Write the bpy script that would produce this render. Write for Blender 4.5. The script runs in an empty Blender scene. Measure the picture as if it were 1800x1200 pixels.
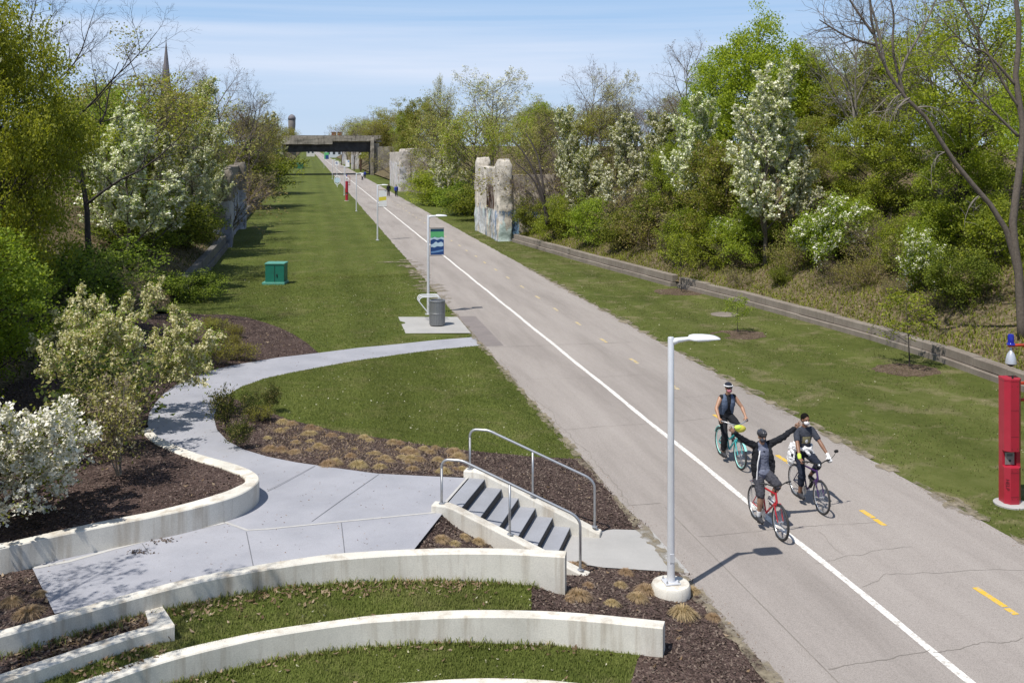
import bpy, bmesh, math, random
import numpy as np
from mathutils import Vector, Matrix, Quaternion
from mathutils.geometry import delaunay_2d_cdt
from mathutils.bvhtree import BVHTree

# ------------------------------------------------------------------ scene, camera, light
SC = bpy.context.scene
COL = SC.collection
H = 7.5                      # eye height on the overpass
FPX = 1750.0                 # focal length in photo pixels (35 mm on a 36 mm wide frame)
U0, V0 = 900.0, 256.0        # optical axis column, horizon row
TH = math.radians(11.6)      # camera yaw to the right of the trail
CT, ST = math.cos(TH), math.sin(TH)

cam_d = bpy.data.cameras.new('camera')
cam_d.lens = 35.0
cam_d.sensor_width = 36.0
cam_d.shift_y = -344.0 / 1800.0
cam_d.clip_start = 0.1
cam_d.clip_end = 6000.0
cam = bpy.data.objects.new('camera', cam_d)
cam.location = (0, 0, H)
cam.rotation_euler = (math.radians(90), 0, -TH)
COL.objects.link(cam)
SC.camera = cam

SUN_EL = math.radians(62)
SUN_AZ = math.atan2(-0.80, -0.60)          # towards the sun: behind and left of the camera
world = bpy.data.worlds.new('World')
SC.world = world
world.use_nodes = True
wn, wl = world.node_tree.nodes, world.node_tree.links
bg = wn['Background']
sky = wn.new('ShaderNodeTexSky')
sky.sky_type = 'NISHITA'
sky.sun_disc = False
sky.sun_elevation = SUN_EL
sky.sun_rotation = SUN_AZ
sky.air_density = 1.0
sky.dust_density = 0.6
sky.ozone_density = 2.0
tc = wn.new('ShaderNodeTexCoord')
sep = wn.new('ShaderNodeSeparateXYZ')
wl.new(tc.outputs['Generated'], sep.inputs[0])
# thin streaky high cloud: project the view direction on a flat layer, stretch it sideways
zm = wn.new('ShaderNodeMath'); zm.operation = 'MAXIMUM'; zm.inputs[1].default_value = 0.012
wl.new(sep.outputs['Z'], zm.inputs[0])
cmb = wn.new('ShaderNodeCombineXYZ')
ax = wn.new('ShaderNodeMath'); ax.operation = 'MULTIPLY'; ax.inputs[1].default_value = 1.1
wl.new(sep.outputs['X'], ax.inputs[0]); wl.new(ax.outputs[0], cmb.inputs[0])
az = wn.new('ShaderNodeMath'); az.operation = 'MULTIPLY'; az.inputs[1].default_value = 26.0
wl.new(zm.outputs[0], az.inputs[0]); wl.new(az.outputs[0], cmb.inputs[1])
n1 = wn.new('ShaderNodeTexNoise'); n1.inputs['Scale'].default_value = 0.7
n1.inputs['Detail'].default_value = 7.0; n1.inputs['Roughness'].default_value = 0.56; n1.inputs['Distortion'].default_value = 0.3
wl.new(cmb.outputs[0], n1.inputs['Vector'])
cr = wn.new('ShaderNodeValToRGB')
cr.color_ramp.elements[0].position = 0.36; cr.color_ramp.elements[0].color = (0, 0, 0, 1)
cr.color_ramp.elements[1].position = 0.66; cr.color_ramp.elements[1].color = (1, 1, 1, 1)
wl.new(n1.outputs['Fac'], cr.inputs[0])
cm = wn.new('ShaderNodeMath'); cm.operation = 'MULTIPLY'; cm.inputs[1].default_value = 1.0
wl.new(cr.outputs[0], cm.inputs[0])
# low sky: clear blue deepening upwards (the sky model alone goes dull near the horizon)
lowr = wn.new('ShaderNodeValToRGB')
for e, (pp, c) in zip(lowr.color_ramp.elements, ((0.0, (0.60, 0.745, 0.945)), (0.15, (0.31, 0.55, 0.90)))):
    e.position = pp; e.color = (c[0], c[1], c[2], 1)
wl.new(sep.outputs['Z'], lowr.inputs[0])
lows = wn.new('ShaderNodeVectorMath'); lows.operation = 'SCALE'; lows.inputs['Scale'].default_value = 8.9
wl.new(lowr.outputs[0], lows.inputs[0])
lf = wn.new('ShaderNodeMapRange'); lf.inputs['From Min'].default_value = 0.12; lf.inputs['From Max'].default_value = 0.45
lf.inputs['To Min'].default_value = 0.9; lf.inputs['To Max'].default_value = 0.0
wl.new(sep.outputs['Z'], lf.inputs['Value'])
mix0 = wn.new('ShaderNodeMix'); mix0.data_type = 'RGBA'
wl.new(lf.outputs[0], mix0.inputs['Factor']); wl.new(sky.outputs[0], mix0.inputs[6]); wl.new(lows.outputs[0], mix0.inputs[7])
cf = wn.new('ShaderNodeMapRange'); cf.inputs['From Min'].default_value = 0.03; cf.inputs['From Max'].default_value = 0.075
wl.new(sep.outputs['Z'], cf.inputs['Value'])
cm2 = wn.new('ShaderNodeMath'); cm2.operation = 'MULTIPLY'
cfh = wn.new('ShaderNodeMapRange'); cfh.inputs['From Min'].default_value = 0.112; cfh.inputs['From Max'].default_value = 0.152
cfh.inputs['To Min'].default_value = 1.0; cfh.inputs['To Max'].default_value = 0.2
wl.new(sep.outputs['Z'], cfh.inputs['Value'])
cm3 = wn.new('ShaderNodeMath'); cm3.operation = 'MULTIPLY'
wl.new(cf.outputs[0], cm3.inputs[0]); wl.new(cfh.outputs[0], cm3.inputs[1])
wl.new(cm.outputs[0], cm2.inputs[0]); wl.new(cm3.outputs[0], cm2.inputs[1])
mixs = wn.new('ShaderNodeMix'); mixs.data_type = 'RGBA'
wl.new(cm2.outputs[0], mixs.inputs['Factor'])
wl.new(mix0.outputs[2], mixs.inputs[6])
mixs.inputs[7].default_value = (6.8, 7.5, 8.9, 1)
wl.new(mixs.outputs[2], bg.inputs['Color'])
bg.inputs['Strength'].default_value = 0.095

sun_d = bpy.data.lights.new('sun', 'SUN')
sun_d.energy = 4.3
sun_d.angle = math.radians(0.5)
sun_d.color = (1.0, 0.955, 0.88)
sun = bpy.data.objects.new('sun', sun_d)
SDIR = Vector((math.sin(SUN_AZ) * math.cos(SUN_EL), math.cos(SUN_AZ) * math.cos(SUN_EL), math.sin(SUN_EL)))
sun.rotation_euler = SDIR.to_track_quat('Z', 'Y').to_euler()
sun.location = (0, 0, 60)
COL.objects.link(sun)

SC.view_settings.view_transform = 'Standard'
SC.view_settings.look = 'None'
SC.view_settings.exposure = 0.23
SC.view_settings.gamma = 1.0
SC.view_settings.use_curve_mapping = False
SC.cycles.max_bounces = 6
SC.cycles.transparent_max_bounces = 8

# ------------------------------------------------------------------ helpers
def W(u, v, z=0.0):
    """world point at height z seen at photo pixel (u, v)"""
    d = FPX * (H - z) / (v - V0)
    r = (u - U0) * d / FPX
    return Vector((r * CT + d * ST, -r * ST + d * CT, z))

def WD(u, d, z=0.0):
    """world point at depth d and height z in photo column u"""
    r = (u - U0) * d / FPX
    return Vector((r * CT + d * ST, -r * ST + d * CT, z))

def depth(p):
    return p[0] * ST + p[1] * CT

def tag(o, label=None, cat=None, group=None, kind=None):
    if label: o['label'] = label
    if cat: o['category'] = cat
    if group: o['group'] = group
    if kind: o['kind'] = kind
    return o

def empty(name, loc=(0, 0, 0), rz=0.0):
    o = bpy.data.objects.new(name, None)
    o.location = loc
    o.rotation_euler = (0, 0, rz)
    o.empty_display_size = 0.3
    COL.objects.link(o)
    return o

def thing(name, label, cat, loc=(0, 0, 0), rz=0.0, group=None):
    return tag(empty(name, loc, rz), label, cat, group)

def children(o):
    return [c for c in COL.objects if c.parent == o]

def copy_tree(o, parent=None):
    c = o.copy()
    COL.objects.link(c)
    c.parent = parent
    for ch in list(o.children):
        copy_tree(ch, c)
    return c

class MB:
    """collects shapes; build() links them as ONE mesh object"""
    def __init__(self):
        self.v = []; self.f = []; self.mi = []; self.m = 0
    def add(self, vs, fs):
        b = len(self.v)
        self.v.extend([tuple(p) for p in vs])
        self.f.extend([tuple(i + b for i in f) for f in fs])
        self.mi.extend([self.m] * len(fs))
        return self
    def box(self, c, s, rot=None, bev=0.0):
        hx, hy, hz = s[0] / 2, s[1] / 2, s[2] / 2
        if bev <= 0:
            vs = [Vector((x, y, z)) for x in (-hx, hx) for y in (-hy, hy) for z in (-hz, hz)]
            fs = [(0, 1, 3, 2), (4, 6, 7, 5), (0, 4, 5, 1), (2, 3, 7, 6), (0, 2, 6, 4), (1, 5, 7, 3)]
        else:
            bm = bmesh.new()
            bmesh.ops.create_cube(bm, size=1.0)
            for v in bm.verts:
                v.co = Vector((v.co.x * s[0], v.co.y * s[1], v.co.z * s[2]))
            bmesh.ops.bevel(bm, geom=list(bm.edges), offset=bev, segments=2, profile=0.5, affect='EDGES')
            bm.verts.index_update()
            vs = [v.co.copy() for v in bm.verts]
            fs = [[v.index for v in f.verts] for f in bm.faces]
            bm.free()
        M = rot if rot is not None else Matrix.Identity(3)
        c = Vector(c)
        return self.add([M @ v + c for v in vs], fs)
    def tube(self, pts, r, n=8, caps=True, flat=None):
        pts = [Vector(p) for p in pts]
        k = len(pts)
        rs = list(r) if hasattr(r, '__len__') else [r] * k
        vs = []; fs = []
        ref = None
        for i, p in enumerate(pts):
            if i == 0: t = pts[1] - p
            elif i == k - 1: t = p - pts[i - 1]
            else: t = (pts[i + 1] - p).normalized() + (p - pts[i - 1]).normalized()
            if t.length < 1e-9: t = Vector((0, 0, 1))
            t.normalize()
            if ref is None:
                ref = Vector((0, 0, 1)) if abs(t.z) < 0.9 else Vector((1, 0, 0))
            a = t.cross(ref)
            if a.length < 1e-6:
                a = t.cross(Vector((0, 1, 0)))
            a.normalize(); b = a.cross(t).normalized()
            ref = b
            for j in range(n):
                an = 2 * math.pi * j / n
                vs.append(p + (a * math.cos(an) + b * math.sin(an)) * rs[i])
        for i in range(k - 1):
            for j in range(n):
                j2 = (j + 1) % n
                fs.append((i * n + j, i * n + j2, (i + 1) * n + j2, (i + 1) * n + j))
        if caps:
            fs.append(tuple(range(n - 1, -1, -1)))
            fs.append(tuple((k - 1) * n + j for j in range(n)))
        return self.add(vs, fs)
    def lathe(self, prof, c=(0, 0, 0), n=20, rot=None):
        """prof: list of (radius, z)"""
        vs = []; fs = []
        c = Vector(c); M = rot if rot is not None else Matrix.Identity(3)
        for r, z in prof:
            for j in range(n):
                a = 2 * math.pi * j / n
                vs.append(M @ Vector((r * math.cos(a), r * math.sin(a), z)) + c)
        for i in range(len(prof) - 1):
            for j in range(n):
                j2 = (j + 1) % n
                fs.append((i * n + j, i * n + j2, (i + 1) * n + j2, (i + 1) * n + j))
        fs.append(tuple(range(n - 1, -1, -1)))
        fs.append(tuple((len(prof) - 1) * n + j for j in range(n)))
        return self.add(vs, fs)
    def ell(self, c, r, n=12, m=8, rot=None):
        prof = []
        vs = []; fs = []
        c = Vector(c); M = rot if rot is not None else Matrix.Identity(3)
        for i in range(1, m):
            ph = -math.pi / 2 + math.pi * i / m
            for j in range(n):
                a = 2 * math.pi * j / n
                vs.append(M @ Vector((r[0] * math.cos(ph) * math.cos(a), r[1] * math.cos(ph) * math.sin(a), r[2] * math.sin(ph))) + c)
        b = len(vs)
        vs.append(M @ Vector((0, 0, -r[2])) + c); vs.append(M @ Vector((0, 0, r[2])) + c)
        for i in range(m - 2):
            for j in range(n):
                j2 = (j + 1) % n
                fs.append((i * n + j, i * n + j2, (i + 1) * n + j2, (i + 1) * n + j))
        for j in range(n):
            j2 = (j + 1) % n
            fs.append((b, j2, j)); fs.append((b + 1, (m - 2) * n + j, (m - 2) * n + j2))
        return self.add(vs, fs)
    def prism(self, poly, z0, z1):
        """vertical prism on a 2-D polygon (counter-clockwise); z0, z1 numbers or lists"""
        k = len(poly)
        za = list(z0) if hasattr(z0, '__len__') else [z0] * k
        zb = list(z1) if hasattr(z1, '__len__') else [z1] * k
        vs = [(p[0], p[1], za[i]) for i, p in enumerate(poly)] + [(p[0], p[1], zb[i]) for i, p in enumerate(poly)]
        fs = [tuple(range(k - 1, -1, -1)), tuple(range(k, 2 * k))]
        for i in range(k):
            j = (i + 1) % k
            fs.append((i, j, k + j, k + i))
        return self.add(vs, fs)
    def build(self, name, mats, parent=None, smooth=False, loc=None, auto=None):
        me = bpy.data.meshes.new(name)
        me.from_pydata(self.v, [], self.f)
        if not isinstance(mats, (list, tuple)): mats = [mats]
        for m in mats: me.materials.append(m)
        if len(mats) > 1:
            me.polygons.foreach_set('material_index', self.mi)
        if smooth:
            me.polygons.foreach_set('use_smooth', [True] * len(me.polygons))
            if auto:
                me.set_sharp_from_angle(angle=math.radians(auto))
        me.update()
        o = bpy.data.objects.new(name, me)
        COL.objects.link(o)
        if parent is not None: o.parent = parent
        if loc is not None: o.location = loc
        return o

def np_mesh(name, V, Fq, mats, mi=None, parent=None, smooth=False):
    """fast mesh from numpy: V (n,3), Fq (m,3|4)"""
    me = bpy.data.meshes.new(name)
    V = np.asarray(V, dtype=np.float32); Fq = np.asarray(Fq, dtype=np.int32)
    m, k = Fq.shape
    me.vertices.add(len(V)); me.vertices.foreach_set('co', V.ravel())
    me.loops.add(m * k); me.loops.foreach_set('vertex_index', Fq.ravel())
    me.polygons.add(m)
    me.polygons.foreach_set('loop_start', np.arange(0, m * k, k, dtype=np.int32))
    me.polygons.foreach_set('loop_total', np.full(m, k, dtype=np.int32))
    if not isinstance(mats, (list, tuple)): mats = [mats]
    for mm in mats: me.materials.append(mm)
    if mi is not None: me.polygons.foreach_set('material_index', np.asarray(mi, dtype=np.int32))
    if smooth: me.polygons.foreach_set('use_smooth', np.ones(m, dtype=bool))
    me.update(calc_edges=True)
    me.validate()
    o = bpy.data.objects.new(name, me)
    COL.objects.link(o)
    if parent is not None: o.parent = parent
    return o

# ------------------------------------------------------------------ materials
def base_mat(name):
    m = bpy.data.materials.new(name)
    m.use_nodes = True
    nt = m.node_tree
    return m, nt.nodes, nt.links, nt.nodes['Principled BSDF']

def ramp(n, stops):
    r = n.new('ShaderNodeValToRGB')
    els = r.color_ramp.elements
    while len(els) < len(stops): els.new(0.5)
    for e, (p, c) in zip(els, stops):
        e.position = p; e.color = (c[0], c[1], c[2], 1)
    return r

def noise(n, l, vec, scale, detail=4.0, rough=0.55, dist=0.0):
    t = n.new('ShaderNodeTexNoise')
    t.inputs['Scale'].default_value = scale
    t.inputs['Detail'].default_value = detail
    t.inputs['Roughness'].default_value = rough
    t.inputs['Distortion'].default_value = dist
    l.new(vec, t.inputs['Vector'])
    return t

def mixc(n, l, fac, a, b, mode='MIX'):
    x = n.new('ShaderNodeMix'); x.data_type = 'RGBA'; x.blend_type = mode
    for s, val in (('Factor', fac), (6, a), (7, b)):
        if hasattr(val, 'is_linked') or hasattr(val, 'links'): l.new(val, x.inputs[s])
        elif s == 'Factor': x.inputs[s].default_value = val
        else: x.inputs[s].default_value = (val[0], val[1], val[2], 1)
    return x.outputs[2]

def mth(n, l, op, a, b=None, clamp=False):
    x = n.new('ShaderNodeMath'); x.operation = op; x.use_clamp = clamp
    for i, val in enumerate((a, b)):
        if val is None: continue
        if hasattr(val, 'links'): l.new(val, x.inputs[i])
        else: x.inputs[i].default_value = val
    return x.outputs[0]

def coords(n, l, scale=(1, 1, 1), kind='Object', loc=(0, 0, 0)):
    t = n.new('ShaderNodeTexCoord'); mp = n.new('ShaderNodeMapping')
    mp.inputs['Scale'].default_value = scale
    mp.inputs['Location'].default_value = loc
    l.new(t.outputs[kind], mp.inputs['Vector'])
    return mp.outputs[0]

def bump(n, l, p, h, strength=0.3, dist=0.02):
    b = n.new('ShaderNodeBump')
    b.inputs['Strength'].default_value = strength; b.inputs['Distance'].default_value = dist
    l.new(h, b.inputs['Height']); l.new(b.outputs[0], p.inputs['Normal'])

def pmat(name, c1, c2=None, scale=6.0, rough=0.6, metal=0.0, bmp=0.0, detail=5.0, spec=0.5, coat=0.0):
    """simple procedural: two colours mixed by noise, roughness broken up, bump"""
    m, n, l, p = base_mat(name)
    c2 = c2 or tuple(x * 0.82 for x in c1)
    vec = coords(n, l)
    t = noise(n, l, vec, scale, detail, 0.6)
    r = ramp(n, [(0.3, c1), (0.72, c2)])
    l.new(t.outputs['Fac'], r.inputs[0]); l.new(r.outputs[0], p.inputs['Base Color'])
    rr = mth(n, l, 'MULTIPLY_ADD', t.outputs['Fac'], 0.25)
    l.new(rr, p.inputs['Roughness'])
    p.inputs['Roughness'].links[0].from_node.inputs[2].default_value = max(rough - 0.12, 0.02)
    p.inputs['Metallic'].default_value = metal
    p.inputs['Specular IOR Level'].default_value = spec
    p.inputs['Coat Weight'].default_value = coat
    if bmp:
        t2 = noise(n, l, vec, scale * 6, 4, 0.6)
        bump(n, l, p, t2.outputs['Fac'], bmp, 0.01)
    return m

def concrete_mat(name, c, dark, streak=0.5, scale=1.0, grain=70.0, stain=(0.30, 0.22, 0.13), stain_amt=0.35, bmp=0.25):
    """cast concrete: clouding, fine grain, vertical weather streaks, brown stains"""
    m, n, l, p = base_mat(name)
    v = coords(n, l)
    big = noise(n, l, v, 0.9 * scale, 6, 0.6)
    r1 = ramp(n, [(0.30, dark), (0.62, c)])
    l.new(big.outputs['Fac'], r1.inputs[0])
    vs = coords(n, l, (3.0 * scale, 3.0 * scale, 0.25))
    st = noise(n, l, vs, 1.3, 5, 0.6)
    rs = ramp(n, [(0.50, (0, 0, 0)), (0.72, (1, 1, 1))])
    l.new(st.outputs['Fac'], rs.inputs[0])
    k = mth(n, l, 'MULTIPLY', rs.outputs[0], stain_amt * streak)
    c3 = mixc(n, l, k, r1.outputs[0], stain)
    g = noise(n, l, v, grain, 3, 0.7)
    rg = ramp(n, [(0.35, (0.86, 0.86, 0.86)), (0.65, (1.06, 1.06, 1.06))])
    l.new(g.outputs['Fac'], rg.inputs[0])
    c4 = mixc(n, l, 1.0, c3, rg.outputs[0], 'MULTIPLY')
    l.new(c4, p.inputs['Base Color'])
    p.inputs['Roughness'].default_value = 0.85
    p.inputs['Specular IOR Level'].default_value = 0.25
    mix = mth(n, l, 'MULTIPLY_ADD', g.outputs['Fac'], 0.5)
    l.new(big.outputs['Fac'], mix.node.inputs[2])
    bump(n, l, p, mix, bmp, 0.01)
    return m

def leaf_mat(name, c_dark, c_mid, c_light, trans=0.52, tint=None):
    """per-leaf colour (random per island), lit through from behind"""
    m, n, l, p = base_mat(name)
    g = n.new('ShaderNodeNewGeometry')
    oi = n.new('ShaderNodeObjectInfo')
    r = ramp(n, [(0.0, c_dark), (0.5, c_mid), (1.0, c_light)])
    l.new(g.outputs['Random Per Island'], r.inputs[0])
    hs = n.new('ShaderNodeHueSaturation')
    l.new(r.outputs[0], hs.inputs['Color'])
    hv = mth(n, l, 'MULTIPLY_ADD', oi.outputs['Random'], 0.035); hv.node.inputs[2].default_value = 0.4825
    l.new(hv, hs.inputs['Hue'])
    vv = mth(n, l, 'MULTIPLY_ADD', oi.outputs['Random'], 0.30); vv.node.inputs[2].default_value = 0.85
    l.new(vv, hs.inputs['Value'])
    l.new(hs.outputs[0], p.inputs['Base Color'])
    p.inputs['Roughness'].default_value = 0.6
    p.inputs['Specular IOR Level'].default_value = 0.25
    tr = n.new('ShaderNodeBsdfTranslucent')
    t2 = mixc(n, l, 1.0, hs.outputs[0], (1.25, 1.25, 0.6), 'MULTIPLY')
    l.new(t2, tr.inputs['Color'])
    ms = n.new('ShaderNodeMixShader'); ms.inputs[0].default_value = trans
    l.new(p.outputs[0], ms.inputs[1]); l.new(tr.outputs[0], ms.inputs[2])
    l.new(ms.outputs[0], n['Material Output'].inputs['Surface'])
    return m

def mow(n, l, col):
    # faint wheel and mower bands along the lawn
    v = coords(n, l); sx = n.new('ShaderNodeSeparateXYZ'); l.new(v, sx.inputs[0])
    w = noise(n, l, v, 0.12, 2, 0.5)
    x = mth(n, l, 'MULTIPLY_ADD', w.outputs['Fac'], 1.6); l.new(sx.outputs['X'], x.node.inputs[2])
    s1 = mth(n, l, 'SINE', mth(n, l, 'MULTIPLY', x, 3.6))
    s2 = mth(n, l, 'SINE', mth(n, l, 'MULTIPLY', x, 1.37))
    s = mth(n, l, 'MULTIPLY', mth(n, l, 'ADD', s1, s2), 0.055)
    hs = n.new('ShaderNodeHueSaturation'); l.new(col, hs.inputs['Color'])
    l.new(mth(n, l, 'ADD', s, 1.0), hs.inputs['Value'])
    return hs.outputs[0]

def turf_mat(name, c_dark, c_mid, c_light, dry, dry_amt, trans=0.3, seed=0.0):
    m, n, l, p = base_mat(name)
    g = n.new('ShaderNodeNewGeometry')
    r = ramp(n, [(0.0, c_dark), (0.55, c_mid), (1.0, c_light)])
    v = coords(n, l, loc=(seed, seed * 0.7, 0))
    a = noise(n, l, v, 0.45, 5, 0.65)
    k0 = mth(n, l, 'MULTIPLY', g.outputs['Random Per Island'], 0.55)
    k1 = mth(n, l, 'MULTIPLY_ADD', a.outputs['Fac'], 0.9); l.new(k0, k1.node.inputs[2])
    k2 = mth(n, l, 'SUBTRACT', k1, 0.22)
    l.new(k2, r.inputs[0])
    dn = noise(n, l, v, 0.7, 7, 0.72, 0.4)
    rd = ramp(n, [(0.50, (0, 0, 0)), (0.70, (1, 1, 1))]); l.new(dn.outputs['Fac'], rd.inputs[0])
    dk = mth(n, l, 'MULTIPLY', rd.outputs[0], dry_amt)
    col = mow(n, l, mixc(n, l, dk, r.outputs[0], dry))
    l.new(col, p.inputs['Base Color'])
    p.inputs['Roughness'].default_value = 0.75
    p.inputs['Specular IOR Level'].default_value = 0.15
    tr = n.new('ShaderNodeBsdfTranslucent'); l.new(col, tr.inputs['Color'])
    ms = n.new('ShaderNodeMixShader'); ms.inputs[0].default_value = trans
    l.new(p.outputs[0], ms.inputs[1]); l.new(tr.outputs[0], ms.inputs[2])
    l.new(ms.outputs[0], n['Material Output'].inputs['Surface'])
    return m

def grass_mat(name, dark, mid, light, dry, dry_amt=0.5, seed=0.0):
    m, n, l, p = base_mat(name)
    v = coords(n, l, loc=(seed, seed * 0.7, 0))
    a = noise(n, l, v, 0.22, 5, 0.6)
    b = noise(n, l, v, 2.6, 6, 0.65)
    c = noise(n, l, v, 38.0, 3, 0.75)
    s = mth(n, l, 'MULTIPLY', a.outputs['Fac'], 0.5)
    s2 = mth(n, l, 'MULTIPLY_ADD', b.outputs['Fac'], 0.35); l.new(s, s2.node.inputs[2])
    s3 = mth(n, l, 'MULTIPLY_ADD', c.outputs['Fac'], 0.35); l.new(s2, s3.node.inputs[2])
    r = ramp(n, [(0.42, dark), (0.60, mid), (0.78, light)])
    l.new(s3, r.inputs[0])
    dn = noise(n, l, v, 0.7, 7, 0.72, 0.4)
    rd = ramp(n, [(0.52, (0, 0, 0)), (0.72, (1, 1, 1))])
    l.new(dn.outputs['Fac'], rd.inputs[0])
    dk = mth(n, l, 'MULTIPLY', rd.outputs[0], dry_amt)
    col = mow(n, l, mixc(n, l, dk, r.outputs[0], dry))
    l.new(col, p.inputs['Base Color'])
    p.inputs['Roughness'].default_value = 0.9
    p.inputs['Specular IOR Level'].default_value = 0.1
    bump(n, l, p, c.outputs['Fac'], 0.7, 0.05)
    return m

def mulch_mat(name, cols, scale=26.0):
    m, n, l, p = base_mat(name)
    v = coords(n, l)
    vo = n.new('ShaderNodeTexVoronoi'); vo.inputs['Scale'].default_value = scale
    l.new(v, vo.inputs['Vector'])
    sp = n.new('ShaderNodeSeparateColor'); l.new(vo.outputs['Color'], sp.inputs[0])
    a = noise(n, l, v, 1.1, 6, 0.65)
    r = ramp(n, cols)
    s = mth(n, l, 'MULTIPLY_ADD', a.outputs['Fac'], 0.55)
    k = mth(n, l, 'MULTIPLY', sp.outputs[0], 0.45); l.new(k, s.node.inputs[2])
    l.new(s, r.inputs[0]); l.new(r.outputs[0], p.inputs['Base Color'])
    p.inputs['Roughness'].default_value = 0.95
    p.inputs['Specular IOR Level'].default_value = 0.1
    bump(n, l, p, vo.outputs['Distance'], 0.9, 0.04)
    return m

M = {}
M['grass'] = grass_mat('lawn grass', (0.052, 0.072, 0.014), (0.090, 0.112, 0.024), (0.135, 0.150, 0.042), (0.195, 0.165, 0.082), 0.5)
M['grass_dry'] = grass_mat('worn lawn grass', (0.050, 0.068, 0.014), (0.092, 0.110, 0.026), (0.140, 0.148, 0.050), (0.235, 0.195, 0.115), 0.85, 7.3)
M['bank'] = mulch_mat('leaf littered bank soil', [(0.25, (0.060, 0.055, 0.022)), (0.45, (0.120, 0.092, 0.056)), (0.60, (0.185, 0.145, 0.095)), (0.78, (0.085, 0.095, 0.030))], 9.0)
M['mulch'] = mulch_mat('brown bark mulch', [(0.25, (0.030, 0.021, 0.018)), (0.5, (0.082, 0.056, 0.049)), (0.72, (0.130, 0.092, 0.080)), (0.9, (0.23, 0.18, 0.145))])
M['ring'] = mulch_mat('pale brown mulch', [(0.25, (0.060, 0.042, 0.030)), (0.5, (0.125, 0.090, 0.066)), (0.72, (0.19, 0.14, 0.105)), (0.9, (0.28, 0.22, 0.17))])
M['wall'] = concrete_mat('cast concrete', (0.75, 0.715, 0.64), (0.57, 0.545, 0.485), 1.0, 1.0, 60.0, (0.33, 0.26, 0.18), 0.72)
M['plaza'] = concrete_mat('blue grey concrete paving', (0.378, 0.38, 0.415), (0.305, 0.31, 0.345), 0.35, 0.8, 90.0, (0.26, 0.255, 0.27), 0.5, 0.15)
M['pad'] = concrete_mat('pale concrete slab', (0.42, 0.41, 0.395), (0.36, 0.352, 0.34), 0.0, 1.0, 80.0, stain_amt=0.0, bmp=0.15)
M['oldcon'] = concrete_mat('weathered concrete', (0.40, 0.355, 0.295), (0.24, 0.205, 0.165), 1.0, 1.3, 14.0, (0.13, 0.10, 0.075), 0.85, 0.8)
M['bridgecon'] = concrete_mat('bridge concrete', (0.34, 0.305, 0.25), (0.20, 0.175, 0.14), 1.0, 0.5, 6.0, (0.09, 0.075, 0.06), 0.9, 0.6)
M['curb'] = concrete_mat('aged kerb concrete', (0.27, 0.235, 0.20), (0.19, 0.16, 0.135), 0.6, 1.0, 30.0, (0.12, 0.10, 0.08), 0.6, 0.5)
M['steel'] = pmat('brushed galvanised steel', (0.52, 0.53, 0.55), (0.42, 0.43, 0.45), 9.0, 0.42, 0.75)
M['galv'] = pmat('painted aluminium pole', (0.68, 0.69, 0.72), (0.60, 0.61, 0.64), 5.0, 0.36, 0.2)
M['whitepaint'] = pmat('white lamp paint', (0.80, 0.81, 0.82), (0.72, 0.73, 0.75), 5.0, 0.35)
M['red'] = pmat('red tower paint', (0.42, 0.018, 0.042), (0.34, 0.015, 0.034), 3.0, 0.42, 0.0, coat=0.2)
M['black'] = pmat('black rubber', (0.018, 0.018, 0.02), (0.03, 0.03, 0.03), 20, 0.6)
M['dark'] = pmat('dark void', (0.012, 0.012, 0.013), (0.02, 0.02, 0.02), 4, 0.9)
M['bark'] = pmat('brown grey bark', (0.165, 0.135, 0.11), (0.09, 0.072, 0.058), 14, 0.9, 0, 0.8)
M['bark_dark'] = pmat('dark bark', (0.060, 0.048, 0.042), (0.030, 0.024, 0.022), 14, 0.9, 0, 0.8)
M['bark_pale'] = pmat('pale grey bark', (0.26, 0.23, 0.195), (0.15, 0.13, 0.11), 12, 0.9, 0, 0.6)
M['bark_red'] = pmat('reddish twig bark', (0.23, 0.175, 0.15), (0.15, 0.112, 0.095), 12, 0.9)
# ------------------------------------------------------------------ the setting: ground, trail, banks
def struct(o):
    o['kind'] = 'structure'
    return o

TL, TR, TW, TY = 6.42, 13.2, 9.08, 11.13      # trail: left edge, right edge, white line, yellow dashes (world X)

def trail_mat():
    m, n, l, p = base_mat('trail paving')
    v = coords(n, l)
    vl = coords(n, l, (1.0, 0.10, 1.0))
    a = noise(n, l, vl, 0.9, 7, 0.66)
    r = ramp(n, [(0.30, (0.252, 0.226, 0.207)), (0.52, (0.318, 0.287, 0.265)), (0.75, (0.365, 0.332, 0.307))])
    l.new(a.outputs['Fac'], r.inputs[0])
    g = noise(n, l, v, 75.0, 3, 0.8)
    rg = ramp(n, [(0.34, (0.66, 0.65, 0.64)), (0.5, (1.0, 1.0, 1.0)), (0.68, (1.22, 1.21, 1.2))])
    l.new(g.outputs['Fac'], rg.inputs[0])
    c = mixc(n, l, 1.0, r.outputs[0], rg.outputs[0], 'MULTIPLY')
    s = noise(n, l, v, 0.9, 7, 0.7, 0.6)
    rs = ramp(n, [(0.62, (0, 0, 0)), (0.80, (1, 1, 1))])
    l.new(s.outputs['Fac'], rs.inputs[0])
    k = mth(n, l, 'MULTIPLY', rs.outputs[0], 0.42)
    c2 = mixc(n, l, k, c, (0.21, 0.18, 0.163))
    l.new(c2, p.inputs['Base Color'])
    p.inputs['Roughness'].default_value = 0.92
    p.inputs['Specular IOR Level'].default_value = 0.2
    bump(n, l, p, g.outputs['Fac'], 0.35, 0.006)
    return m
M['trail'] = trail_mat()
M['trail_dark'] = concrete_mat('darker asphalt patch', (0.245, 0.215, 0.205), (0.20, 0.178, 0.17), 0.0, 1.2, 75.0, stain_amt=0.0, bmp=0.3)

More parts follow.
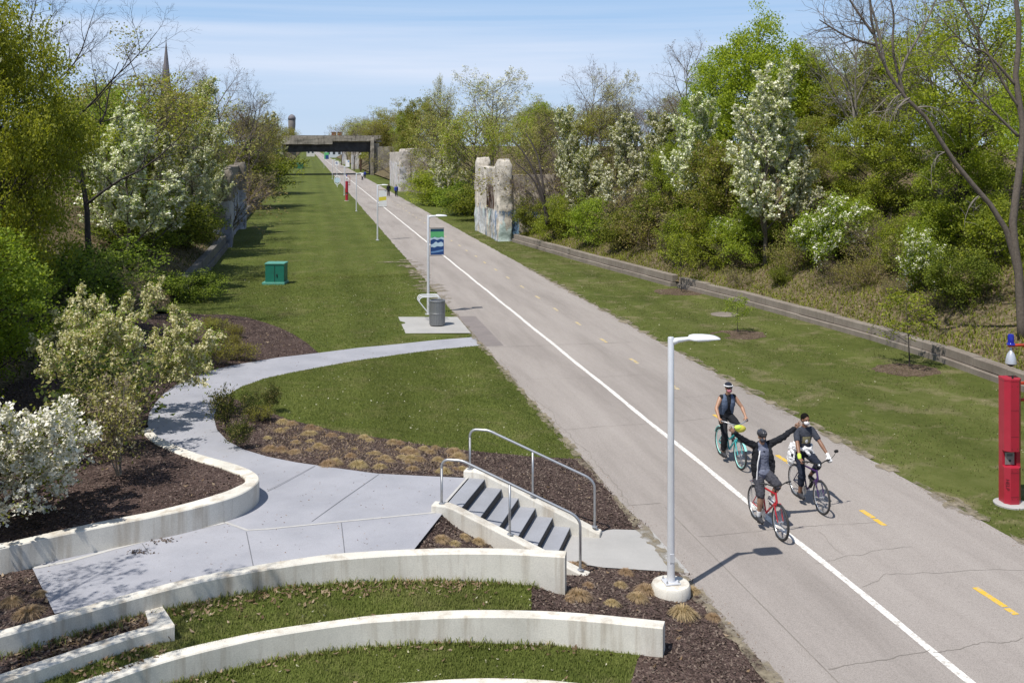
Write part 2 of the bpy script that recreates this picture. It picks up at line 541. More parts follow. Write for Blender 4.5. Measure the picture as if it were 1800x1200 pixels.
def paint_mat(name, col, under, wear0, wear1, scale):
    m, n, l, p = base_mat(name)
    v = coords(n, l)
    a = noise(n, l, v, scale, 6, 0.75)
    r = ramp(n, [(wear0, (0, 0, 0)), (wear1, (1, 1, 1))])
    l.new(a.outputs['Fac'], r.inputs[0])
    c = mixc(n, l, r.outputs[0], col, under)
    l.new(c, p.inputs['Base Color'])
    p.inputs['Roughness'].default_value = 0.8
    return m
M['white_line'] = paint_mat('worn white line paint', (0.78, 0.76, 0.72), (0.42, 0.385, 0.35), 0.47, 0.62, 13.0)
M['yellow_line'] = paint_mat('worn yellow line paint', (0.66, 0.42, 0.045), (0.45, 0.385, 0.28), 0.52, 0.62, 11.0)
M['yellow_faded'] = paint_mat('faded yellow line paint', (0.60, 0.42, 0.10), (0.43, 0.39, 0.33), 0.40, 0.56, 9.0)
M['crack'] = pmat('crack dirt', (0.19, 0.168, 0.15), (0.26, 0.235, 0.21), 3, 0.95)
M['seam'] = pmat('pale seam mortar', (0.50, 0.49, 0.47), (0.40, 0.39, 0.38), 12, 0.9)
M['sand'] = pmat('sandy bare edge', (0.30, 0.26, 0.20), (0.20, 0.17, 0.115), 3.0, 0.95, 0, 0.3, 8, 0.1)
def speckle_edges(m, scale=2.4, lo=0.40, hi=0.60):
    # bare soil breaks up into the turf instead of ending on a line
    n, l = m.node_tree.nodes, m.node_tree.links
    v = coords(n, l); a = noise(n, l, v, scale, 5, 0.65)
    r = ramp(n, [(lo, (0, 0, 0)), (hi, (1, 1, 1))]); l.new(a.outputs['Fac'], r.inputs[0])
    t = n.new('ShaderNodeBsdfTransparent'); ms = n.new('ShaderNodeMixShader')
    l.new(r.outputs[0], ms.inputs[0]); l.new(n['Principled BSDF'].outputs[0], ms.inputs[1]); l.new(t.outputs[0], ms.inputs[2])
    l.new(ms.outputs[0], n['Material Output'].inputs['Surface'])
speckle_edges(M['sand'])

# right foot of the bank: where the low concrete wall stands
WALL_BASE = [W(*q) for q in [(900, 425, 0), (1022, 461, 0), (1178, 504, 0), (1289, 530, 0), (1400, 561, 0), (1527, 597, 0), (1650, 636, 0), (1763, 677, 0)]]
_wr = sorted([(p.y, p.x) for p in WALL_BASE])
_wr = [(-30.0, _wr[0][1] + 0.3)] + _wr + [(86.0, 15.6), (95.0, 18.4), (150.0, 18.8), (166.0, 15.4), (200.0, 17.0), (262.0, 16.2), (1400.0, 19.0)]
WRY = np.array([a for a, b in _wr]); WRX = np.array([b for a, b in _wr])
def XR(y): return float(np.interp(y, WRY, WRX))
WLY = np.array([-30, 10, 24, 29, 33, 38, 44, 52, 76, 95, 100, 200, 255, 1400.0])
WLX = np.array([-10, -9, -8.0, -7.0, -6.7, -6.6, -6.3, -5.95, -5.95, -5.95, -6.3, -6.4, -6.4, -8.0])
WLZ = np.array([1.3, 1.4, 1.3, 0.95, 0.6, 0.5, 0.55, 0.7, 0.75, 0.8, 0.6, 0.6, 0.6, 0.6])
def XL(y): return float(np.interp(y, WLY, WLX))
def ZL(y): return float(np.interp(y, WLY, WLZ))

def right_bank_z(s, y):
    t = max(s, 0.0)
    z = 0.30 + 0.50 * t if t < 12 else 6.3 + (t - 12) * 0.05
    if t > 26: z = 7.0
    return z + 0.16 * math.sin(y * 0.7 + t * 0.9) * min(t, 2) / 2 + 0.10 * math.sin(y * 1.9 - t * 1.3) * min(t, 2) / 2
def left_bank_z(s, y):
    z0 = ZL(y)
    t = max(s, 0.0)
    z = z0 + (6.6 - z0) * min(t / 12.0, 1.0) + (0.04 * (t - 12) if 12 < t < 24 else (0.5 if t >= 24 else 0))
    return z + 0.14 * math.sin(y * 0.8 + t) * min(t, 2) / 2

def grid_sheet(name, xs, ys, fn, mat):
    V = []; Fc = []
    nx, ny = len(xs), len(ys)
    for y in ys:
        for x in xs:
            V.append(fn(x, y))
    for j in range(ny - 1):
        for i in range(nx - 1):
            a = j * nx + i
            Fc.append((a, a + 1, a + nx + 1, a + nx))
    o = np_mesh(name, V, Fc, mat, smooth=True)
    return struct(o)

GROUND_OBJS = []
def ground_h(x, y):
    if -13 < x < 6.47 and 2.0 < y < 57.5: return -1.6
    return -0.012
xs = [-3000, -800, -300, -120, -60, -30, -13.0, -12.9] + list(np.linspace(-11, 6.2, 8)) + [6.46, 6.52] + list(np.linspace(7, 24, 18)) + [40, 80, 160, 400, 900, 3000]
ys = [-300, -60, -20, 1.9, 2.1] + list(np.linspace(5, 57.4, 27)) + [57.6] + list(np.linspace(60, 260, 60)) + [300, 400, 600, 900, 1400, 2200, 5000]
GROUND_OBJS.append(grid_sheet('ground', xs, ys, lambda x, y: (x, y, ground_h(x, y)), M['grass']))

# trail: one long strip, its left margin slightly uneven
ys = list(np.arange(-12, 120, 0.5)) + list(np.arange(120, 300, 4.0)) + [320, 360, 420, 520, 700, 1000, 1350]
rng = random.Random(4)
V = []; Fc = []
for j, y in enumerate(ys):
    e1 = TL + rng.uniform(-0.05, 0.05); e2 = TR + rng.uniform(-0.05, 0.05)
    for x in (e1, 7.25, TW, TY, e2): V.append((x, y, 0.008))
for j in range(len(ys) - 1):
    for i in range(4):
        a = j * 5 + i
        Fc.append((a, a + 1, a + 6, a + 5))
GROUND_OBJS.append(struct(np_mesh('trail', V, Fc, M['trail'])))

def ribbon(mb, pts, w, z=None):
    """flat strip along a polyline (2-D or 3-D points)"""
    pts = [Vector((p[0], p[1], p[2] if (len(p) > 2 and z is None) else z)) for p in pts]
    vs = []; fs = []
    for i, p in enumerate(pts):
        a = pts[max(i - 1, 0)]; b = pts[min(i + 1, len(pts) - 1)]
        t = Vector((b.x - a.x, b.y - a.y, 0)).normalized()
        s = Vector((-t.y, t.x, 0)) * (w[i] if hasattr(w, '__len__') else w) / 2
        vs += [p - s, p + s]
    for i in range(len(pts) - 1):
        fs.append((2 * i, 2 * i + 2, 2 * i + 3, 2 * i + 1))
    # keep faces up
    mb.add(vs, [f if (Vector(vs[f[1]]) - Vector(vs[f[0]])).cross(Vector(vs[f[2]]) - Vector(vs[f[0]])).z > 0 else f[::-1] for f in fs])

mb = MB()
yy = list(np.arange(-12, 130, 0.6)) + list(np.arange(130, 1300, 10.0))
ribbon(mb, [(TW + 0.012 * math.sin(y * 0.9), y) for y in yy], [0.135 + 0.012 * math.sin(y * 3.1) for y in yy], 0.012)
struct(mb.build('white_line', M['white_line']))
mb = MB(); mb2 = MB()
k = 0
y = 10.75
while y < 150:
    far = y > 27
    L = 1.0 if y < 16 else 0.85
    tgt = mb2 if far else mb
    gap = rng.uniform(0.25, 0.45) if y > 16 else 0.24
    x = TY + rng.uniform(-0.04, 0.04)
    ribbon(tgt, [(x, y - L / 2), (x, y - L / 2 + L * gap - 0.02)], 0.115, 0.012)
    ribbon(tgt, [(x + 0.01, y - L / 2 + L * gap + 0.03), (x, y + L / 2)], 0.12, 0.012)
    y += 3.72
struct(mb.build('yellow_dashes', M['yellow_line']))
struct(mb2.build('faded_yellow_dashes', M['yellow_faded']))

# darker asphalt strip beside the bike pad, joints and cracks
mb = MB()
a, b = W(806, 559), W(829, 557)
mb.add([(TL + 0.02, 36.6, 0.012), (7.2, 36.6, 0.012), (7.22, 43.2, 0.012), (TL + 0.02, 43.3, 0.012)], [(0, 1, 2, 3)])
struct(mb.build('asphalt_patch', M['trail_dark']))
mb = MB()
def crack(p, q, w=0.016, amp=0.08, n=26, wander=None):
    p, q = Vector(p[:2]), Vector(q[:2])
    t = (q - p); s = Vector((-t.y, t.x)).normalized()
    off = 0; pts = []
    for i in range(n + 1):
        f = i / n
        off += rng.uniform(-amp, amp) * 0.5
        off *= 0.92
        e = p + t * f + s * off
        pts.append((e.x, e.y))
    ribbon(mb, pts, [max(0.006, w * 0.8 * rng.uniform(0.3, 1.2)) for _ in pts], 0.0125)
ribbon(mb, [(7.26, y) for y in np.arange(2, 19.9, 0.8)], [0.016 + 0.008 * rng.random() for _ in np.arange(2, 19.9, 0.8)], 0.0125)
ribbon(mb, [(6.45, 19.83), (7.26, 19.83)], 0.016, 0.0125)
crack((6.60, 19.9), (6.62, 34.5), 0.028, 0.11, 90)
crack(W(1227, 943), W(1543, 917), 0.013, 0.05)
crack(W(1430, 990), W(1605, 962), 0.012, 0.10)
crack(W(1515, 1032), W(1560, 1010), 0.012, 0.06, 12)
crack(W(1560, 1010), W(1800, 1003), 0.012, 0.06)
crack(W(1457, 1177), W(1640, 1147), 0.026, 0.06)
crack(W(1640, 1147), W(1800, 1122), 0.022, 0.08)
crack(W(863, 611), W(1110, 602), 0.03, 0.05)
crack(W(1180, 700), W(1290, 692), 0.012, 0.05)
crack(W(1440, 935), W(1478, 975), 0.010, 0.05, 14)
for yv in (9.0, 25.6, 31.2, 46.0, 54.5, 63.0):
    crack((TL + 0.2, yv + rng.uniform(-.3, .3)), (TR - 0.2 - rng.uniform(0, 3), yv + rng.uniform(-.6, .6)), 0.014, 0.07, 40)
struct(mb.build('trail_cracks', M['crack']))

# ------------------------------------------------------------------ foreground patches, each filled smoothly between its edges
PATCHES = {}
def densify(poly, step, closed=True):
    out = []
    k = len(poly)
    for i in range(k if closed else k - 1):
        a = Vector(poly[i]); b = Vector(poly[(i + 1) % k])
        L = Vector((b.x - a.x, b.y - a.y)).length
        n = max(1, int(math.ceil(L / step)))
        for j in range(n): out.append(a.lerp(b, j / n))
    if not closed: out.append(Vector(poly[-1]))
    return out

def inside(px, py, P):
    c = False
    j = len(P) - 1
    for i in range(len(P)):
        if (P[i][1] > py) != (P[j][1] > py) and px < (P[j][0] - P[i][0]) * (py - P[i][1]) / (P[j][1] - P[i][1] + 1e-12) + P[i][0]:
            c = not c
        j = i
    return c

def patch(name, poly, mat, step=0.5, pins=(), lift=0.0, rough=0.0, kind='structure'):
    B = densify(poly, step)
    P2 = [(p.x, p.y) for p in B]
    nb = len(B)
    arr = np.array(P2)
    xs = np.arange(arr[:, 0].min(), arr[:, 0].max(), step)
    ysr = np.arange(arr[:, 1].min(), arr[:, 1].max(), step)
    R = random.Random(hash(name) % 1000 if False else len(name) * 7)
    pts = list(P2)
    seg_a = arr; seg_b = np.roll(arr, -1, axis=0)
    for iy, y in enumerate(ysr):
        for x in xs:
            q = np.array((x + R.uniform(-.15, .15) * step + (0.5 * step if iy % 2 else 0), y + R.uniform(-.15, .15) * step))
            if not inside(q[0], q[1], P2): continue
            ab = seg_b - seg_a; t = np.clip(((q - seg_a) * ab).sum(1) / ((ab * ab).sum(1) + 1e-12), 0, 1)
            dd = np.sqrt((((seg_a + ab * t[:, None]) - q) ** 2).sum(1)).min()
            if dd > 0.45 * step: pts.append((float(q[0]), float(q[1])))
    pin_idx = {}
    for pz in pins:
        pin_idx[len(pts)] = pz[2]; pts.append((pz[0], pz[1]))
    vo, eo, fo, ovo, oeo, ofo = delaunay_2d_cdt([Vector(p) for p in pts], [(i, (i + 1) % nb) for i in range(nb)], [], 1, 1e-5)
    n = len(vo)
    z = np.zeros(n); fixed = np.zeros(n, bool)
    for i in range(n):
        src = ovo[i]
        for sidx in src:
            if sidx < nb: z[i] = B[sidx].z; fixed[i] = True
            elif sidx in pin_idx: z[i] = pin_idx[sidx]; fixed[i] = True
    z[~fixed] = z[fixed].mean()
    A = [set() for _ in range(n)]
    for f in fo:
        for i in range(3):
            a, b = f[i], f[(i + 1) % 3]
            A[a].add(b); A[b].add(a)
    free = [i for i in range(n) if not fixed[i] and A[i]]
    rows = np.concatenate([[i] * len(A[i]) for i in free]).astype(int) if free else np.zeros(0, int)
    cols = np.concatenate([list(A[i]) for i in free]).astype(int) if free else np.zeros(0, int)
    deg = np.zeros(n); np.add.at(deg, rows, 1)
    for it in range(500 if free else 0):
        s = np.zeros(n); np.add.at(s, rows, z[cols])
        z[free] = s[free] / deg[free]
    if rough:
        for i in free: z[i] += R.uniform(-rough, rough)
    V = [(vo[i].x, vo[i].y, z[i] + lift) for i in range(n)]
    F2 = []
    for f in fo:
        a, b, c = (Vector(V[i]) for i in f[:3])
        F2.append(tuple(f[:3]) if (b - a).cross(c - a).z > 0 else (f[0], f[2], f[1]))
    o = np_mesh(name, V, F2, mat, smooth=True)
    o['kind'] = kind
    PATCHES[name] = (np.array(V), np.array(F2))
    GROUND_OBJS.append(o)
    return o

PZ = 0.95     # plaza level
# outer edge of the curved walk, from the trail round to the planter tip
OUT = [W(835, 592, 0), W(760, 598, 0.01), W(700, 604.5, 0.03), W(630, 611, 0.08), W(560, 620, 0.17), W(490, 628, 0.28), W(430, 638, 0.38), W(385, 647, 0.46), W(345, 660, 0.54), W(313, 674, 0.61), W(290, 690, 0.67), W(273, 708, 0.72), W(262, 727, 0.77), W(259, 745, 0.81), W(266, 760, 0.84)]
INN = [W(845, 607, 0), W(770, 614, 0.01), W(700, 623, 0.05), W(630, 633, 0.13), W(560, 645.5, 0.25), W(510, 655, 0.36), W(465, 665, 0.46), W(425, 679, 0.56), W(398, 695, 0.64), W(382, 713, 0.70), W(376, 733, 0.76), W(381, 754, 0.81), W(400, 775, 0.86), W(430, 790, 0.89), W(470, 802, 0.92), W(520, 812, 0.94), W(590, 822, PZ), W(665, 832, PZ), W(745, 836, PZ), W(826, 838, PZ)]
# planter wall rails (front = plaza side)
D_F = [W(-260, 985, 1.34), W(-90, 972, 1.34), W(0, 963, 1.34), W(100, 941, 1.34), W(200, 921, 1.34), W(267, 908, 1.34), W(333, 894, 1.34), W(400, 876, 1.34), W(430, 864, 1.34), W(450, 850, 1.34), W(456, 840, 1.33), W(447, 829, 1.31), W(420, 817, 1.27), W(385, 807, 1.22), W(350, 797, 1.16), W(310, 782, 1.08), W(280, 767, 1.0), W(262, 750, 0.92)]
D_B = [W(-260, 975, 1.34), W(-90, 963, 1.34), W(0, 954, 1.34), W(100, 932, 1.34), W(200, 911, 1.34), W(267, 898, 1.34), W(333, 882, 1.34), W(390, 865, 1.34), W(412, 856, 1.34), W(428, 848, 1.34), W(431, 841, 1.33), W(424, 834, 1.31), W(404, 826, 1.27), W(372, 815, 1.22), W(338, 806, 1.16), W(298, 790, 1.08), W(266, 774, 1.0), W(248, 755, 0.92)]
# upper terrace wall rails
A_F = [W(-200, 1165, 0.98), W(0, 1118, 0.98), W(120, 1084, 0.98), W(240, 1050, 0.98), W(333, 1026, 0.98), W(433, 1006, 0.98), W(533, 990, 0.98), W(600, 982, 0.98), W(700, 975, 0.98), W(800, 972, 0.98), W(900, 973, 0.98), W(993, 978, 0.98)]
A_B = [W(-200, 1152, 0.98), W(0, 1106, 0.98), W(120, 1072, 0.98), W(240, 1038.5, 0.98), W(333, 1015, 0.98), W(433, 995, 0.98), W(533, 979, 0.98), W(600, 971, 0.98), W(700, 965, 0.98), W(800, 962, 0.98), W(900, 963, 0.98), W(996, 967, 0.98)]
# second terrace wall rails
B_F = [W(-160, 1330, 0.52), W(0, 1262, 0.52), W(150, 1208, 0.52), W(187, 1197, 0.52), W(267, 1169, 0.52), W(333, 1150, 0.52), W(433, 1126, 0.52), W(500, 1113, 0.52), W(600, 1098, 0.52), W(667, 1091, 0.52), W(800, 1084, 0.52), W(933, 1084, 0.52), W(1033, 1090, 0.52), W(1165, 1103, 0.52)]
B_B = [W(-160, 1312, 0.52), W(0, 1246, 0.52), W(137, 1197, 0.52), W(175, 1184, 0.52), W(255, 1156, 0.52), W(333, 1135, 0.52), W(433, 1113, 0.52), W(500, 1101, 0.52), W(600, 1087, 0.52), W(667, 1079, 0.52), W(800, 1071, 0.52), W(933, 1071.5, 0.52), W(1033, 1077, 0.52), W(1169, 1090, 0.52)]
C_F = [W(120, 1400, 0.08), W(300, 1310, 0.08), W(450, 1255, 0.08), W(600, 1222, 0.08), W(720, 1209, 0.08), W(850, 1203, 0.08), W(980, 1208, 0.08), W(1100, 1225, 0.08), W(1230, 1255, 0.08)]
C_B = [W(120, 1384, 0.08), W(300, 1296, 0.08), W(450, 1242, 0.08), W(600, 1209, 0.08), W(720, 1197, 0.08), W(850, 1190, 0.08), W(980, 1195, 0.08), W(1100, 1211, 0.08), W(1234, 1240, 0.08)]
def zset(p, z): return Vector((p.x, p.y, z))
def mid(a, b, t=0.5): return a.lerp(b, t)

# stairs frame
SA = Vector((0.903, -0.43, 0)); SB = Vector((0.43, 0.903, 0))
SP = Vector((2.37, 17.88, 0)); SW = 1.70
def stair(a, b, z=0.0):
    return SP + SA * a + SB * b + Vector((0, 0, z))

# walk and plaza in one sheet
pl = list(OUT)
pl += [mid(f, b) for f, b in zip(D_F[::-1], D_B[::-1])][1:8]
pl = [zset(p, p.z if i < len(OUT) else max(0.84, PZ - 0.015 * (len(OUT) + 7 - i))) for i, p in enumerate(pl)]
tip = [zset(mid(f, b), PZ) for f, b in zip(D_F[:11][::-1], D_B[:11][::-1])]
pl += [p for p in tip if p.x > W(60, 1000, PZ).x - 0.1]
pl += [W(57, 998, PZ), W(96, 1078, PZ)]
pl += [zset(mid(f, b), PZ) for f, b in zip(A_F, A_B)][3:9]
pl += [W(727, 966, PZ), W(777, 903, PZ), stair(0.0, -0.12, PZ), stair(0.0, SW, PZ)]
pl += INN[::-1][1:]
patch('concrete_walk', pl, M['plaza'], 0.6)
# joints and the pale flush kerb across the plaza
mb = MB()
def onplaza(q, dz=0.004): return W(q[0], q[1], PZ + dz)
ribbon(mb, [onplaza(q) for q in [(395, 917), (435, 931), (470, 929), (600, 916), (776, 899)]], 0.055)
ribbon(mb, [onplaza(q) for q in [(60, 997.5), (120, 986), (200, 964), (300, 938.5), (395, 918)]], 0.085)
ribbon(mb, [stair(-0.02, -0.02, PZ + 0.005), stair(-0.02, SW, PZ + 0.005)], 0.05)
struct(mb.build('paving_kerb_seams', M['seam']))
mb = MB()
for q in ([(433, 934), (446, 998)], [(554, 818), (470, 862)], [(666, 833), (605, 875), (548, 916)], [(600, 918), (606, 972)], [(250, 955), (262, 972)]):
    ribbon(mb, [onplaza(p) for p in q], 0.014)
M['joint'] = pmat('paving joint', (0.13, 0.135, 0.15), (0.17, 0.175, 0.19), 10, 0.9)
struct(mb.build('paving_joints', M['joint']))

# lawn mound between the walk and the trail
GB = [W(398, 695, 0.64), W(425, 707, 0.68), W(452, 714, 0.70), W(475, 724, 0.71), W(500, 735, 0.70), W(540, 745, 0.68), W(590, 757, 0.66), W(640, 765, 0.63), W(690, 773, 0.60), W(749, 782, 0.56), W(800, 789, 0.50), W(850, 794, 0.38), W(900, 799, 0.26), W(950, 803, 0.14), W(1014, 806, 0.0)]
mound = INN[:9] + GB[1:] + [Vector((TL + 0.03, GB[-1].y, 0.0)), Vector((TL + 0.03, INN[0].y, 0.0))]
patch('lawn_mound', mound, M['grass'], 0.7, rough=0.015)
# mulch bed with the grass tufts, down to the far stair cheek and the trail
bed = INN[8:] + [stair(0.05, SW + 0.1, 0.93), stair(0.7, SW + 0.12, 0.62), stair(1.4, SW + 0.12, 0.32), stair(2.1, SW + 0.12, 0.05), W(1078, 931, 0.0), W(1145, 930, 0.0), Vector((TL + 0.03, 19.8, 0)), Vector((TL + 0.03, GB[-1].y, 0.0))] + GB[::-1][:-1]
patch('mulch_bed', bed, M['mulch'], 0.5, rough=0.02)
# landing slab
landing = [stair(2.05, -0.25, 0.006), stair(2.05, SW + 0.02, 0.006), W(1078, 930, 0.006), W(1145, 932, 0.006), W(1212, 1006.5, 0.006), W(1060, 997, 0.006), W(1035, 993, 0.006)]
patch('stair_landing', landing, M['pad'], 0.6, lift=0.004)
# mulch below: between plaza end, near cheek, terrace walls and trail
low = [W(726, 964, 0.90), W(777, 903, 0.93), stair(0.05, -0.16, 0.86), stair(0.7, -0.2, 0.56), stair(1.4, -0.2, 0.26), stair(2.05, -0.25, 0.02), W(1035, 993, 0.0), W(1060, 998, 0.0), W(1212, 1007, 0.0), Vector((TL + 0.05, W(1250, 1030).y, 0.0)), Vector((TL + 0.05, 13.5, 0.0)), Vector((TL + 0.05, 9.0, 0.0)), Vector((3.0, 9.0, -0.2)), W(1080, 1330, 0.0), W(1105, 1215, 0.04), W(1120, 1160, 0.08), zset(mid(B_F[-2], B_F[-1], .7), 0.09), zset(mid(mid(B_F[-2], B_F[-1], .7), mid(B_B[-2], B_B[-1], .7)), 0.20), zset(mid(B_F[-2], B_B[-2], .6), 0.36), W(934, 1070, 0.46), W(934, 1024, 0.50), zset(mid(A_F[-2], A_B[-2]), 0.62), zset(A_B[-2], 0.72), zset(A_B[-3], 0.82), zset(A_B[-4], 0.88)]
patch('lower_mulch_bed', low, M['mulch'], 0.45, pins=[(*W(1180, 1060, 0.1)[:2], 0.08)], rough=0.02)
# terrace lawns
t1 = [zset(mid(f, b), z) for f, b, z in zip(A_F[3:11], A_B[3:11], (0.70, 0.69, 0.67, 0.65, 0.62, 0.58, 0.54, 0.50))] + [W(934, 1024, 0.50), W(934, 1070, 0.46)]
t1 += [zset(mid(f, b), 0.47) for f, b in zip(B_F[:11], B_B[:11])][::-1] + [W(-160, 1240, 0.55), W(60, 1196, 0.58), W(236, 1132, 0.60)]
patch('terrace_lawn', t1, M['grass'], 0.35, rough=0.02)
t2 = [zset(mid(f, b), z) for f, b, z in zip(B_F[:13], B_B[:13], (0.20, 0.20, 0.20, 0.20, 0.20, 0.20, 0.19, 0.18, 0.17, 0.16, 0.15, 0.13, 0.10))] + [zset(mid(B_F[-2], B_F[-1], .7), 0.09), W(1120, 1160, 0.08), W(1105, 1215, 0.04)]
t2 += [zset(mid(f, b), 0.03) for f, b in zip(C_F[:8], C_B[:8])][::-1]
patch('lower_terrace_lawn', t2, M['grass'], 0.35, rough=0.02)
t3 = [zset(p, -0.3) for p in C_B] + [Vector((4.6, 8.0, -0.3)), Vector((-6, 6.0, -0.3))]
patch('stage_lawn', t3, M['grass'], 0.8)
# planter inside the short return wall, lower left
A2F = [W(-220, 1272, 0.75), W(0, 1199, 0.75), W(124, 1156, 0.75), W(236, 1118, 0.75), W(307, 1099, 0.75)]
A2B = [W(-220, 1254, 0.75), W(0, 1183, 0.75), W(110, 1147, 0.75), W(220, 1110, 0.75), W(290, 1091, 0.75)]
t4 = [zset(mid(f, b), 0.70) for f, b in zip(A_F[:4], A_B[:4])] + [W(262, 1078, 0.70), W(276, 1096, 0.70)] + [zset(mid(f, b), 0.68) for f, b in zip(A2F[:4], A2B[:4])][::-1]
patch('planter_soil', t4, M['mulch'], 0.35, rough=0.02)
# mulch bed behind the planter wall, on to the lawn edge beyond the walk
ub = [zset(mid(f, b), f.z - 0.05) for f, b in zip(D_F, D_B)]
ub += OUT[::-1][2:10]
ub += [W(560, 620, 0.17), W(540, 603, 0.14), W(517, 588, 0.12), W(492, 576, 0.11), W(467, 567, 0.11), W(435, 558, 0.12), W(400, 553, 0.14), W(360, 553, 0.22), W(320, 550, 0.40), Vector((-8.0, 40.5, 0.95)), Vector((-9.5, 34.0, 1.35)), Vector((-10.5, 26.0, 1.6)), Vector((-11.0, 18.0, 1.7)), Vector((-11.0, 13.0, 1.6))]
patch('upper_mulch_bed', ub, M['mulch'], 0.5, pins=[(*W(215, 835, 1.36)[:2], 1.36), (*W(120, 850, 1.42)[:2], 1.42)], rough=0.02)
# far left lawn from the walk to the flat ground
ll = OUT[:5] + [W(540, 603, 0.14), W(517, 588, 0.12), W(492, 576, 0.11), W(467, 567, 0.11), W(435, 558, 0.12), W(400, 553, 0.14), W(360, 553, 0.22), W(320, 550, 0.40), Vector((-7.4, 45.0, 0.5)), Vector((-6.8, 52.0, 0.02)), Vector((-6.6, 58.0, 0.0)), Vector((TL + 0.03, 58.0, 0.0)), Vector((TL + 0.03, 48.0, 0.0)), Vector((TL + 0.03, OUT[0].y, 0))]
patch('lawn', ll, M['grass'], 0.9, rough=0.01)
# paved strip left of the plaza end
lb = [W(57, 999, PZ - 0.02), W(96, 1079, PZ - 0.02)] + [zset(mid(f, b), PZ - 0.04) for f, b in zip(A_F[:2], A_B[:2])][::-1] + [zset(mid(f, b), PZ - 0.02) for f, b in zip(D_F[:3], D_B[:3])]
patch('side_mulch_bed', lb, M['mulch'], 0.5, rough=0.02)

# bike pad
patch('bike_pad', [W(700, 558, 0.01), W(804, 558, 0.01), W(828, 586.5, 0.01), W(713, 587, 0.01)], M['pad'], 1.0, lift=0.03)

# drier verge between the trail and the bank wall
_vy = [1.0] + list(np.arange(6, 88, 2.0))
patch('verge_lawn', [Vector((TR - 0.05, y, 0.0)) for y in _vy] + [Vector((XR(y) + 0.25, y, 0.0)) for y in _vy[::-1]], M['grass_dry'], 1.5, rough=0.012)
# banks
def bank_sheet(name, side, ys, ss):
    V = []; Fc = []
    for y in ys:
        for s in ss:
            if side > 0: V.append((XR(y) + 0.3 + s, y, right_bank_z(s, y)))
            else: V.append((XL(y) - s, y, left_bank_z(s, y) - (0.25 if s == 0 else 0)))
    k = len(ss)
    for j in range(len(ys) - 1):
        for i in range(k - 1):
            a = j * k + i
            Fc.append((a, a + 1, a + k + 1, a + k) if side > 0 else (a, a + k, a + k + 1, a + 1))
    o = struct(np_mesh(name, V, Fc, M['bank'], smooth=True))
    GROUND_OBJS.append(o)
bys = list(np.arange(-20, 120, 0.9)) + list(np.arange(120, 320, 4.0)) + [340, 380, 450, 600, 900, 1350]
bss = [0, 0.3, 0.7, 1.2, 1.8, 2.5, 3.2, 4, 5, 6, 7, 8, 9, 10, 11, 12, 14, 18, 26, 40, 90, 400]
bank_sheet('right_bank', 1, bys, bss)
bank_sheet('left_bank', -1, bys, bss)

# sandy worn margins of the trail, mulch rings under the saplings
def blob(mb, c, rx, ry, n=22, jit=0.12, z=0.0, rot=0.0):
    pts = []
    for i in range(n):
        a = 2 * math.pi * i / n
        k = 1 + rng.uniform(-jit, jit)
        x, y = rx * k * math.cos(a), ry * k * math.sin(a)
        pts.append((c[0] + x * math.cos(rot) - y * math.sin(rot), c[1] + x * math.sin(rot) + y * math.cos(rot), z))
    mb.add([(c[0], c[1], z + 0.004)] + pts, [(0, i + 1, (i + 1) % n + 1) for i in range(n)])
mb = MB()
for y in np.arange(47, 66, 1.3):
    blob(mb, (TL - 0.1, y + rng.uniform(-.4, .4)), rng.uniform(0.3, 0.9), rng.uniform(0.3, 0.6), 18, 0.25, 0.024)
blob(mb, W(690, 461), 0.9, 0.35, 20, 0.3, 0.026)
for y in np.arange(8, 60, 0.8):
    blob(mb, (TR + 0.05, y + rng.uniform(-.4, .4)), rng.uniform(0.10, 0.28), rng.uniform(0.3, 0.6), 14, 0.3, 0.018)
for y in np.arange(9, 44, 0.6):
    blob(mb, (TL - 0.03, y), rng.uniform(0.06, 0.17), rng.uniform(0.25, 0.5), 14, 0.3, 0.018)
struct(mb.build('sandy_margin', M['sand']))
mb = MB()
for q, r in (((1198, 513), 1.25), ((1298, 588), 0.95), ((1594, 650), 0.95)):
    blob(mb, W(*q), r * 1.15, r, 30, 0.09, 0.006)
struct(mb.build('mulch_rings', M['ring']))
mb = MB()
mb.lathe([(0.62, 0.0), (0.62, 0.02), (0.58, 0.03), (0.25, 0.032)], W(1274, 553), 26)
o = mb.build('manhole_slab', M['curb']); tag(o, 'round concrete slab flush in the right hand lawn behind the thin sapling', 'slab')

# one surface to set things on
_gv = []; _gf = []
for o in GROUND_OBJS:
    b = len(_gv)
    _gv += [v.co.copy() for v in o.data.vertices]
    _gf += [[i + b for i in p.vertices] for p in o.data.polygons]
GBVH = BVHTree.FromPolygons(_gv, _gf)
def drop(x, y):
    h = GBVH.ray_cast(Vector((x, y, 60)), Vector((0, 0, -1)))
    return h[0].z if h[0] is not None else 0.0
def hit(u, v):
    """ground point seen at photo pixel"""
    d = WD(u, 100.0, H + (V0 - v) * 100.0 / FPX) - Vector((0, 0, H))
    h = GBVH.ray_cast(Vector((0, 0, H)), d.normalized())
    return h[0]
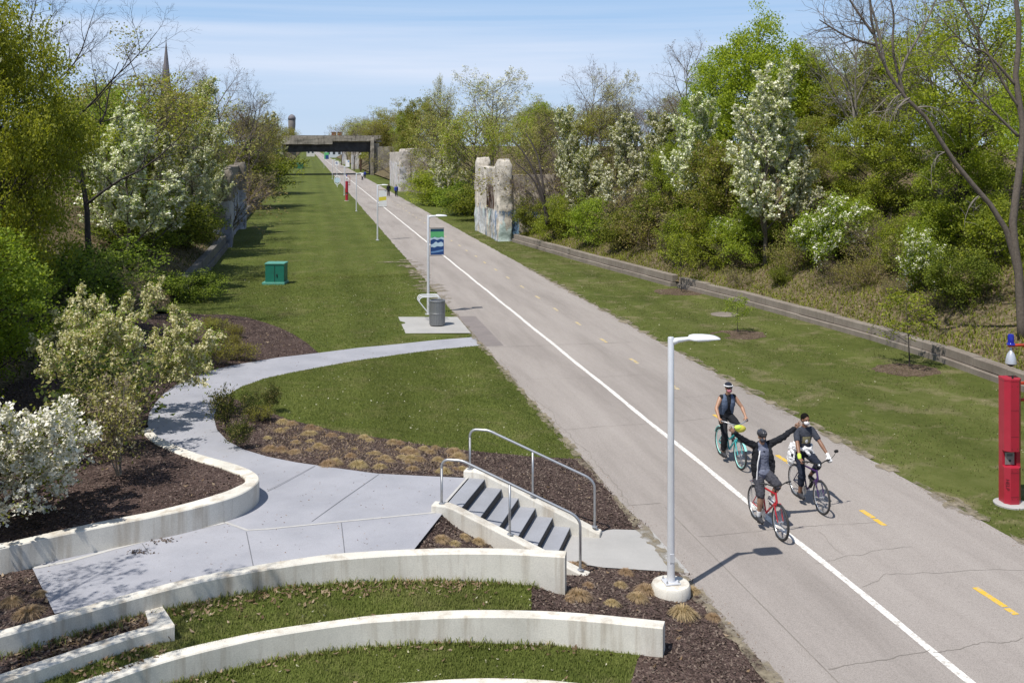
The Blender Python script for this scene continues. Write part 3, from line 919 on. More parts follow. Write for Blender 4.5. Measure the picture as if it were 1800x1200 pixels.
# ------------------------------------------------------------------ walls, stairs, rails
def resample(P, n):
    P = [Vector(p) for p in P]
    d = [0.0]
    for a, b in zip(P, P[1:]): d.append(d[-1] + (b - a).length)
    out = []
    # smooth with Catmull-Rom through the points
    for i in range(n):
        t = d[-1] * i / (n - 1)
        k = min(max(0, next((j for j in range(len(d) - 1) if d[j + 1] >= t - 1e-9), len(d) - 2)), len(d) - 2)
        f = (t - d[k]) / max(d[k + 1] - d[k], 1e-9)
        p0 = P[max(k - 1, 0)]; p1 = P[k]; p2 = P[k + 1]; p3 = P[min(k + 2, len(P) - 1)]
        m1 = (p2 - p0) / 2; m2 = (p3 - p1) / 2
        h = (2 * f**3 - 3 * f**2 + 1) * p1 + (f**3 - 2 * f**2 + f) * m1 + (-2 * f**3 + 3 * f**2) * p2 + (f**3 - f**2) * m2
        out.append(h)
    return out

def wall_mb(F, B, zbot, n=60, cham=0.018, cap0=True, cap1=True):
    """wall between two rails; top edges slightly chamfered"""
    F = resample(F, n); B = resample(B, n)
    mb = MB()
    secs = []
    for f, b in zip(F, B):
        t = (b - f); t.z = 0
        w = t.length; t.normalize()
        c = min(cham, w * 0.2)
        secs.append([Vector((f.x, f.y, zbot)), Vector((f.x, f.y, f.z - c)), f + t * c, b - t * c, Vector((b.x, b.y, b.z - c)), Vector((b.x, b.y, zbot))])
    vs = [p for s in secs for p in s]
    k = 6
    fs = []
    for i in range(n - 1):
        for j in range(k):
            j2 = (j + 1) % k
            fs.append((i * k + j, (i + 1) * k + j, (i + 1) * k + j2, i * k + j2))
    fs.append(tuple(range(k))); fs.append(tuple((n - 1) * k + j for j in range(k - 1, -1, -1)))
    mb.add(vs, fs)
    return mb

def wall_obj(name, F, B, zbot, label, cat='wall', mat='wall', n=60, cham=0.018):
    o = wall_mb(F, B, zbot, n, cham).build(name, M[mat])
    bm = bmesh.new(); bm.from_mesh(o.data)
    bmesh.ops.recalc_face_normals(bm, faces=bm.faces)
    bm.to_mesh(o.data); bm.free()
    tag(o, label, cat)
    return o

wall_obj('planter_wall', D_F, D_B, 0.5, 'curved concrete planter wall holding dark mulch left of the paved plaza, rounded at its tip', n=110)
wall_obj('terrace_wall', A_F, A_B, 0.1, 'long curved concrete wall along the front edge of the paved plaza, ending by the stairs', n=90)
wall_obj('terrace_wall', B_F, B_B, -0.4, 'middle curved concrete terrace wall between two strips of grass, ending in mulch', n=90)
wall_obj('terrace_wall', C_F, C_B, -0.6, 'lowest curved concrete terrace wall, only its top showing at the bottom edge', n=60)
w = wall_mb(A2F, A2B, 0.3, 50)
capA = [W(254, 1071, 0.752), W(266, 1091, 0.752), W(290, 1107, 0.752)]
poly = [W(252, 1070, 0.75), W(266, 1098, 0.75), A2B[-1].copy(), W(307, 1099, 0.75), W(280, 1061, 0.75)]
# short return from the end of the planter wall back to the plaza wall
q0, q1, q2, q3 = W(262, 1096, 0.752), W(307, 1098, 0.752), W(281, 1058, 0.752), W(252, 1064, 0.752)
for z_ in (0.3,):
    ply = [q0, q1, q2, q3]
    w.prism([(p.x, p.y) for p in ply], z_, 0.753)
o = w.build('planter_wall', M['wall'])
bm = bmesh.new(); bm.from_mesh(o.data); bmesh.ops.recalc_face_normals(bm, faces=bm.faces); bm.to_mesh(o.data); bm.free()
tag(o, 'low concrete planter wall with a squared return end in the lower left corner', 'wall')

# stairs: six risers between two sloping cheek walls
M['step'] = concrete_mat('broom finished step', (0.33, 0.34, 0.375), (0.28, 0.288, 0.315), 0.0, 1.4, 90.0, stain_amt=0.0, bmp=0.2)
M['riser'] = pmat('shade toned riser strip', (0.014, 0.014, 0.017), (0.02, 0.02, 0.023), 12, 0.7)  # near-black colour paints in the shade on the riser faces
stairs = thing('concrete_stairs', 'short flight of concrete steps with shade-dark risers between sloping white cheek walls', 'stairs', SP)
RUN, RISE = 0.34, PZ / 6.0
def sp(a, b, z): return SA * a + SB * b + Vector((0, 0, z))
for i in range(6):
    zt = PZ + 0.002 - i * RISE
    mb = MB()
    a0, a1 = i * RUN + (0.006 if i else 0.03), (i + 1) * RUN
    pl_ = [sp(a0, 0.0, 0), sp(a0, SW, 0), sp(a1, SW, 0), sp(a1, 0.0, 0)]
    mb.prism([(p.x, p.y) for p in pl_][::-1], zt - RISE - 0.15, zt)
    st_ = mb.build('step', M['step'], stairs)
    mb = MB()
    mb.add([sp(a1 + 0.004, 0.02, zt - RISE + 0.01), sp(a1 + 0.004, SW - 0.02, zt - RISE + 0.01), sp(a1 + 0.004, SW - 0.02, zt - 0.018), sp(a1 + 0.004, 0.02, zt - 0.018),
            sp(a1, 0.02, zt - RISE + 0.01), sp(a1, SW - 0.02, zt - RISE + 0.01), sp(a1, SW - 0.02, zt - 0.018), sp(a1, 0.02, zt - 0.018)],
           [(0, 1, 2, 3), (4, 7, 6, 5), (0, 3, 7, 4), (1, 5, 6, 2), (3, 2, 6, 7), (0, 4, 5, 1)])
    mb.build('riser', M['riser'], st_)
def cheek(b0, b1, a_start, a_end):
    mb = MB()
    prof = [(a_start, PZ + 0.13), (a_start + 0.26, PZ + 0.13), (a_start + 0.42, PZ + 0.09), (a_end - 0.1, 0.115), (a_end, 0.09), (a_end, -0.3), (a_start, -0.3)]
    vs = [sp(a, b0, z) for a, z in prof] + [sp(a, b1, z) for a, z in prof]
    k = len(prof)
    fs = [tuple(range(k)), tuple(range(2 * k - 1, k - 1, -1))]
    for i in range(k):
        j = (i + 1) % k
        fs.append((i, k + i, k + j, j))
    mb.add(vs, fs)
    o = mb.build('cheek_wall', M['wall'], stairs)
    bm = bmesh.new(); bm.from_mesh(o.data)
    bmesh.ops.recalc_face_normals(bm, faces=bm.faces)
    es = [e for e in bm.edges if len(e.link_faces) == 2 and e.calc_face_angle(0) > 0.5]
    bmesh.ops.bevel(bm, geom=es, offset=0.018, segments=2, profile=0.5, affect='EDGES')
    bm.to_mesh(o.data); bm.free()
cheek(-0.24, -0.002, -0.12, 2.72)
cheek(SW + 0.002, SW + 0.24, -0.1, 2.62)

def handrail(label, b, posts, top, a_end):
    t = thing('handrail', label, 'handrail', SP, 0, 'steel stair handrails')
    def zs(a):            # top of the cheek
        if a < 0.2: return PZ + 0.13
        return PZ + 0.13 - (a - 0.2) * (PZ + 0.02) / 2.45
    pth = []
    hgt = 0.80
    a0, a1 = posts[0], posts[-1]
    def arc(c0, c1, c2, n=6):
        return [((1 - f)**2 * Vector(c0) + 2 * f * (1 - f) * Vector(c1) + f * f * Vector(c2)) for f in [i / n for i in range(n + 1)]]
    z0 = zs(a0); ztop = z0 + hgt
    P_ = lambda a, z: (a, z)
    pts2 = [(a0, z0 - 0.05), (a0, ztop - 0.16)]
    pts2 += [tuple(p) for p in arc((a0, ztop - 0.16), (a0, ztop), (a0 + 0.16, ztop))]
    ak = a0 + 0.40
    pts2 += [tuple(p) for p in arc((ak - 0.08, ztop), (ak, ztop), (ak + 0.1, ztop - 0.045))]
    slope = (PZ + 0.02) / 2.45
    zend = ztop - 0.0 - (a1 - 0.10 - ak) * slope
    pts2 += [tuple(p) for p in arc((a1 - 0.18, zend + 0.07 * slope + 0.02), (a1, zend - 0.03), (a1, zend - 0.18))]
    pts2 += [(a1, zs(a1) - 0.08)]
    mb = MB(); mb.tube([sp(a, b, z) for a, z in pts2], 0.024, 10)
    mb.build('rail', M['steel'], t, smooth=True)
    for a in posts[1:-1]:
        mb = MB(); mb.tube([sp(a, b, zs(a) - 0.05), sp(a, b, ztop - (a - ak) * slope - 0.02)], 0.022, 10)
        mb.build('post', M['steel'], t, smooth=True)
    for a in posts:
        mb = MB(); mb.lathe([(0.055, 0), (0.055, 0.012), (0.03, 0.02)], sp(a, b, zs(a) + 0.001), 14)
        mb.build('foot_collar', M['steel'], t)
handrail('nearer bent steel handrail on the lower left cheek wall of the stairs', -0.12, (0.04, 1.30, 2.56), 0, 2.6)
handrail('farther bent steel handrail on the upper right cheek wall beside the mulch', SW + 0.12, (0.0, 1.28, 2.50), 0, 2.6)

# ------------------------------------------------------------------ low walls along the banks
def poly_wall(name, pts, th, h, label, mat, ledge=None, side=1, seg=None):
    """straight-sided wall along ground polyline pts; side +1: body lies to the right (+x) of the line"""
    P_ = [Vector((p[0], p[1], 0)) for p in pts]
    off = []
    for i, p in enumerate(P_):
        a = P_[max(i - 1, 0)]; b = P_[min(i + 1, len(P_) - 1)]
        t = (b - a).normalized()
        nrm = Vector((t.y, -t.x, 0))
        if nrm.x * side < 0: nrm = -nrm
        off.append(nrm)
    root = empty(name, P_[0])
    tag(root, label, 'wall')
    def piece(nm, i0, th0, th1, z0, z1, zj=0.02):
        mb = MB()
        rr = random.Random(i0 + int(z1 * 100))
        for i in range(len(P_) - 1):
            a, b = P_[i] - P_[0], P_[i + 1] - P_[0]
            za = z1 + rr.uniform(-zj, zj)
            g = (b - a).normalized() * 0.012
            c = [a + g + off[i] * th0, b - g + off[i + 1] * th0, b - g + off[i + 1] * th1, a + g + off[i] * th1]
            if (c[1] - c[0]).cross(c[2] - c[0]).z < 0: c = c[::-1]
            mb.prism([(q.x, q.y) for q in c], z0, za)
        o = mb.build(nm, M[mat], root)
        bm = bmesh.new(); bm.from_mesh(o.data)
        bmesh.ops.bevel(bm, geom=list(bm.edges), offset=0.02, segments=1, profile=0.5, affect='EDGES')
        bm.to_mesh(o.data); bm.free()
    piece('upper_course', 0, 0.12, 0.12 + th, h * 0.42, h)
    piece('lower_course', 0, 0.0, 0.12 + th - 0.03, -0.3, h * 0.40, 0.012)
    return root
def subdiv(pts, step):
    return [tuple(p) for p in densify([Vector((p[0], p[1], 0)) for p in pts], step, False)]
wb = [(p.x, p.y) for p in WALL_BASE]
poly_wall('bank_wall', subdiv(wb[:3], 3.2), 0.38, 0.60, 'farther length of low aged concrete bank wall, starting at the graffitied ruin and stepping at its near end', 'curb')
e = Vector((wb[2][0] + 0.25, wb[2][1] - 0.3))
poly_wall('bank_wall', subdiv([tuple(e)] + wb[3:] + [(21.4, 20.0), (21.6, 8.0)], 3.2), 0.38, 0.52, 'nearer length of low aged concrete bank wall running past the saplings to the red tower', 'curb')
M['curb_dark'] = concrete_mat('dark kerb concrete', (0.20, 0.185, 0.17), (0.13, 0.12, 0.11), 0.8, 1.2, 20.0, (0.08, 0.07, 0.06), 0.7, 0.6)  # darker kerb tone with streaks, for the left hand walls
poly_wall('bank_wall', subdiv([(-5.75, 52.2), (-5.7, 75.2)], 3.8), 0.38, 0.95, 'dark low concrete wall along the foot of the left bank behind the green utility box', 'curb_dark', side=-1)
poly_wall('bank_wall', subdiv([(-6.1, 96.0), (-6.2, 180), (-6.3, 250.0)], 6.0), 0.4, 0.8, 'distant low wall along the left edge of the lawn before the bridge', 'curb_dark', side=-1)
poly_wall('bank_wall', subdiv([(15.6, 165.0), (17.2, 158.0), (19.0, 148.0)], 3.0), 0.4, 0.9, 'short low wall leaving the farther ruined abutment under grey brush', 'curb')

# ------------------------------------------------------------------ ruined bridge abutments
def jag(o, amp, scale, seed, cuts=3, zmin=None):
    """subdivide and roughen a block so edges look broken"""
    from mathutils import noise as mn
    bm = bmesh.new(); bm.from_mesh(o.data)
    bmesh.ops.subdivide_edges(bm, edges=list(bm.edges), cuts=cuts, use_grid_fill=True)
    bmesh.ops.subdivide_edges(bm, edges=list(bm.edges), cuts=1, use_grid_fill=True)
    for v in bm.verts:
        q = v.co * scale + Vector((seed, seed * 1.7, 0))
        d = mn.noise_vector(q) * amp + mn.noise_vector(q * 3.1) * amp * 0.5
        v.co += d
    bm.normal_update()
    bm.to_mesh(o.data); bm.free()

def graffiti_mat(name, zlim, tints, amt=0.9, scale=0.9, base=(0.45, 0.395, 0.32)):
    """weathered concrete with flat sprayed patches on its lower part"""
    m, n, l, p = base_mat(name)
    v = coords(n, l)
    big = noise(n, l, v, 0.8, 7, 0.68)
    r1 = ramp(n, [(0.30, tuple(x * 0.68 for x in base)), (0.50, base), (0.70, tuple(min(1, x * 1.2) for x in base))])
    l.new(big.outputs['Fac'], r1.inputs[0])
    vs = coords(n, l, (2.2, 2.2, 0.12))
    st = noise(n, l, vs, 1.2, 6, 0.65)
    rs = ramp(n, [(0.50, (0, 0, 0)), (0.72, (1, 1, 1))]); l.new(st.outputs['Fac'], rs.inputs[0])
    k = mth(n, l, 'MULTIPLY', rs.outputs[0], 0.42)
    c1 = mixc(n, l, k, r1.outputs[0], (0.20, 0.15, 0.105))
    vv = coords(n, l, (1.0, 1.0, 0.42))
    wob = noise(n, l, vv, 2.4, 6, 0.72)
    va = n.new('ShaderNodeVectorMath'); va.operation = 'ADD'
    l.new(vv, va.inputs[0]); l.new(wob.outputs['Color'], va.inputs[1])
    vo = n.new('ShaderNodeTexVoronoi'); vo.inputs['Scale'].default_value = scale * 1.7
    l.new(va.outputs[0], vo.inputs['Vector'])
    sc_ = n.new('ShaderNodeSeparateColor'); l.new(vo.outputs['Color'], sc_.inputs[0])
    rt = ramp(n, [(i / max(1, len(tints)), c) for i, c in enumerate(tints)])
    rt.color_ramp.interpolation = 'CONSTANT'
    l.new(sc_.outputs[0], rt.inputs[0])
    c2 = rt.outputs[0]
    # height limit with a ragged upper edge
    sx = n.new('ShaderNodeSeparateXYZ'); l.new(v, sx.inputs[0])
    rg = noise(n, l, v, 0.9, 4, 0.6)
    lim = mth(n, l, 'MULTIPLY_ADD', rg.outputs['Fac'], 1.6); lim.node.inputs[2].default_value = zlim - 0.8
    below = mth(n, l, 'LESS_THAN', sx.outputs['Z'], lim)
    pres = mth(n, l, 'GREATER_THAN', sc_.outputs[1], 0.28)
    a = mth(n, l, 'MULTIPLY', below, pres)
    a2 = mth(n, l, 'MULTIPLY', a, amt)
    c3 = mixc(n, l, a2, c1, c2)
    g = noise(n, l, v, 3.2, 9, 0.78)
    gr = ramp(n, [(0.34, (0.38, 0.36, 0.33)), (0.46, (0.92, 0.92, 0.92)), (0.7, (1.12, 1.12, 1.12))]); l.new(g.outputs['Fac'], gr.inputs[0])
    c4 = mixc(n, l, 1.0, c3, gr.outputs[0], 'MULTIPLY')
    l.new(c4, p.inputs['Base Color'])
    p.inputs['Roughness'].default_value = 0.9
    p.inputs['Specular IOR Level'].default_value = 0.2
    bump(n, l, p, g.outputs['Fac'], 0.9, 0.06)
    return m
M['graf_near'] = graffiti_mat('sprayed ruin concrete', 2.3, [(0.62, 0.62, 0.62), (0.52, 0.55, 0.58), (0.22, 0.24, 0.30), (0.50, 0.62, 0.60), (0.66, 0.66, 0.66), (0.18, 0.27, 0.42)], 0.85, 0.9, (0.60, 0.55, 0.475))
M['graf_blue'] = graffiti_mat('blue sprayed ruin concrete', 2.4, [(0.10, 0.20, 0.34), (0.05, 0.07, 0.12), (0.22, 0.38, 0.55), (0.62, 0.65, 0.68), (0.08, 0.14, 0.24)], 0.95, 1.1)
M['graf_far'] = graffiti_mat('faint sprayed ruin concrete', 4.6, [(0.60, 0.58, 0.58), (0.66, 0.64, 0.62), (0.50, 0.50, 0.54), (0.62, 0.56, 0.58)], 0.75, 0.5, (0.52, 0.47, 0.42))
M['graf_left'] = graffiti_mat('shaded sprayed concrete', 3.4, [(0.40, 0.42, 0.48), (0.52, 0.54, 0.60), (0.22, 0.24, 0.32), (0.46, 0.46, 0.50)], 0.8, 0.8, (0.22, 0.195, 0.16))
M['rust'] = pmat('rusty reinforcing bars', (0.105, 0.055, 0.038), (0.06, 0.035, 0.028), 9, 0.9)

def pier(root, mat, c, sx, sy, h, seed, top=0.25):
    """upright with rounded broken top"""
    mb = MB()
    n = 14
    prof = []
    k = 12
    vs = []; fs = []
    rr = random.Random(seed)
    for i in range(k + 1):
        z = -0.3 + (h + 0.3) * i / k
        s = 1.0
        if i == k: s = 0.78
        elif i == k - 1: s = 0.98; z += 0.18
        for j in range(n):
            a = 2 * math.pi * j / n
            ca, sa = math.cos(a), math.sin(a)
            q = 0.26
            x = sx / 2 * abs(ca)**q * (1 if ca > 0 else -1); y = sy / 2 * abs(sa)**q * (1 if sa > 0 else -1)
            e = rr.uniform(0.95, 1.05)
            vs.append((c[0] + x * s * e, c[1] + y * s * e, z + (rr.uniform(-.12, .12) if i == k else 0)))
    for i in range(k):
        for j in range(n):
            j2 = (j + 1) % n
            fs.append((i * n + j, i * n + j2, (i + 1) * n + j2, (i + 1) * n + j))
    fs.append(tuple(k * n + j for j in range(n)))
    mb.add(vs, fs)
    o = mb.build('pier', M[mat], root)
    jag(o, 0.09, 1.1, seed, 1)
    o.data.polygons.foreach_set('use_smooth', [True] * len(o.data.polygons))
    return o

# nearer right ruin (two piers, a recessed panel with rusty bars, a return wall into the bank)
ra = thing('ruined_abutment', 'tall broken concrete bridge abutment with graffiti and exposed rusty bars at the right lawn edge', 'abutment', (14.9, 76.5, 0))
mb = MB(); mb.box((0.17, 5.6, 2.7), (0.9, 9.0, 6.0)); o = mb.build('wall', M['graf_near'], ra); jag(o, 0.10, 0.8, 3.0, 4)
pier(ra, 'graf_near', (0.25, 0.65, 0), 1.25, 1.5, 6.35, 11)
pier(ra, 'graf_near', (0.25, 10.2, 0), 1.2, 1.7, 6.45, 12)
mb = MB(); mb.box((3.6, 0.55, 2.5), (6.2, 0.9, 5.4)); o = mb.build('return_wall', M['graf_blue'], ra); jag(o, 0.12, 0.7, 5.0, 4)
for j, y in enumerate((2.2, 3.1, 4.0, 4.9)):
    mb = MB(); mb.box((-0.26, y, 3.35), (0.16, 0.26, 1.9)); o = mb.build('rusty_bars', M['rust'], ra); jag(o, 0.05, 2.0, 7 + y, 2)

# farther right ruin
rb = thing('ruined_abutment', 'farther pale ruined abutment with faint graffiti beside the two walkers', 'abutment', (15.0, 163.0, 0))
mb = MB(); mb.box((0.9, 13.0, 3.0), (1.4, 26.0, 6.6)); o = mb.build('wall', M['graf_far'], rb); jag(o, 0.12, 0.4, 2.0, 4)
pier(rb, 'graf_far', (0.6, 0.9, 0), 1.9, 2.0, 6.9, 21)
mb = MB(); mb.box((4.3, 0.6, 3.4), (7.0, 1.0, 7.2)); o = mb.build('return_wall', M['graf_far'], rb); jag(o, 0.14, 0.5, 6.0, 4)

# left ruin
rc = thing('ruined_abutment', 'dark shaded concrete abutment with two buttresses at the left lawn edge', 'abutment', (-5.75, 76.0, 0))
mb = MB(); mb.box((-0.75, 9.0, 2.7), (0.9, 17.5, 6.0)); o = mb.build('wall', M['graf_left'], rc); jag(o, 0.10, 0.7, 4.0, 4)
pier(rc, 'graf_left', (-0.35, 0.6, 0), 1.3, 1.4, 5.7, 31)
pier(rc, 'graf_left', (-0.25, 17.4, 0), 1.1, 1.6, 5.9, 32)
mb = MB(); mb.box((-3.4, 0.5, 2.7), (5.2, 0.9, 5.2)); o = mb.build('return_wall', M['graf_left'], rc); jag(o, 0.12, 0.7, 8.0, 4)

# ------------------------------------------------------------------ the road bridge over the trail
BY = 256.0
br = thing('road_bridge', 'old concrete road bridge with chipped beams crossing over the trail in the distance', 'bridge', (5.0, BY, 0))
ZD = 9.55
mb = MB(); mb.box((0, 7.0, ZD - 0.9), (27.0, 13.4, 0.5)); o = mb.build('deck', M['bridgecon'], br)
mb = MB(); mb.box((-5.5, -0.05, ZD - 1.0), (13.2, 0.9, 1.5)); o = mb.build('fascia_beam', M['bridgecon'], br); jag(o, 0.10, 0.5, 1.0, 4)
mb = MB(); mb.box((6.6, -0.05, ZD - 0.55), (11.0, 0.8, 0.65)); o = mb.build('fascia_beam', M['bridgecon'], br); jag(o, 0.12, 0.6, 9.0, 4)
M['spall'] = pmat('dark spalled concrete', (0.060, 0.056, 0.058), (0.025, 0.024, 0.026), 0.9, 0.9, 0, 0.6)
for x in np.linspace(-10.5, 10.3, 9):
    mb = MB(); mb.box((x, 6.9, ZD - 2.4), (0.9, 12.6, 2.5)); o = mb.build('girder', M['spall'], br)
mb = MB(); mb.box((0.2, 1.0, ZD - 2.3), (23.6, 0.8, 2.7)); o = mb.build('cross_beam', M['spall'], br); jag(o, 0.18, 0.6, 3.3, 4)
mb = MB()
mb.box((0, -0.1, ZD + 0.42), (27.0, 0.35, 0.22))
for x in np.linspace(-13, 13, 14): mb.box((x, -0.1, ZD + 0.06), (0.35, 0.34, 0.62))
mb.box((0, -0.1, ZD - 0.17), (27.0, 0.42, 0.20))
o = mb.build('parapet', M['bridgecon'], br)
mb = MB(); mb.box((0, 13.6, ZD + 0.1), (27.0, 0.35, 0.9)); mb.build('parapet', M['bridgecon'], br)
mb = MB(); mb.box((-11.9, 7.0, 3.9), (1.8, 13.8, 8.4)); o = mb.build('abutment', M['bridgecon'], br)
mb = MB(); mb.box((12.0, 7.0, 3.9), (1.8, 13.8, 8.4)); o = mb.build('abutment', M['bridgecon'], br)
pier(br, 'bridgecon', (11.15, -0.1, 0), 0.9, 1.2, 9.6, 41)
mb = MB(); mb.box((-17.0, 0.2, 4.2), (8.5, 0.9, 8.4)); o = mb.build('wing_wall', M['bridgecon'], br); jag(o, .12, .5, 4.4, 3)
mb = MB(); mb.box((16.6, 0.6, 3.6), (7.5, 0.9, 7.2)); o = mb.build('wing_wall', M['bridgecon'], br); jag(o, .12, .5, 5.4, 3)

# beyond the bridge: pale piers, low buildings, far tower, chimneys, church spire
for (x, y, h, s, lab) in ((14.8, 322, 6.0, 2.2, 'wide pale concrete pier seen through the bridge, nearer of two by the trail'), (14.6, 405, 6.4, 2.0, 'slim pale concrete pier seen through the bridge, farther of two by the trail')):
    t = thing('concrete_pier', lab, 'pier', (x, y, 0))
    mb = MB(); mb.box((0, 0, h / 2 - 0.2), (s, s * 1.4, h + 0.4)); o = mb.build('shaft', M['graf_far'], t); jag(o, 0.12, 0.5, h, 2)
    mb = MB(); mb.box((0, 0, h + 0.05), (s * 1.15, s * 1.5, 0.5)); mb.build('cap', M['graf_far'], t)
M['pale'] = pmat('pale painted wall', (0.62, 0.66, 0.70), (0.52, 0.57, 0.62), 0.4, 0.7)
M['pale_warm'] = pmat('off white wall', (0.68, 0.66, 0.62), (0.58, 0.56, 0.53), 0.4, 0.7)
M['win'] = pmat('dark window glass', (0.03, 0.04, 0.05), (0.05, 0.06, 0.07), 2, 0.2)
M['brick'] = pmat('red brick', (0.30, 0.085, 0.060), (0.22, 0.06, 0.045), 2.0, 0.85)
M['slate'] = pmat('grey spire slate', (0.20, 0.185, 0.195), (0.14, 0.13, 0.14), 0.5, 0.8)
M['stone'] = pmat('grey church stone', (0.26, 0.235, 0.215), (0.19, 0.17, 0.155), 0.5, 0.85)
def building(name, label, x, y, sx, sy, h, mat, nwin, roof=None):
    t = thing(name, label, 'building', (x, y, 0))
    mb = MB(); mb.box((0, 0, h / 2), (sx, sy, h)); mb.build('wall', M[mat], t)
    mb = MB(); mb.box((0, 0, h + 0.2), (sx + 0.5, sy + 0.5, 0.4)); mb.build('roof', M[roof or 'stone'], t)
    for i in range(nwin):
        xx = -sx / 2 + sx * (i + 0.5) / nwin
        mb = MB(); mb.box((xx, -sy / 2, h * 0.55), (sx / nwin * 0.45, 0.12, h * 0.35)); mb.build('window', M['win'], t)
    return t
building('low_building', 'long pale blue building seen under the bridge beside the far trail', 21.0, 640, 20, 26, 5.4, 'pale', 6)
building('white_building', 'small bright white block at the far end of the lawn under the bridge', 2.0, 700, 5.5, 8, 6.2, 'pale_warm', 2)
t = building('brick_building', 'red brick building with dark chimneys showing just above the bridge deck', 23.5, 720, 22, 16, 13.2, 'brick', 7, 'brick')
for dx, w_, h_, m_ in ((-5.2, 3.4, 3.2, 'brick'), (-1.2, 3.2, 3.2, 'brick'), (8.0, 3.6, 2.6, 'slate')):
    mb = MB(); mb.box((dx, -2, 13.6 + h_ / 2), (w_, 3, h_)); o = mb.build('chimney', M[m_], t)
    mb = MB(); mb.box((dx, -2, 13.6 + h_ + 0.2), (w_ + 0.4, 3.4, 0.4)); mb.build('chimney_cap', M[m_], o)
# far tower with bulbous head
p = WD(513, 640, 0)
t = thing('water_tower', 'slender far tower with a bulbous dark topped head left of the bridge', 'tower', (p.x, p.y, 0))
mb = MB(); mb.lathe([(3.0, 0), (2.2, 8), (1.5, 15), (1.6, 16)], n=16); mb.build('shaft', M['stone'], t, smooth=True)
mb = MB(); mb.lathe([(1.5, 15.8), (2.1, 18.5), (2.3, 20.5), (2.3, 23.5), (2.2, 24.2)], n=18); mb.build('tank', M['stone'], t, smooth=True)
mb = MB(); mb.lathe([(2.5, 24.1), (2.4, 25.4), (1.9, 26.6), (0.3, 27.6)], n=18); mb.build('roof', M['slate'], t, smooth=True)
# church spire over the trees on the left
p = WD(292, 330, 0)
t = thing('church_spire', 'slim grey church spire rising over the trees on the left', 'church', (p.x, p.y, 6.5))
mb = MB(); mb.box((0, 0, 7.0), (4.6, 4.6, 14.0)); o = mb.build('tower', M['stone'], t)
for a in range(4):
    R_ = Matrix.Rotation(a * math.pi / 2, 3, 'Z')
    mb = MB(); mb.box(R_ @ Vector((0, -2.3, 10.2)), (1.6, 0.2, 3.6), R_); mb.build('window', M['win'], o)
mb = MB(); mb.lathe([(2.3, 14.0), (2.1, 15.2), (0.14, 35.0), (0.06, 35.6)], n=8); mb.build('spire', M['slate'], t)
for sx in (-1, 1):
    for sy in (-1, 1):
        mb = MB(); mb.lathe([(0.6, 13.8), (0.6, 15.0), (0.05, 18.5)], (sx * 1.9, sy * 1.9, 0), 8); mb.build('pinnacle', M['slate'], t)
mb = MB(); mb.tube([(0, 0, 35.4), (0, 0, 37)], 0.07, 6); mb.tube([(-.5, 0, 36.5), (.5, 0, 36.5)], 0.06, 6); mb.build('cross', M['dark'], t)
# ------------------------------------------------------------------ street furniture
M['lens'] = pmat('lamp lens', (0.55, 0.56, 0.56), (0.48, 0.49, 0.50), 8, 0.2)
def lamp_parts(root, height, base=True):
    if base:
        mb = MB(); mb.lathe([(0.30, -0.5), (0.325, 0.0), (0.325, 0.15), (0.305, 0.19), (0.05, 0.2)], n=28)
        b = mb.build('concrete_base', M['wall'], root, smooth=True, auto=35)
    z0 = 0.2 if base else 0.0
    mb = MB(); mb.box((0, 0, z0 + 0.014), (0.26, 0.26, 0.025), None, 0.006)
    pb = mb.build('base_plate', M['galv'], root)
    for sx in (-1, 1):
        for sy in (-1, 1):
            mb = MB(); mb.lathe([(0.016, 0), (0.016, 0.03), (0.008, 0.045)], (sx * 0.1, sy * 0.1, z0 + 0.026), 6); mb.build('anchor_bolt', M['steel'], pb)
    mb = MB(); mb.lathe([(0.072, z0 + 0.02), (0.062, z0 + 0.12), (0.057, height * 0.5), (0.052, height), (0.044, height + 0.012)], n=18)
    mb.build('pole', M['galv'], root, smooth=True, auto=40)
    mb = MB(); mb.box((0, -0.060, z0 + 0.42), (0.075, 0.014, 0.15), None, 0.004); mb.build('hand_hole_cover', M['galv'], root)
    # arm
    mb = MB()
    mb.tube([(0.03, 0, height - 0.07), (0.12, 0, height - 0.045), (0.30, 0, height - 0.03), (0.40, 0, height - 0.03)], [0.06, 0.045, 0.034, 0.04], 12)
    mb.build('arm', M['whitepaint'], root, smooth=True)
    # leaf shaped head
    mb = MB()
    n = 14
    sec = [(0.32, 0.045, 0.035), (0.36, 0.145, 0.060), (0.43, 0.172, 0.072), (0.58, 0.176, 0.066), (0.72, 0.172, 0.050), (0.81, 0.160, 0.030), (0.835, 0.120, 0.014)]
    vs = []; fs = []
    for (x, w, h) in sec:
        for j in range(n):
            a = 2 * math.pi * j / n
            zz = math.sin(a)
            ca = math.cos(a)
            vs.append((x, w * math.copysign(abs(ca) ** 0.6, ca), height - 0.035 + (h * zz if zz > 0 else h * 0.35 * zz)))
    for i in range(len(sec) - 1):
        for j in range(n):
            j2 = (j + 1) % n
            fs.append((i * n + j, (i + 1) * n + j, (i + 1) * n + j2, i * n + j2))
    fs.append(tuple(range(n))); fs.append(tuple((len(sec) - 1) * n + j for j in range(n - 1, -1, -1)))
    mb.add(vs, fs)
    hd = mb.build('lamp_head', M['whitepaint'], root, smooth=True)
    mb = MB(); mb.box((0.55, 0, height - 0.062), (0.24, 0.2, 0.014), None, 0.004); mb.build('lens', M['lens'], hd)
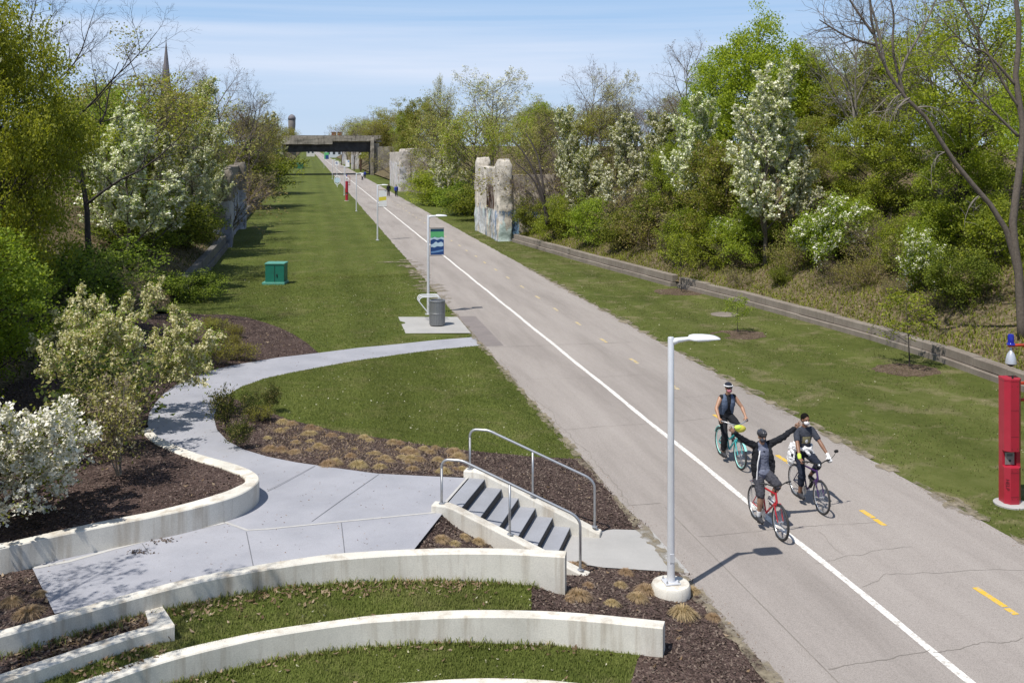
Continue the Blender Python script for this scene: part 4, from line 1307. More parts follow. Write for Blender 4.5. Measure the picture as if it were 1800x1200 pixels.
LAMPS = [((5.93, 15.72), 4.27, 0.03, 'nearest tall silver lamp post on a round concrete base set in mulch'),
         ((5.25, 44.1), 4.40, 0.0, 'silver lamp post with a blue and green banner beside the bike pad'),
         ((5.42, 79.4), 4.40, 0.0, 'lamp post with a white and yellow banner at the lawn edge'),
         ((5.45, 115.0), 4.35, 0.0, 'plain thin lamp post right of the far red emergency tower'),
         ((5.4, 152.0), 4.35, 0.0, 'plain thin lamp post just behind the far red emergency tower'),
         ((5.4, 190.0), 4.35, 0.0, 'thin lamp post by the small oval lawn sign'),
         ((5.4, 226.0), 4.35, 0.0, 'last lamp post in front of the bridge, with a white sign beyond it')]
lamp0 = None
lamp_objs = []
for (xy, h, z, lab) in LAMPS:
    t = thing('street_lamp', lab, 'street lamp', (xy[0], xy[1], z), 0.0, 'silver lamp posts along the trail')
    lamp_parts(t, h, True if z > 0 else False)
    lamp_objs.append(t)

# banners
def banner_mat_cloth(name, c): return pmat(name, c, tuple(x * 0.9 for x in c), 3.0, 0.75)
M['b_navy'] = banner_mat_cloth('navy banner cloth', (0.012, 0.055, 0.20))
M['b_teal'] = banner_mat_cloth('dark teal banner cloth', (0.010, 0.065, 0.11))
M['b_green'] = banner_mat_cloth('green banner cloth', (0.11, 0.44, 0.17))
M['b_pale'] = banner_mat_cloth('pale blue banner print', (0.50, 0.64, 0.74))
M['b_light'] = banner_mat_cloth('light blue banner print', (0.14, 0.28, 0.52))
M['b_white'] = banner_mat_cloth('white banner cloth', (0.80, 0.80, 0.80))
M['b_yellow'] = banner_mat_cloth('yellow banner print', (0.72, 0.60, 0.05))
def banner(lamp, label, zt, w, h, layout, x0=0.10):
    L = lamp.location
    t = thing('banner', label, 'banner', (L.x, L.y, L.z), lamp.rotation_euler.z, 'banners on the lamp posts')
    for z in (zt + 0.03, zt - h - 0.03):
        mb = MB(); mb.tube([(0.06, 0, z), (x0 + w + 0.02, 0, z)], 0.012, 8); mb.build('bracket', M['dark'], t)
    mb = MB(); mb.box((x0 + w / 2, 0, zt - h / 2), (w, 0.012, h)); cl = mb.build('cloth', layout[0], t)
    for m_, polys in layout[1]:
        mb = MB()
        for poly in polys:
            for yy_ in (-0.009, 0.009):
                vs = [(x0 + px * w, yy_, zt - py * h) for px, py in poly]
                vs2 = [(x0 + px * w, yy_ * 0.7, zt - py * h) for px, py in poly]
                k = len(vs)
                mb.add(vs, [tuple(range(k))])
        mb.build('print', m_, cl)
wave = lambda y, a, ph, n=14: [(i / n, y + a * math.sin(ph + i * 0.9)) for i in range(n + 1)]
def band(y0, y1, a0=0.0, a1=0.0, p0=0.0, p1=1.0):
    return wave(y0, a0, p0) + wave(y1, a1, p1)[::-1]
banner(lamp_objs[1], 'blue and green banner with pale brush marks hanging on the second lamp post', 3.80, 0.60, 1.16,
       (M['b_navy'], [(M['b_teal'], [band(0.0, 0.10)]), (M['b_green'], [band(0.11, 0.33, 0, 0.02)]), (M['b_pale'], [band(0.33, 0.41, 0.02, 0.02, 0, 1.5), [(0.04, 0.70), (0.04, 0.60), (0.2, 0.58), (0.32, 0.52), (0.42, 0.49), (0.55, 0.55), (0.68, 0.52), (0.8, 0.50), (0.95, 0.55), (0.97, 0.66), (0.8, 0.69), (0.5, 0.67), (0.3, 0.72), (0.15, 0.70)]]),
                      (M['b_light'], [[(0.05, 0.87), (0.3, 0.86), (0.6, 0.83), (0.95, 0.80), (0.96, 0.86), (0.6, 0.90), (0.3, 0.92), (0.05, 0.93)]])]))
banner(lamp_objs[2], 'white banner with a yellow band hanging on the third lamp post', 3.95, 0.62, 1.28,
       (M['b_white'], [(M['b_yellow'], [[(0.03, 0.42), (0.97, 0.38), (0.97, 0.60), (0.03, 0.66)]])]))

# further lamp posts and signs under and beyond the bridge
for (u, d, zt, w, h, mcol, lab) in ((592, 300, 2.9, 1.15, 1.3, 'b_white', 'square white sign with a blue mark under the bridge'), (574, 330, 5.2, 1.5, 2.2, 'b_green', 'green and blue hanging banner sign beyond the bridge'), (611, 240, 4.0, 0.9, 1.5, 'b_white', 'white hanging sign just behind the far red tower')):
    p = WD(u, d, 0)
    t = thing('post_sign', lab, 'sign', (p.x, p.y, 0), -TH)
    mb = MB(); mb.tube([(-w / 2 - 0.08, 0, 0), (-w / 2 - 0.08, 0, zt + 0.2)], 0.05, 8); mb.build('post', M['galv'], t)
    mb = MB(); mb.box((0, -0.03, zt - h / 2), (w, 0.04, h)); pn = mb.build('panel', M[mcol], t)
    mb = MB()
    if mcol == 'b_green': mb.box((w * 0.12, -0.06, zt - h * 0.68), (w * 0.72, 0.02, h * 0.6)); mb.build('print', M['b_navy'], pn)
    elif 'square' in lab: mb.lathe([(0.36, -0.01), (0.36, 0.01)], (0, -0.06, zt - h / 2), 12, Matrix.Rotation(math.pi / 2, 3, 'X')); mb.build('print', M['b_navy'], pn)
    else: mb.box((w * 0.25, -0.06, zt - 0.3), (w * 0.4, 0.02, 0.35)); mb.build('print', M['b_light'], pn)

# oval lawn sign at the trail edge
p = W(593, 329, 0)
t = thing('lawn_sign', 'small pale oval framed sign standing on the grass at the trail edge near the bridge', 'sign', (p.x, p.y, 0), -TH)
ring = [(0.55 * math.cos(a), 0, 1.25 + 0.8 * math.sin(a)) for a in np.linspace(0, 2 * math.pi, 25)]
mb = MB(); mb.tube(ring, 0.06, 8, caps=False); mb.build('frame', M['whitepaint'], t)
mb = MB(); mb.lathe([(0.5, -0.015), (0.5, 0.015)], (0, 0, 1.25), 20, Matrix.Rotation(math.pi / 2, 3, 'X')); o = mb.build('panel', M['b_pale'], t)
mb = MB(); mb.tube([(0, 0.03, -0.1), (0, 0.03, 0.5)], 0.05, 8); mb.build('post', M['whitepaint'], t)

# bike rack: three bent hoops on two floor bars
def hoop_path(x):
    pts = [(x, 0.55, 0.02)]
    for f in np.linspace(0, 1, 9): pts.append((x, 0.55 - 0.42 * f - 0.05 * math.sin(f * 3), 0.02 + 0.82 * f))
    for a in np.linspace(0, math.pi, 9): pts.append((x, 0.02 - 0.19 * (1 - math.cos(a)) , 0.86 + 0.14 * math.sin(a)))
    pts.append((x, -0.4, 0.45)); pts.append((x, -0.42, 0.02))
    return pts
pr = W(752, 566, 0.0)
rk = thing('bike_rack', 'bike rack of three bent steel hoops behind the litter bin', 'bike rack', (pr.x, pr.y, 0.045), 0)
for k in range(3):
    mb = MB()
    x0 = 0.0
    # hoop in the camera-facing plane: slanting left leg, arched top, upright right leg
    oy = 0.36 * k
    pts = [(0.30, oy, 0.0), (-0.28, oy, 0.66), (-0.40, oy, 0.80)]
    pts = [(0.28, oy, 0.0), (0.0, oy, 0.36), (-0.30, oy, 0.74)]
    for a in np.linspace(math.radians(205), math.radians(90), 7): pts.append((-0.20 + 0.16 * math.cos(a), oy, 0.86 + 0.16 * math.sin(a)))
    for a in np.linspace(math.radians(90), math.radians(0), 7): pts.append((0.42 + 0.12 * math.cos(a), oy, 0.90 + 0.12 * math.sin(a)))
    pts.append((0.54, oy, 0.0))
    mb.tube(pts, 0.022, 9)
    mb.build('hoop', M['whitepaint'], rk, smooth=True)
for x in (0.28, 0.54):
    mb = MB(); mb.box((x, 0.36, 0.012), (0.06, 0.9, 0.018)); mb.build('floor_bar', M['steel'], rk)

# litter bin of perforated steel
pb = W(768.5, 573.5, 0.0)
tb = thing('litter_bin', 'round silver metal litter bin standing on the pale bike pad', 'litter bin', (pb.x, pb.y, 0.045))
mb = MB(); mb.lathe([(0.30, 0.03), (0.315, 0.05), (0.315, 0.48), (0.325, 0.49), (0.325, 0.53), (0.315, 0.54), (0.315, 0.98), (0.33, 0.99), (0.33, 1.04), (0.30, 1.06), (0.27, 1.05), (0.265, 0.9)], n=36)
M['perf'] = pmat('perforated steel', (0.30, 0.31, 0.325), (0.22, 0.23, 0.245), 30, 0.45, 0.55)
mb.build('body', M['perf'], tb, smooth=True, auto=40)
mb = MB(); mb.lathe([(0.28, 0.0), (0.29, 0.05)], n=24); mb.build('foot_ring', M['dark'], tb)
mb = MB(); mb.lathe([(0.27, 0.985), (0.02, 0.99)], n=24); mb.build('liner', M['dark'], tb)
mb = MB()
for i in range(30):
    a = 2 * math.pi * i / 30
    mb.tube([(0.322 * math.cos(a), 0.322 * math.sin(a), 0.06), (0.322 * math.cos(a), 0.322 * math.sin(a), 0.98)], 0.008, 4)
mb.build('slat_cage', M['steel'], tb)

# green utility boxes
M['green_box'] = pmat('green utility box paint', (0.012, 0.165, 0.115), (0.010, 0.13, 0.092), 3, 0.5)
M['green_pale'] = pmat('faded green lid paint', (0.10, 0.32, 0.25), (0.08, 0.27, 0.21), 3, 0.5)
def ubox(label, p, s, rz, grp):
    t = thing('utility_box', label, 'utility box', (p.x, p.y, drop(p.x, p.y)), rz, grp)
    mb = MB(); mb.box((0, 0, s[2] / 2 + 0.08), (s[0], s[1], s[2]), None, 0.02); mb.build('cabinet', M['green_box'], t)
    mb = MB(); mb.box((0, 0, s[2] + 0.11), (s[0] + 0.06, s[1] + 0.06, 0.09), None, 0.02); mb.build('lid', M['green_pale'], t)
    mb = MB(); mb.box((-0.05, -0.03, 0.06), (s[0] + 0.2, s[1] + 0.2, 0.14), None, 0.02); mb.build('plinth', M['green_pale'], t)
    mb = MB(); mb.box((0, -s[1] / 2 - 0.008, s[2] * 0.5 + 0.08), (0.02, 0.012, s[2] * 0.9)); mb.box((s[0] * 0.12, -s[1] / 2 - 0.02, s[2] * 0.5), (0.05, 0.03, 0.14)); mb.build('door_seam', M['dark'], t)
ubox('green metal utility box alone on the near left lawn', W(486, 499, 0), (1.02, 0.85, 1.0), -TH, 'green utility boxes')
ubox('left one of two dark green utility boxes on the lawn under the bridge', WD(519, 335, 0), (1.7, 1.3, 1.5), -TH, 'green utility boxes')
ubox('right one of two dark green utility boxes on the lawn under the bridge', WD(528, 325, 0), (2.0, 1.3, 1.6), -TH, 'green utility boxes')

# emergency towers
M['blue_glass'] = pmat('deep blue beacon lens', (0.010, 0.012, 0.22), (0.02, 0.03, 0.36), 8, 0.12)
M['silver'] = pmat('silver dome paint', (0.56, 0.58, 0.63), (0.48, 0.50, 0.55), 3, 0.3, 0.3)
M['red_dark'] = pmat('dark red lettering', (0.10, 0.008, 0.014), (0.08, 0.006, 0.01), 4, 0.6)
M['panel'] = pmat('grey call panel', (0.30, 0.29, 0.285), (0.24, 0.235, 0.23), 14, 0.5, 0.4)
M['orange'] = pmat('red orange mast paint', (0.48, 0.055, 0.022), (0.40, 0.045, 0.02), 4, 0.45)  # the mast arm's own red orange paint
def hexa(w, d, ch):
    """plan of the column: box with chamfered front corners; front faces -y"""
    return [(-w / 2, d / 2), (-w / 2, -d / 2 + ch), (-w / 2 + ch, -d / 2), (w / 2 - ch, -d / 2), (w / 2, -d / 2 + ch), (w / 2, d / 2)]
def text_mesh(body, size, depth_, mat, parent, name='lettering'):
    cu = bpy.data.curves.new('lettering', 'FONT')
    cu.body = body; cu.size = size; cu.extrude = depth_; cu.align_x = 'CENTER'; cu.align_y = 'CENTER'
    tmp = bpy.data.objects.new('lettering', cu)
    COL.objects.link(tmp)
    dg = bpy.context.evaluated_depsgraph_get()
    me = bpy.data.meshes.new_from_object(tmp.evaluated_get(dg))
    bpy.data.objects.remove(tmp); bpy.data.curves.remove(cu)
    me.materials.clear(); me.materials.append(mat)
    o = bpy.data.objects.new(name, me); COL.objects.link(o); o.parent = parent
    return o
def emergency_tower(label, p, rz, full=True):
    t = thing('emergency_tower', label, 'emergency phone', (p.x, p.y, 0), rz, 'red emergency phone towers')
    mb = MB(); mb.lathe([(0.33, -0.3), (0.34, 0.0), (0.34, 0.03), (0.30, 0.045)], n=28); mb.build('concrete_base', M['pad'], t, smooth=True, auto=30)
    w, dp = 0.36, 0.30
    pl_ = hexa(w, dp, 0.09)[::1]
    ccw = pl_ if sum((pl_[i][0] * pl_[(i + 1) % 6][1] - pl_[(i + 1) % 6][0] * pl_[i][1]) for i in range(6)) > 0 else pl_[::-1]
    # lower column, sloped shelf, niche with grey panel, upper column
    mb = MB(); zt = [0.80 + (0.06 if q[1] > -0.05 else 0.0) for q in ccw]
    mb.prism(ccw, 0.03, zt)
    lo = mb.build('lower_column', M['red'], t)
    mb = MB(); mb.box((0.0, 0.08, 0.97), (w - 0.002, dp - 0.16 - 0.002, 0.36)); mb.build('back_column', M['red'], t)
    mb = MB(); mb.box((0.135, 0.02, 0.97), (0.085, 0.14, 0.36)); mb.build('side_post', M['red'], t)
    mb = MB(); mb.box((-0.03, -0.004, 0.965), (0.20, 0.012, 0.26), None, 0.003); pn = mb.build('call_panel', M['panel'], t)
    mb = MB(); mb.lathe([(0.022, 0), (0.022, 0.012)], (-0.03, -0.01, 0.92), 12, Matrix.Rotation(math.pi / 2, 3, 'X')); mb.build('call_button', M['dark'], pn)
    mb = MB()
    for zz in (1.02, 1.035, 1.05): mb.box((-0.03, -0.012, zz), (0.12, 0.006, 0.006))
    mb.build('speaker_slots', M['dark'], pn)
    mb = MB(); up = [(q[0], q[1]) for q in ccw]
    mb.prism(up, 1.14, [2.60 + 0.02 * (q[1] > 0) for q in ccw])
    mb.build('upper_column', M['red'], t)
    mb = MB(); mb.prism([(q[0] * 1.03, q[1] * 1.03) for q in ccw], 2.605, [2.64 + 0.02 * (q[1] > 0) for q in ccw]); mb.build('cap', M['red'], t)
    mb = MB(); mb.lathe([(0.02, 0), (0.02, 0.06), (0.012, 0.07)], (0.0, -0.06, 2.64), 8); mb.build('cap_bolt', M['dark'], t)
    mb = MB()
    for zz in (1.45, 2.0): mb.box((0.0, -dp / 2 - 0.001, zz), (0.17, 0.004, 0.006))
    for zz in (0.2, 0.7): mb.box((0.0, -dp / 2 - 0.001, zz), (0.17, 0.004, 0.006))
    for zz in (0.16, 0.74, 1.2, 2.5):
        for xx in (-0.06, 0.06): mb.lathe([(0.008, 0), (0.006, 0.006)], (xx, -dp / 2, zz), 8, Matrix.Rotation(math.pi / 2, 3, 'X'))
    mb.build('panel_seams', M['red_dark'], t)
    # side mast and arm carrying beacon and camera dome
    mb = MB(); mb.tube([(0.40, 0.14, 2.05), (0.41, 0.14, 2.9), (0.41, 0.13, 3.22), (0.32, 0.09, 3.31), (0.12, 0.0, 3.325), (-0.05, 0.0, 3.315)], [0.032, 0.032, 0.032, 0.030, 0.034, 0.03], 12); mast = mb.build('mast_arm', M['orange'], t, smooth=True)
    mb = MB(); mb.box((0.28, 0.13, 2.15), (0.24, 0.06, 0.06), None, 0.01); mb.box((0.28, 0.13, 2.5), (0.24, 0.06, 0.06), None, 0.01); mb.build('mast_bracket', M['orange'], mast)
    mb = MB(); mb.lathe([(0.085, 3.34), (0.075, 3.37), (0.062, 3.38), (0.062, 3.53), (0.05, 3.555), (0.01, 3.565)], (0, 0, 0), 18); mb.build('beacon', M['blue_glass'], t, smooth=True, auto=40)
    mb = MB(); mb.lathe([(0.018, 3.30), (0.02, 3.22), (0.03, 3.205), (0.07, 3.15), (0.10, 3.05), (0.112, 2.96), (0.112, 2.945)], (0, 0, 0), 22); dm = mb.build('camera_dome', M['silver'], t, smooth=True, auto=50)
    mb = MB(); mb.lathe([(0.085, 2.944), (0.07, 2.91), (0.03, 2.885), (0.005, 2.88)], (0, 0, 0), 18); mb.build('dome_lens', M['dark'], dm, smooth=True)
    # vertical lettering on the chamfered left face and the flat left side
    if full:
        for nx, ang, cx, cy in ((-1, math.radians(-45), -w / 2 + 0.045, -dp / 2 + 0.045),):
            o = text_mesh('HELP', 0.105, 0.002, M['red_dark'], lo)
            R_ = Matrix.Rotation(ang, 4, 'Z') @ Matrix.Rotation(math.pi / 2, 4, 'X') @ Matrix.Rotation(-math.pi / 2, 4, 'Z')
            o.matrix_local = Matrix.Translation((cx - 0.003, cy - 0.003, 0.45)) @ R_
    return t
emergency_tower('red emergency phone tower with a blue beacon at the right edge of the picture', W(1777, 886, 0.0), math.radians(-8))
emergency_tower('far red emergency phone tower at the left trail edge before the bridge', W(609.5, 353, 0.0), math.radians(-12), False)
p = WD(634, 292, 0)
t = thing('red_post', 'thin rusty red post on the right verge seen under the bridge', 'post', (p.x, p.y, 0))
mb = MB(); mb.box((0, 0, 2.4), (0.55, 0.4, 4.8), None, 0.05); mb.build('shaft', M['rust'], t)
mb = MB(); mb.lathe([(0.36, 4.8), (0.32, 5.1), (0.1, 5.4)], n=12); mb.build('cap', M['pale_warm'], t)
# ------------------------------------------------------------------ bicycles and people
def vec(*a): return Vector(a)
M['tyre'] = pmat('tyre rubber', (0.020, 0.020, 0.021), (0.032, 0.032, 0.033), 30, 0.7)
M['chrome'] = pmat('bright rim metal', (0.62, 0.63, 0.65), (0.5, 0.51, 0.53), 12, 0.28, 0.8)
M['bk_red'] = pmat('red bicycle paint', (0.46, 0.018, 0.028), (0.40, 0.015, 0.024), 6, 0.3, coat=0.4)
M['bk_teal'] = pmat('teal bicycle paint', (0.045, 0.46, 0.47), (0.04, 0.40, 0.42), 6, 0.3, coat=0.4)
M['bk_mint'] = pmat('pale mint rim paint', (0.34, 0.70, 0.66), (0.30, 0.64, 0.60), 6, 0.35)
M['bk_purple'] = pmat('purple bicycle paint', (0.060, 0.022, 0.115), (0.048, 0.018, 0.09), 6, 0.3, coat=0.4)
M['yellow_bag'] = pmat('yellow bag cloth', (0.60, 0.52, 0.07), (0.45, 0.42, 0.06), 14, 0.8)
M['neon'] = pmat('neon yellow knit', (0.55, 0.72, 0.10), (0.48, 0.64, 0.08), 20, 0.8)

def torus(mb, R, r, n=40, m=8, y=0.0, c=(0, 0)):
    vs = []; fs = []
    for i in range(n):
        a = 2 * math.pi * i / n
        for j in range(m):
            b = 2 * math.pi * j / m
            q = R + r * math.cos(b)
            vs.append((c[0] + q * math.cos(a), y + r * math.sin(b), c[1] + q * math.sin(a)))
    for i in range(n):
        for j in range(m):
            i2, j2 = (i + 1) % n, (j + 1) % m
            fs.append((i * m + j, i * m + j2, i2 * m + j2, i2 * m + j))
    mb.add(vs, fs)

def make_bike(name, label, loc, paint, rim, tyre='tyre', cruiser=False, rack=False, mirror=False, steer=0.0, fat=0.02, grp='bicycles on the trail'):
    t = thing(name, label, 'bicycle', loc, -math.pi / 2, grp)
    Rw = 0.34
    RX, FX = -0.53, 0.55
    BB = vec(-0.07, 0, 0.29); ST_ = vec(-0.24, 0, 0.80); SD = vec(-0.265, 0, 0.93)
    HT0, HT1 = vec(0.40, 0, 0.66), vec(0.345, 0, 0.84)
    def pr(n_, mat, fn, par=None, smooth=True):
        mb = MB(); fn(mb); return mb.build(n_, M[mat], par or t, smooth=smooth, auto=45)
    r = 0.019 if not cruiser else 0.022
    def frame(mb):
        mb.tube([BB, ST_], r * 0.9, 10); mb.tube([HT0, HT1], r * 1.15, 10)
        if cruiser:
            mb.tube([HT0 + vec(-0.01, 0, 0.02), vec(0.18, 0, 0.50), vec(0.02, 0, 0.36), BB], r, 10)
            mb.tube([HT1 + vec(0.01, 0, -0.04), vec(0.16, 0, 0.66), vec(-0.02, 0, 0.54), vec(-0.155, 0, 0.545)], r, 10)
        else:
            mb.tube([HT0 + vec(-0.01, 0, 0.02), BB], r * 1.1, 10); mb.tube([HT1 + vec(0.01, 0, -0.04), ST_ + vec(0.01, 0, -0.04)], r, 10)
        for s in (-1, 1):
            mb.tube([ST_ + vec(0.015, s * 0.02, -0.05), vec(RX, s * 0.06, Rw)], 0.0095, 8)
            mb.tube([BB + vec(0, s * 0.025, 0), vec(RX, s * 0.06, Rw)], 0.011, 8)
    pr('frame', paint, frame)
    def fork(mb):
        mb.tube([HT0 + vec(-0.005, 0, 0.02), HT0 + vec(0.005, 0, -0.02)], 0.022, 10)
        mb.box(HT0 + vec(0.012, 0, -0.035), (0.05, 0.15, 0.03))
        for s in (-1, 1):
            mb.tube([HT0 + vec(0.012, s * 0.062, -0.03), vec(0.475, s * 0.062, 0.50), vec(FX, s * 0.055, Rw)], [0.016, 0.014, 0.009], 8)
    pr('fork', paint, fork)
    def stem(mb):
        mb.tube([HT1, HT1 + vec(-0.03, 0, 0.11)], 0.014, 8); mb.tube([HT1 + vec(-0.03, 0, 0.10), HT1 + vec(0.05, 0, 0.13)], 0.015, 8)
    pr('stem', 'dark', stem)
    GZ = HT1.z + 0.15
    if cruiser: bar = [vec(0.16, -0.33, GZ + .06), vec(0.26, -0.32, GZ + .07), vec(0.37, -0.16, GZ + .03), vec(0.395, 0, GZ - .02), vec(0.37, 0.16, GZ + .03), vec(0.26, 0.32, GZ + .07), vec(0.16, 0.33, GZ + .06)]
    else: bar = [vec(0.33, -0.32, GZ + .03), vec(0.37, -0.20, GZ + .03), vec(0.395, -0.06, GZ - .02), vec(0.395, 0.06, GZ - .02), vec(0.37, 0.20, GZ + .03), vec(0.33, 0.32, GZ + .03)]
    hb = pr('handlebar', 'steel' if cruiser else 'dark', lambda mb: mb.tube(bar, 0.0125, 10))
    for a, b in ((bar[0], bar[1]), (bar[-1], bar[-2])):
        pr('grip', 'black', lambda mb: mb.tube([a, a.lerp(b, 0.85)], 0.018, 10), hb)
        pr('brake_lever', 'dark', lambda mb: mb.tube([b + vec(0.01, 0, -0.01), a.lerp(b, 0.5) + vec(0.055, 0, -0.025), a + vec(0.05, 0, -0.03)], 0.006, 6), hb)
    pr('seat_post', 'steel', lambda mb: mb.tube([ST_, SD], 0.0135, 10))
    def saddle(mb):
        w = 0.10 if cruiser else 0.075
        sec = [(-0.15, w * 0.75, 0.022), (-0.12, w, 0.03), (-0.05, w * 0.85, 0.028), (0.03, w * 0.4, 0.024), (0.12, w * 0.28, 0.02), (0.14, w * 0.15, 0.012)]
        n = 12; vs = []; fs = []
        for (x, ww, hh) in sec:
            for j in range(n):
                an = 2 * math.pi * j / n
                vs.append((SD.x + x, ww * math.cos(an), SD.z + 0.025 + hh * math.sin(an)))
        for i in range(len(sec) - 1):
            for j in range(n):
                j2 = (j + 1) % n; fs.append((i * n + j, (i + 1) * n + j, (i + 1) * n + j2, i * n + j2))
        fs.append(tuple(range(n))); fs.append(tuple((len(sec) - 1) * n + j for j in range(n - 1, -1, -1)))
        mb.add(vs, fs)
    pr('saddle', 'black', saddle)
    for cx in (RX, FX):
        w = empty('wheel', (cx, 0, Rw)); w.parent = t
        pr('tyre', tyre, lambda mb: torus(mb, Rw - fat, fat, 44, 10), w)
        pr('rim', rim, lambda mb: (torus(mb, Rw - fat * 2 - 0.006, 0.012, 44, 8)), w)
        pr('hub', 'chrome', lambda mb: mb.tube([(0, -0.055, 0), (0, 0.055, 0)], 0.018, 12), w)
        def spokes(mb):
            for k in range(28):
                an = 2 * math.pi * k / 28; s = 1 if k % 2 else -1; a2 = an + (0.35 if (k // 2) % 2 else -0.35)
                mb.tube([(0.016 * math.cos(a2), s * 0.03, 0.016 * math.sin(a2)), ((Rw - fat * 2 - .01) * math.cos(an), 0, (Rw - fat * 2 - .01) * math.sin(an))], 0.0016, 4, caps=False)
        sp_ = pr('spokes', 'chrome', spokes, w)
    def crank(mb):
        mb.tube([BB + vec(0, -0.06, 0), BB + vec(0, 0.06, 0)], 0.022, 12)
        mb.lathe([(0.092, -0.003), (0.092, 0.003)], BB + vec(0, -0.055, 0), 24, Matrix.Rotation(math.pi / 2, 3, 'X'))
        for s, z in ((-1, -0.17), (1, 0.17)): mb.tube([BB + vec(0, s * 0.065, 0), BB + vec(0, s * 0.075, z)], 0.011, 8)
    ck = pr('crankset', 'chrome', crank)
    for s, z in ((-1, -0.17), (1, 0.17)):
        pr('pedal', 'black', lambda mb: mb.box(BB + vec(0, s * 0.125, z), (0.095, 0.085, 0.022), None, 0.005), ck)
    def chain(mb):
        mb.tube([BB + vec(0, -0.055, 0.092), vec(RX, -0.05, Rw + 0.04)], 0.004, 4); mb.tube([BB + vec(0, -0.055, -0.092), vec(RX, -0.05, Rw - 0.04)], 0.004, 4)
    pr('chain', 'dark', chain)
    if rack:
        def rk_(mb):
            for s in (-1, 1):
                mb.tube([vec(-0.28, s * 0.05, 0.74), vec(-0.68, s * 0.055, 0.74)], 0.008, 6); mb.tube([vec(-0.60, s * 0.055, 0.74), vec(RX, s * 0.075, Rw)], 0.007, 6)
            for x in (-0.34, -0.46, -0.58, -0.68): mb.tube([vec(x, -0.06, 0.74), vec(x, 0.06, 0.74)], 0.007, 6)
        pr('rear_rack', 'steel', rk_)
        pr('rear_reflector', 'bk_red', lambda mb: mb.box(vec(-0.69, 0, 0.72), (0.02, 0.08, 0.04), None, 0.004))
    if cruiser:
        def fender(mb):
            for cx, a0, a1 in ((RX, 0.2, 2.7), (FX, 0.5, 2.6)):
                ps = [vec(cx + (Rw + 0.025) * math.cos(a), 0, Rw + (Rw + 0.025) * math.sin(a)) for a in np.linspace(a0, a1, 16)]
                for s in (-0.018, 0, 0.018): mb.tube([p + vec(0, s, 0) for p in ps], 0.011, 6)
        pr('mudguards', 'bk_mint', fender)
        bag = pr('handlebar_bag', 'yellow_bag', lambda mb: mb.ell(vec(0.47, 0.04, 0.92), (0.09, 0.14, 0.085), 14, 9))
        pr('bag_flap', 'neon', lambda mb: mb.ell(vec(0.49, -0.02, 0.955), (0.07, 0.10, 0.06), 12, 8), bag)
    if mirror:
        def mir(mb):
            mb.tube([bar[-1], bar[-1] + vec(0.05, 0.06, 0.10), bar[-1] + vec(0.03, 0.10, 0.15)], 0.006, 6)
            mb.ell(bar[-1] + vec(0.02, 0.12, 0.17), (0.012, 0.055, 0.035), 10, 7)
        pr('mirror', 'dark', mir, hb)
        pr('headlight', 'chrome', lambda mb: mb.ell(vec(0.45, 0, 0.96), (0.04, 0.03, 0.03), 10, 8), hb)
        pr('bottle', 'dark', lambda mb: mb.tube([vec(0.08, 0, 0.40), vec(0.20, 0, 0.55)], 0.036, 12))
    return t

FOLDS = {'shirt': 0.009, 'jacket': 0.014, 'vest': 0.009, 'trousers': 0.010, 'shorts': 0.014, 'shirt_hem': 0.012, 'top': 0.01, 'tied_jacket': 0.02}
def remesh(mb, name, mat, parent, voxel=0.010, smooth=3):
    if name in ('shirt', 'jacket', 'vest', 'trousers', 'shorts', 'shirt_hem', 'top'): smooth = 14
    me = bpy.data.meshes.new(name); me.from_pydata(mb.v, [], mb.f)
    tmp = bpy.data.objects.new(name, me); COL.objects.link(tmp)
    r = tmp.modifiers.new('r', 'REMESH'); r.mode = 'VOXEL'; r.voxel_size = voxel; r.use_smooth_shade = True
    s = tmp.modifiers.new('s', 'SMOOTH'); s.factor = 0.5; s.iterations = smooth
    dg = bpy.context.evaluated_depsgraph_get()
    m2 = bpy.data.meshes.new_from_object(tmp.evaluated_get(dg))
    bpy.data.objects.remove(tmp); bpy.data.meshes.remove(me)
    m2.name = name
    m2.materials.clear(); m2.materials.append(mat)
    m2.polygons.foreach_set('use_smooth', [True] * len(m2.polygons))
    if name in FOLDS:
        from mathutils import noise as mn
        a = FOLDS[name]
        nrm_ = [v.normal.copy() for v in m2.vertices]; cos_ = []
        for v, vn in zip(m2.vertices, nrm_):
            q = v.co.copy()
            w = mn.noise(Vector((q.x * 9, q.y * 9, q.z * 17 + q.y * 8))) + 0.6 * mn.noise(Vector((q.x * 22 + 3, q.y * 22, q.z * 30 - q.x * 14)))
            cos_.extend(q + vn * (a * w))
        m2.vertices.foreach_set('co', cos_); m2.update()
    o = bpy.data.objects.new(name, m2); COL.objects.link(o)
    if parent is not None: o.parent = parent
    return o

def limb(mb, p, q, r0, r1, bulge=0.0, at=0.35):
    p, q = Vector(p), Vector(q)
    n = 7
    pts = [p.lerp(q, i / (n - 1)) for i in range(n)]
    rs = [r0 + (r1 - r0) * i / (n - 1) + bulge * math.exp(-((i / (n - 1) - at) / 0.22) ** 2) for i in range(n)]
    mb.tube(pts, rs, 12)
    mb.ell(p, (r0, r0, r0), 10, 8); mb.ell(q, (r1, r1, r1), 10, 8)

def ik(a, b, l0, l1, pole):
    """middle joint between a and b, bent towards pole direction"""
    a, b = Vector(a), Vector(b); d = b - a; L = min(d.length, (l0 + l1) * 0.999)
    d.normalize()
    x = (l0 * l0 - l1 * l1 + L * L) / (2 * L); h = math.sqrt(max(l0 * l0 - x * x, 0))
    pole = Vector(pole); pole = (pole - d * pole.dot(d)).normalized()
    return a + d * x + pole * h

def frame_of(up, left):
    z = up.normalized(); y = (left - z * left.dot(z)).normalized(); x = y.cross(z)
    return Matrix((x, y, z)).transposed()

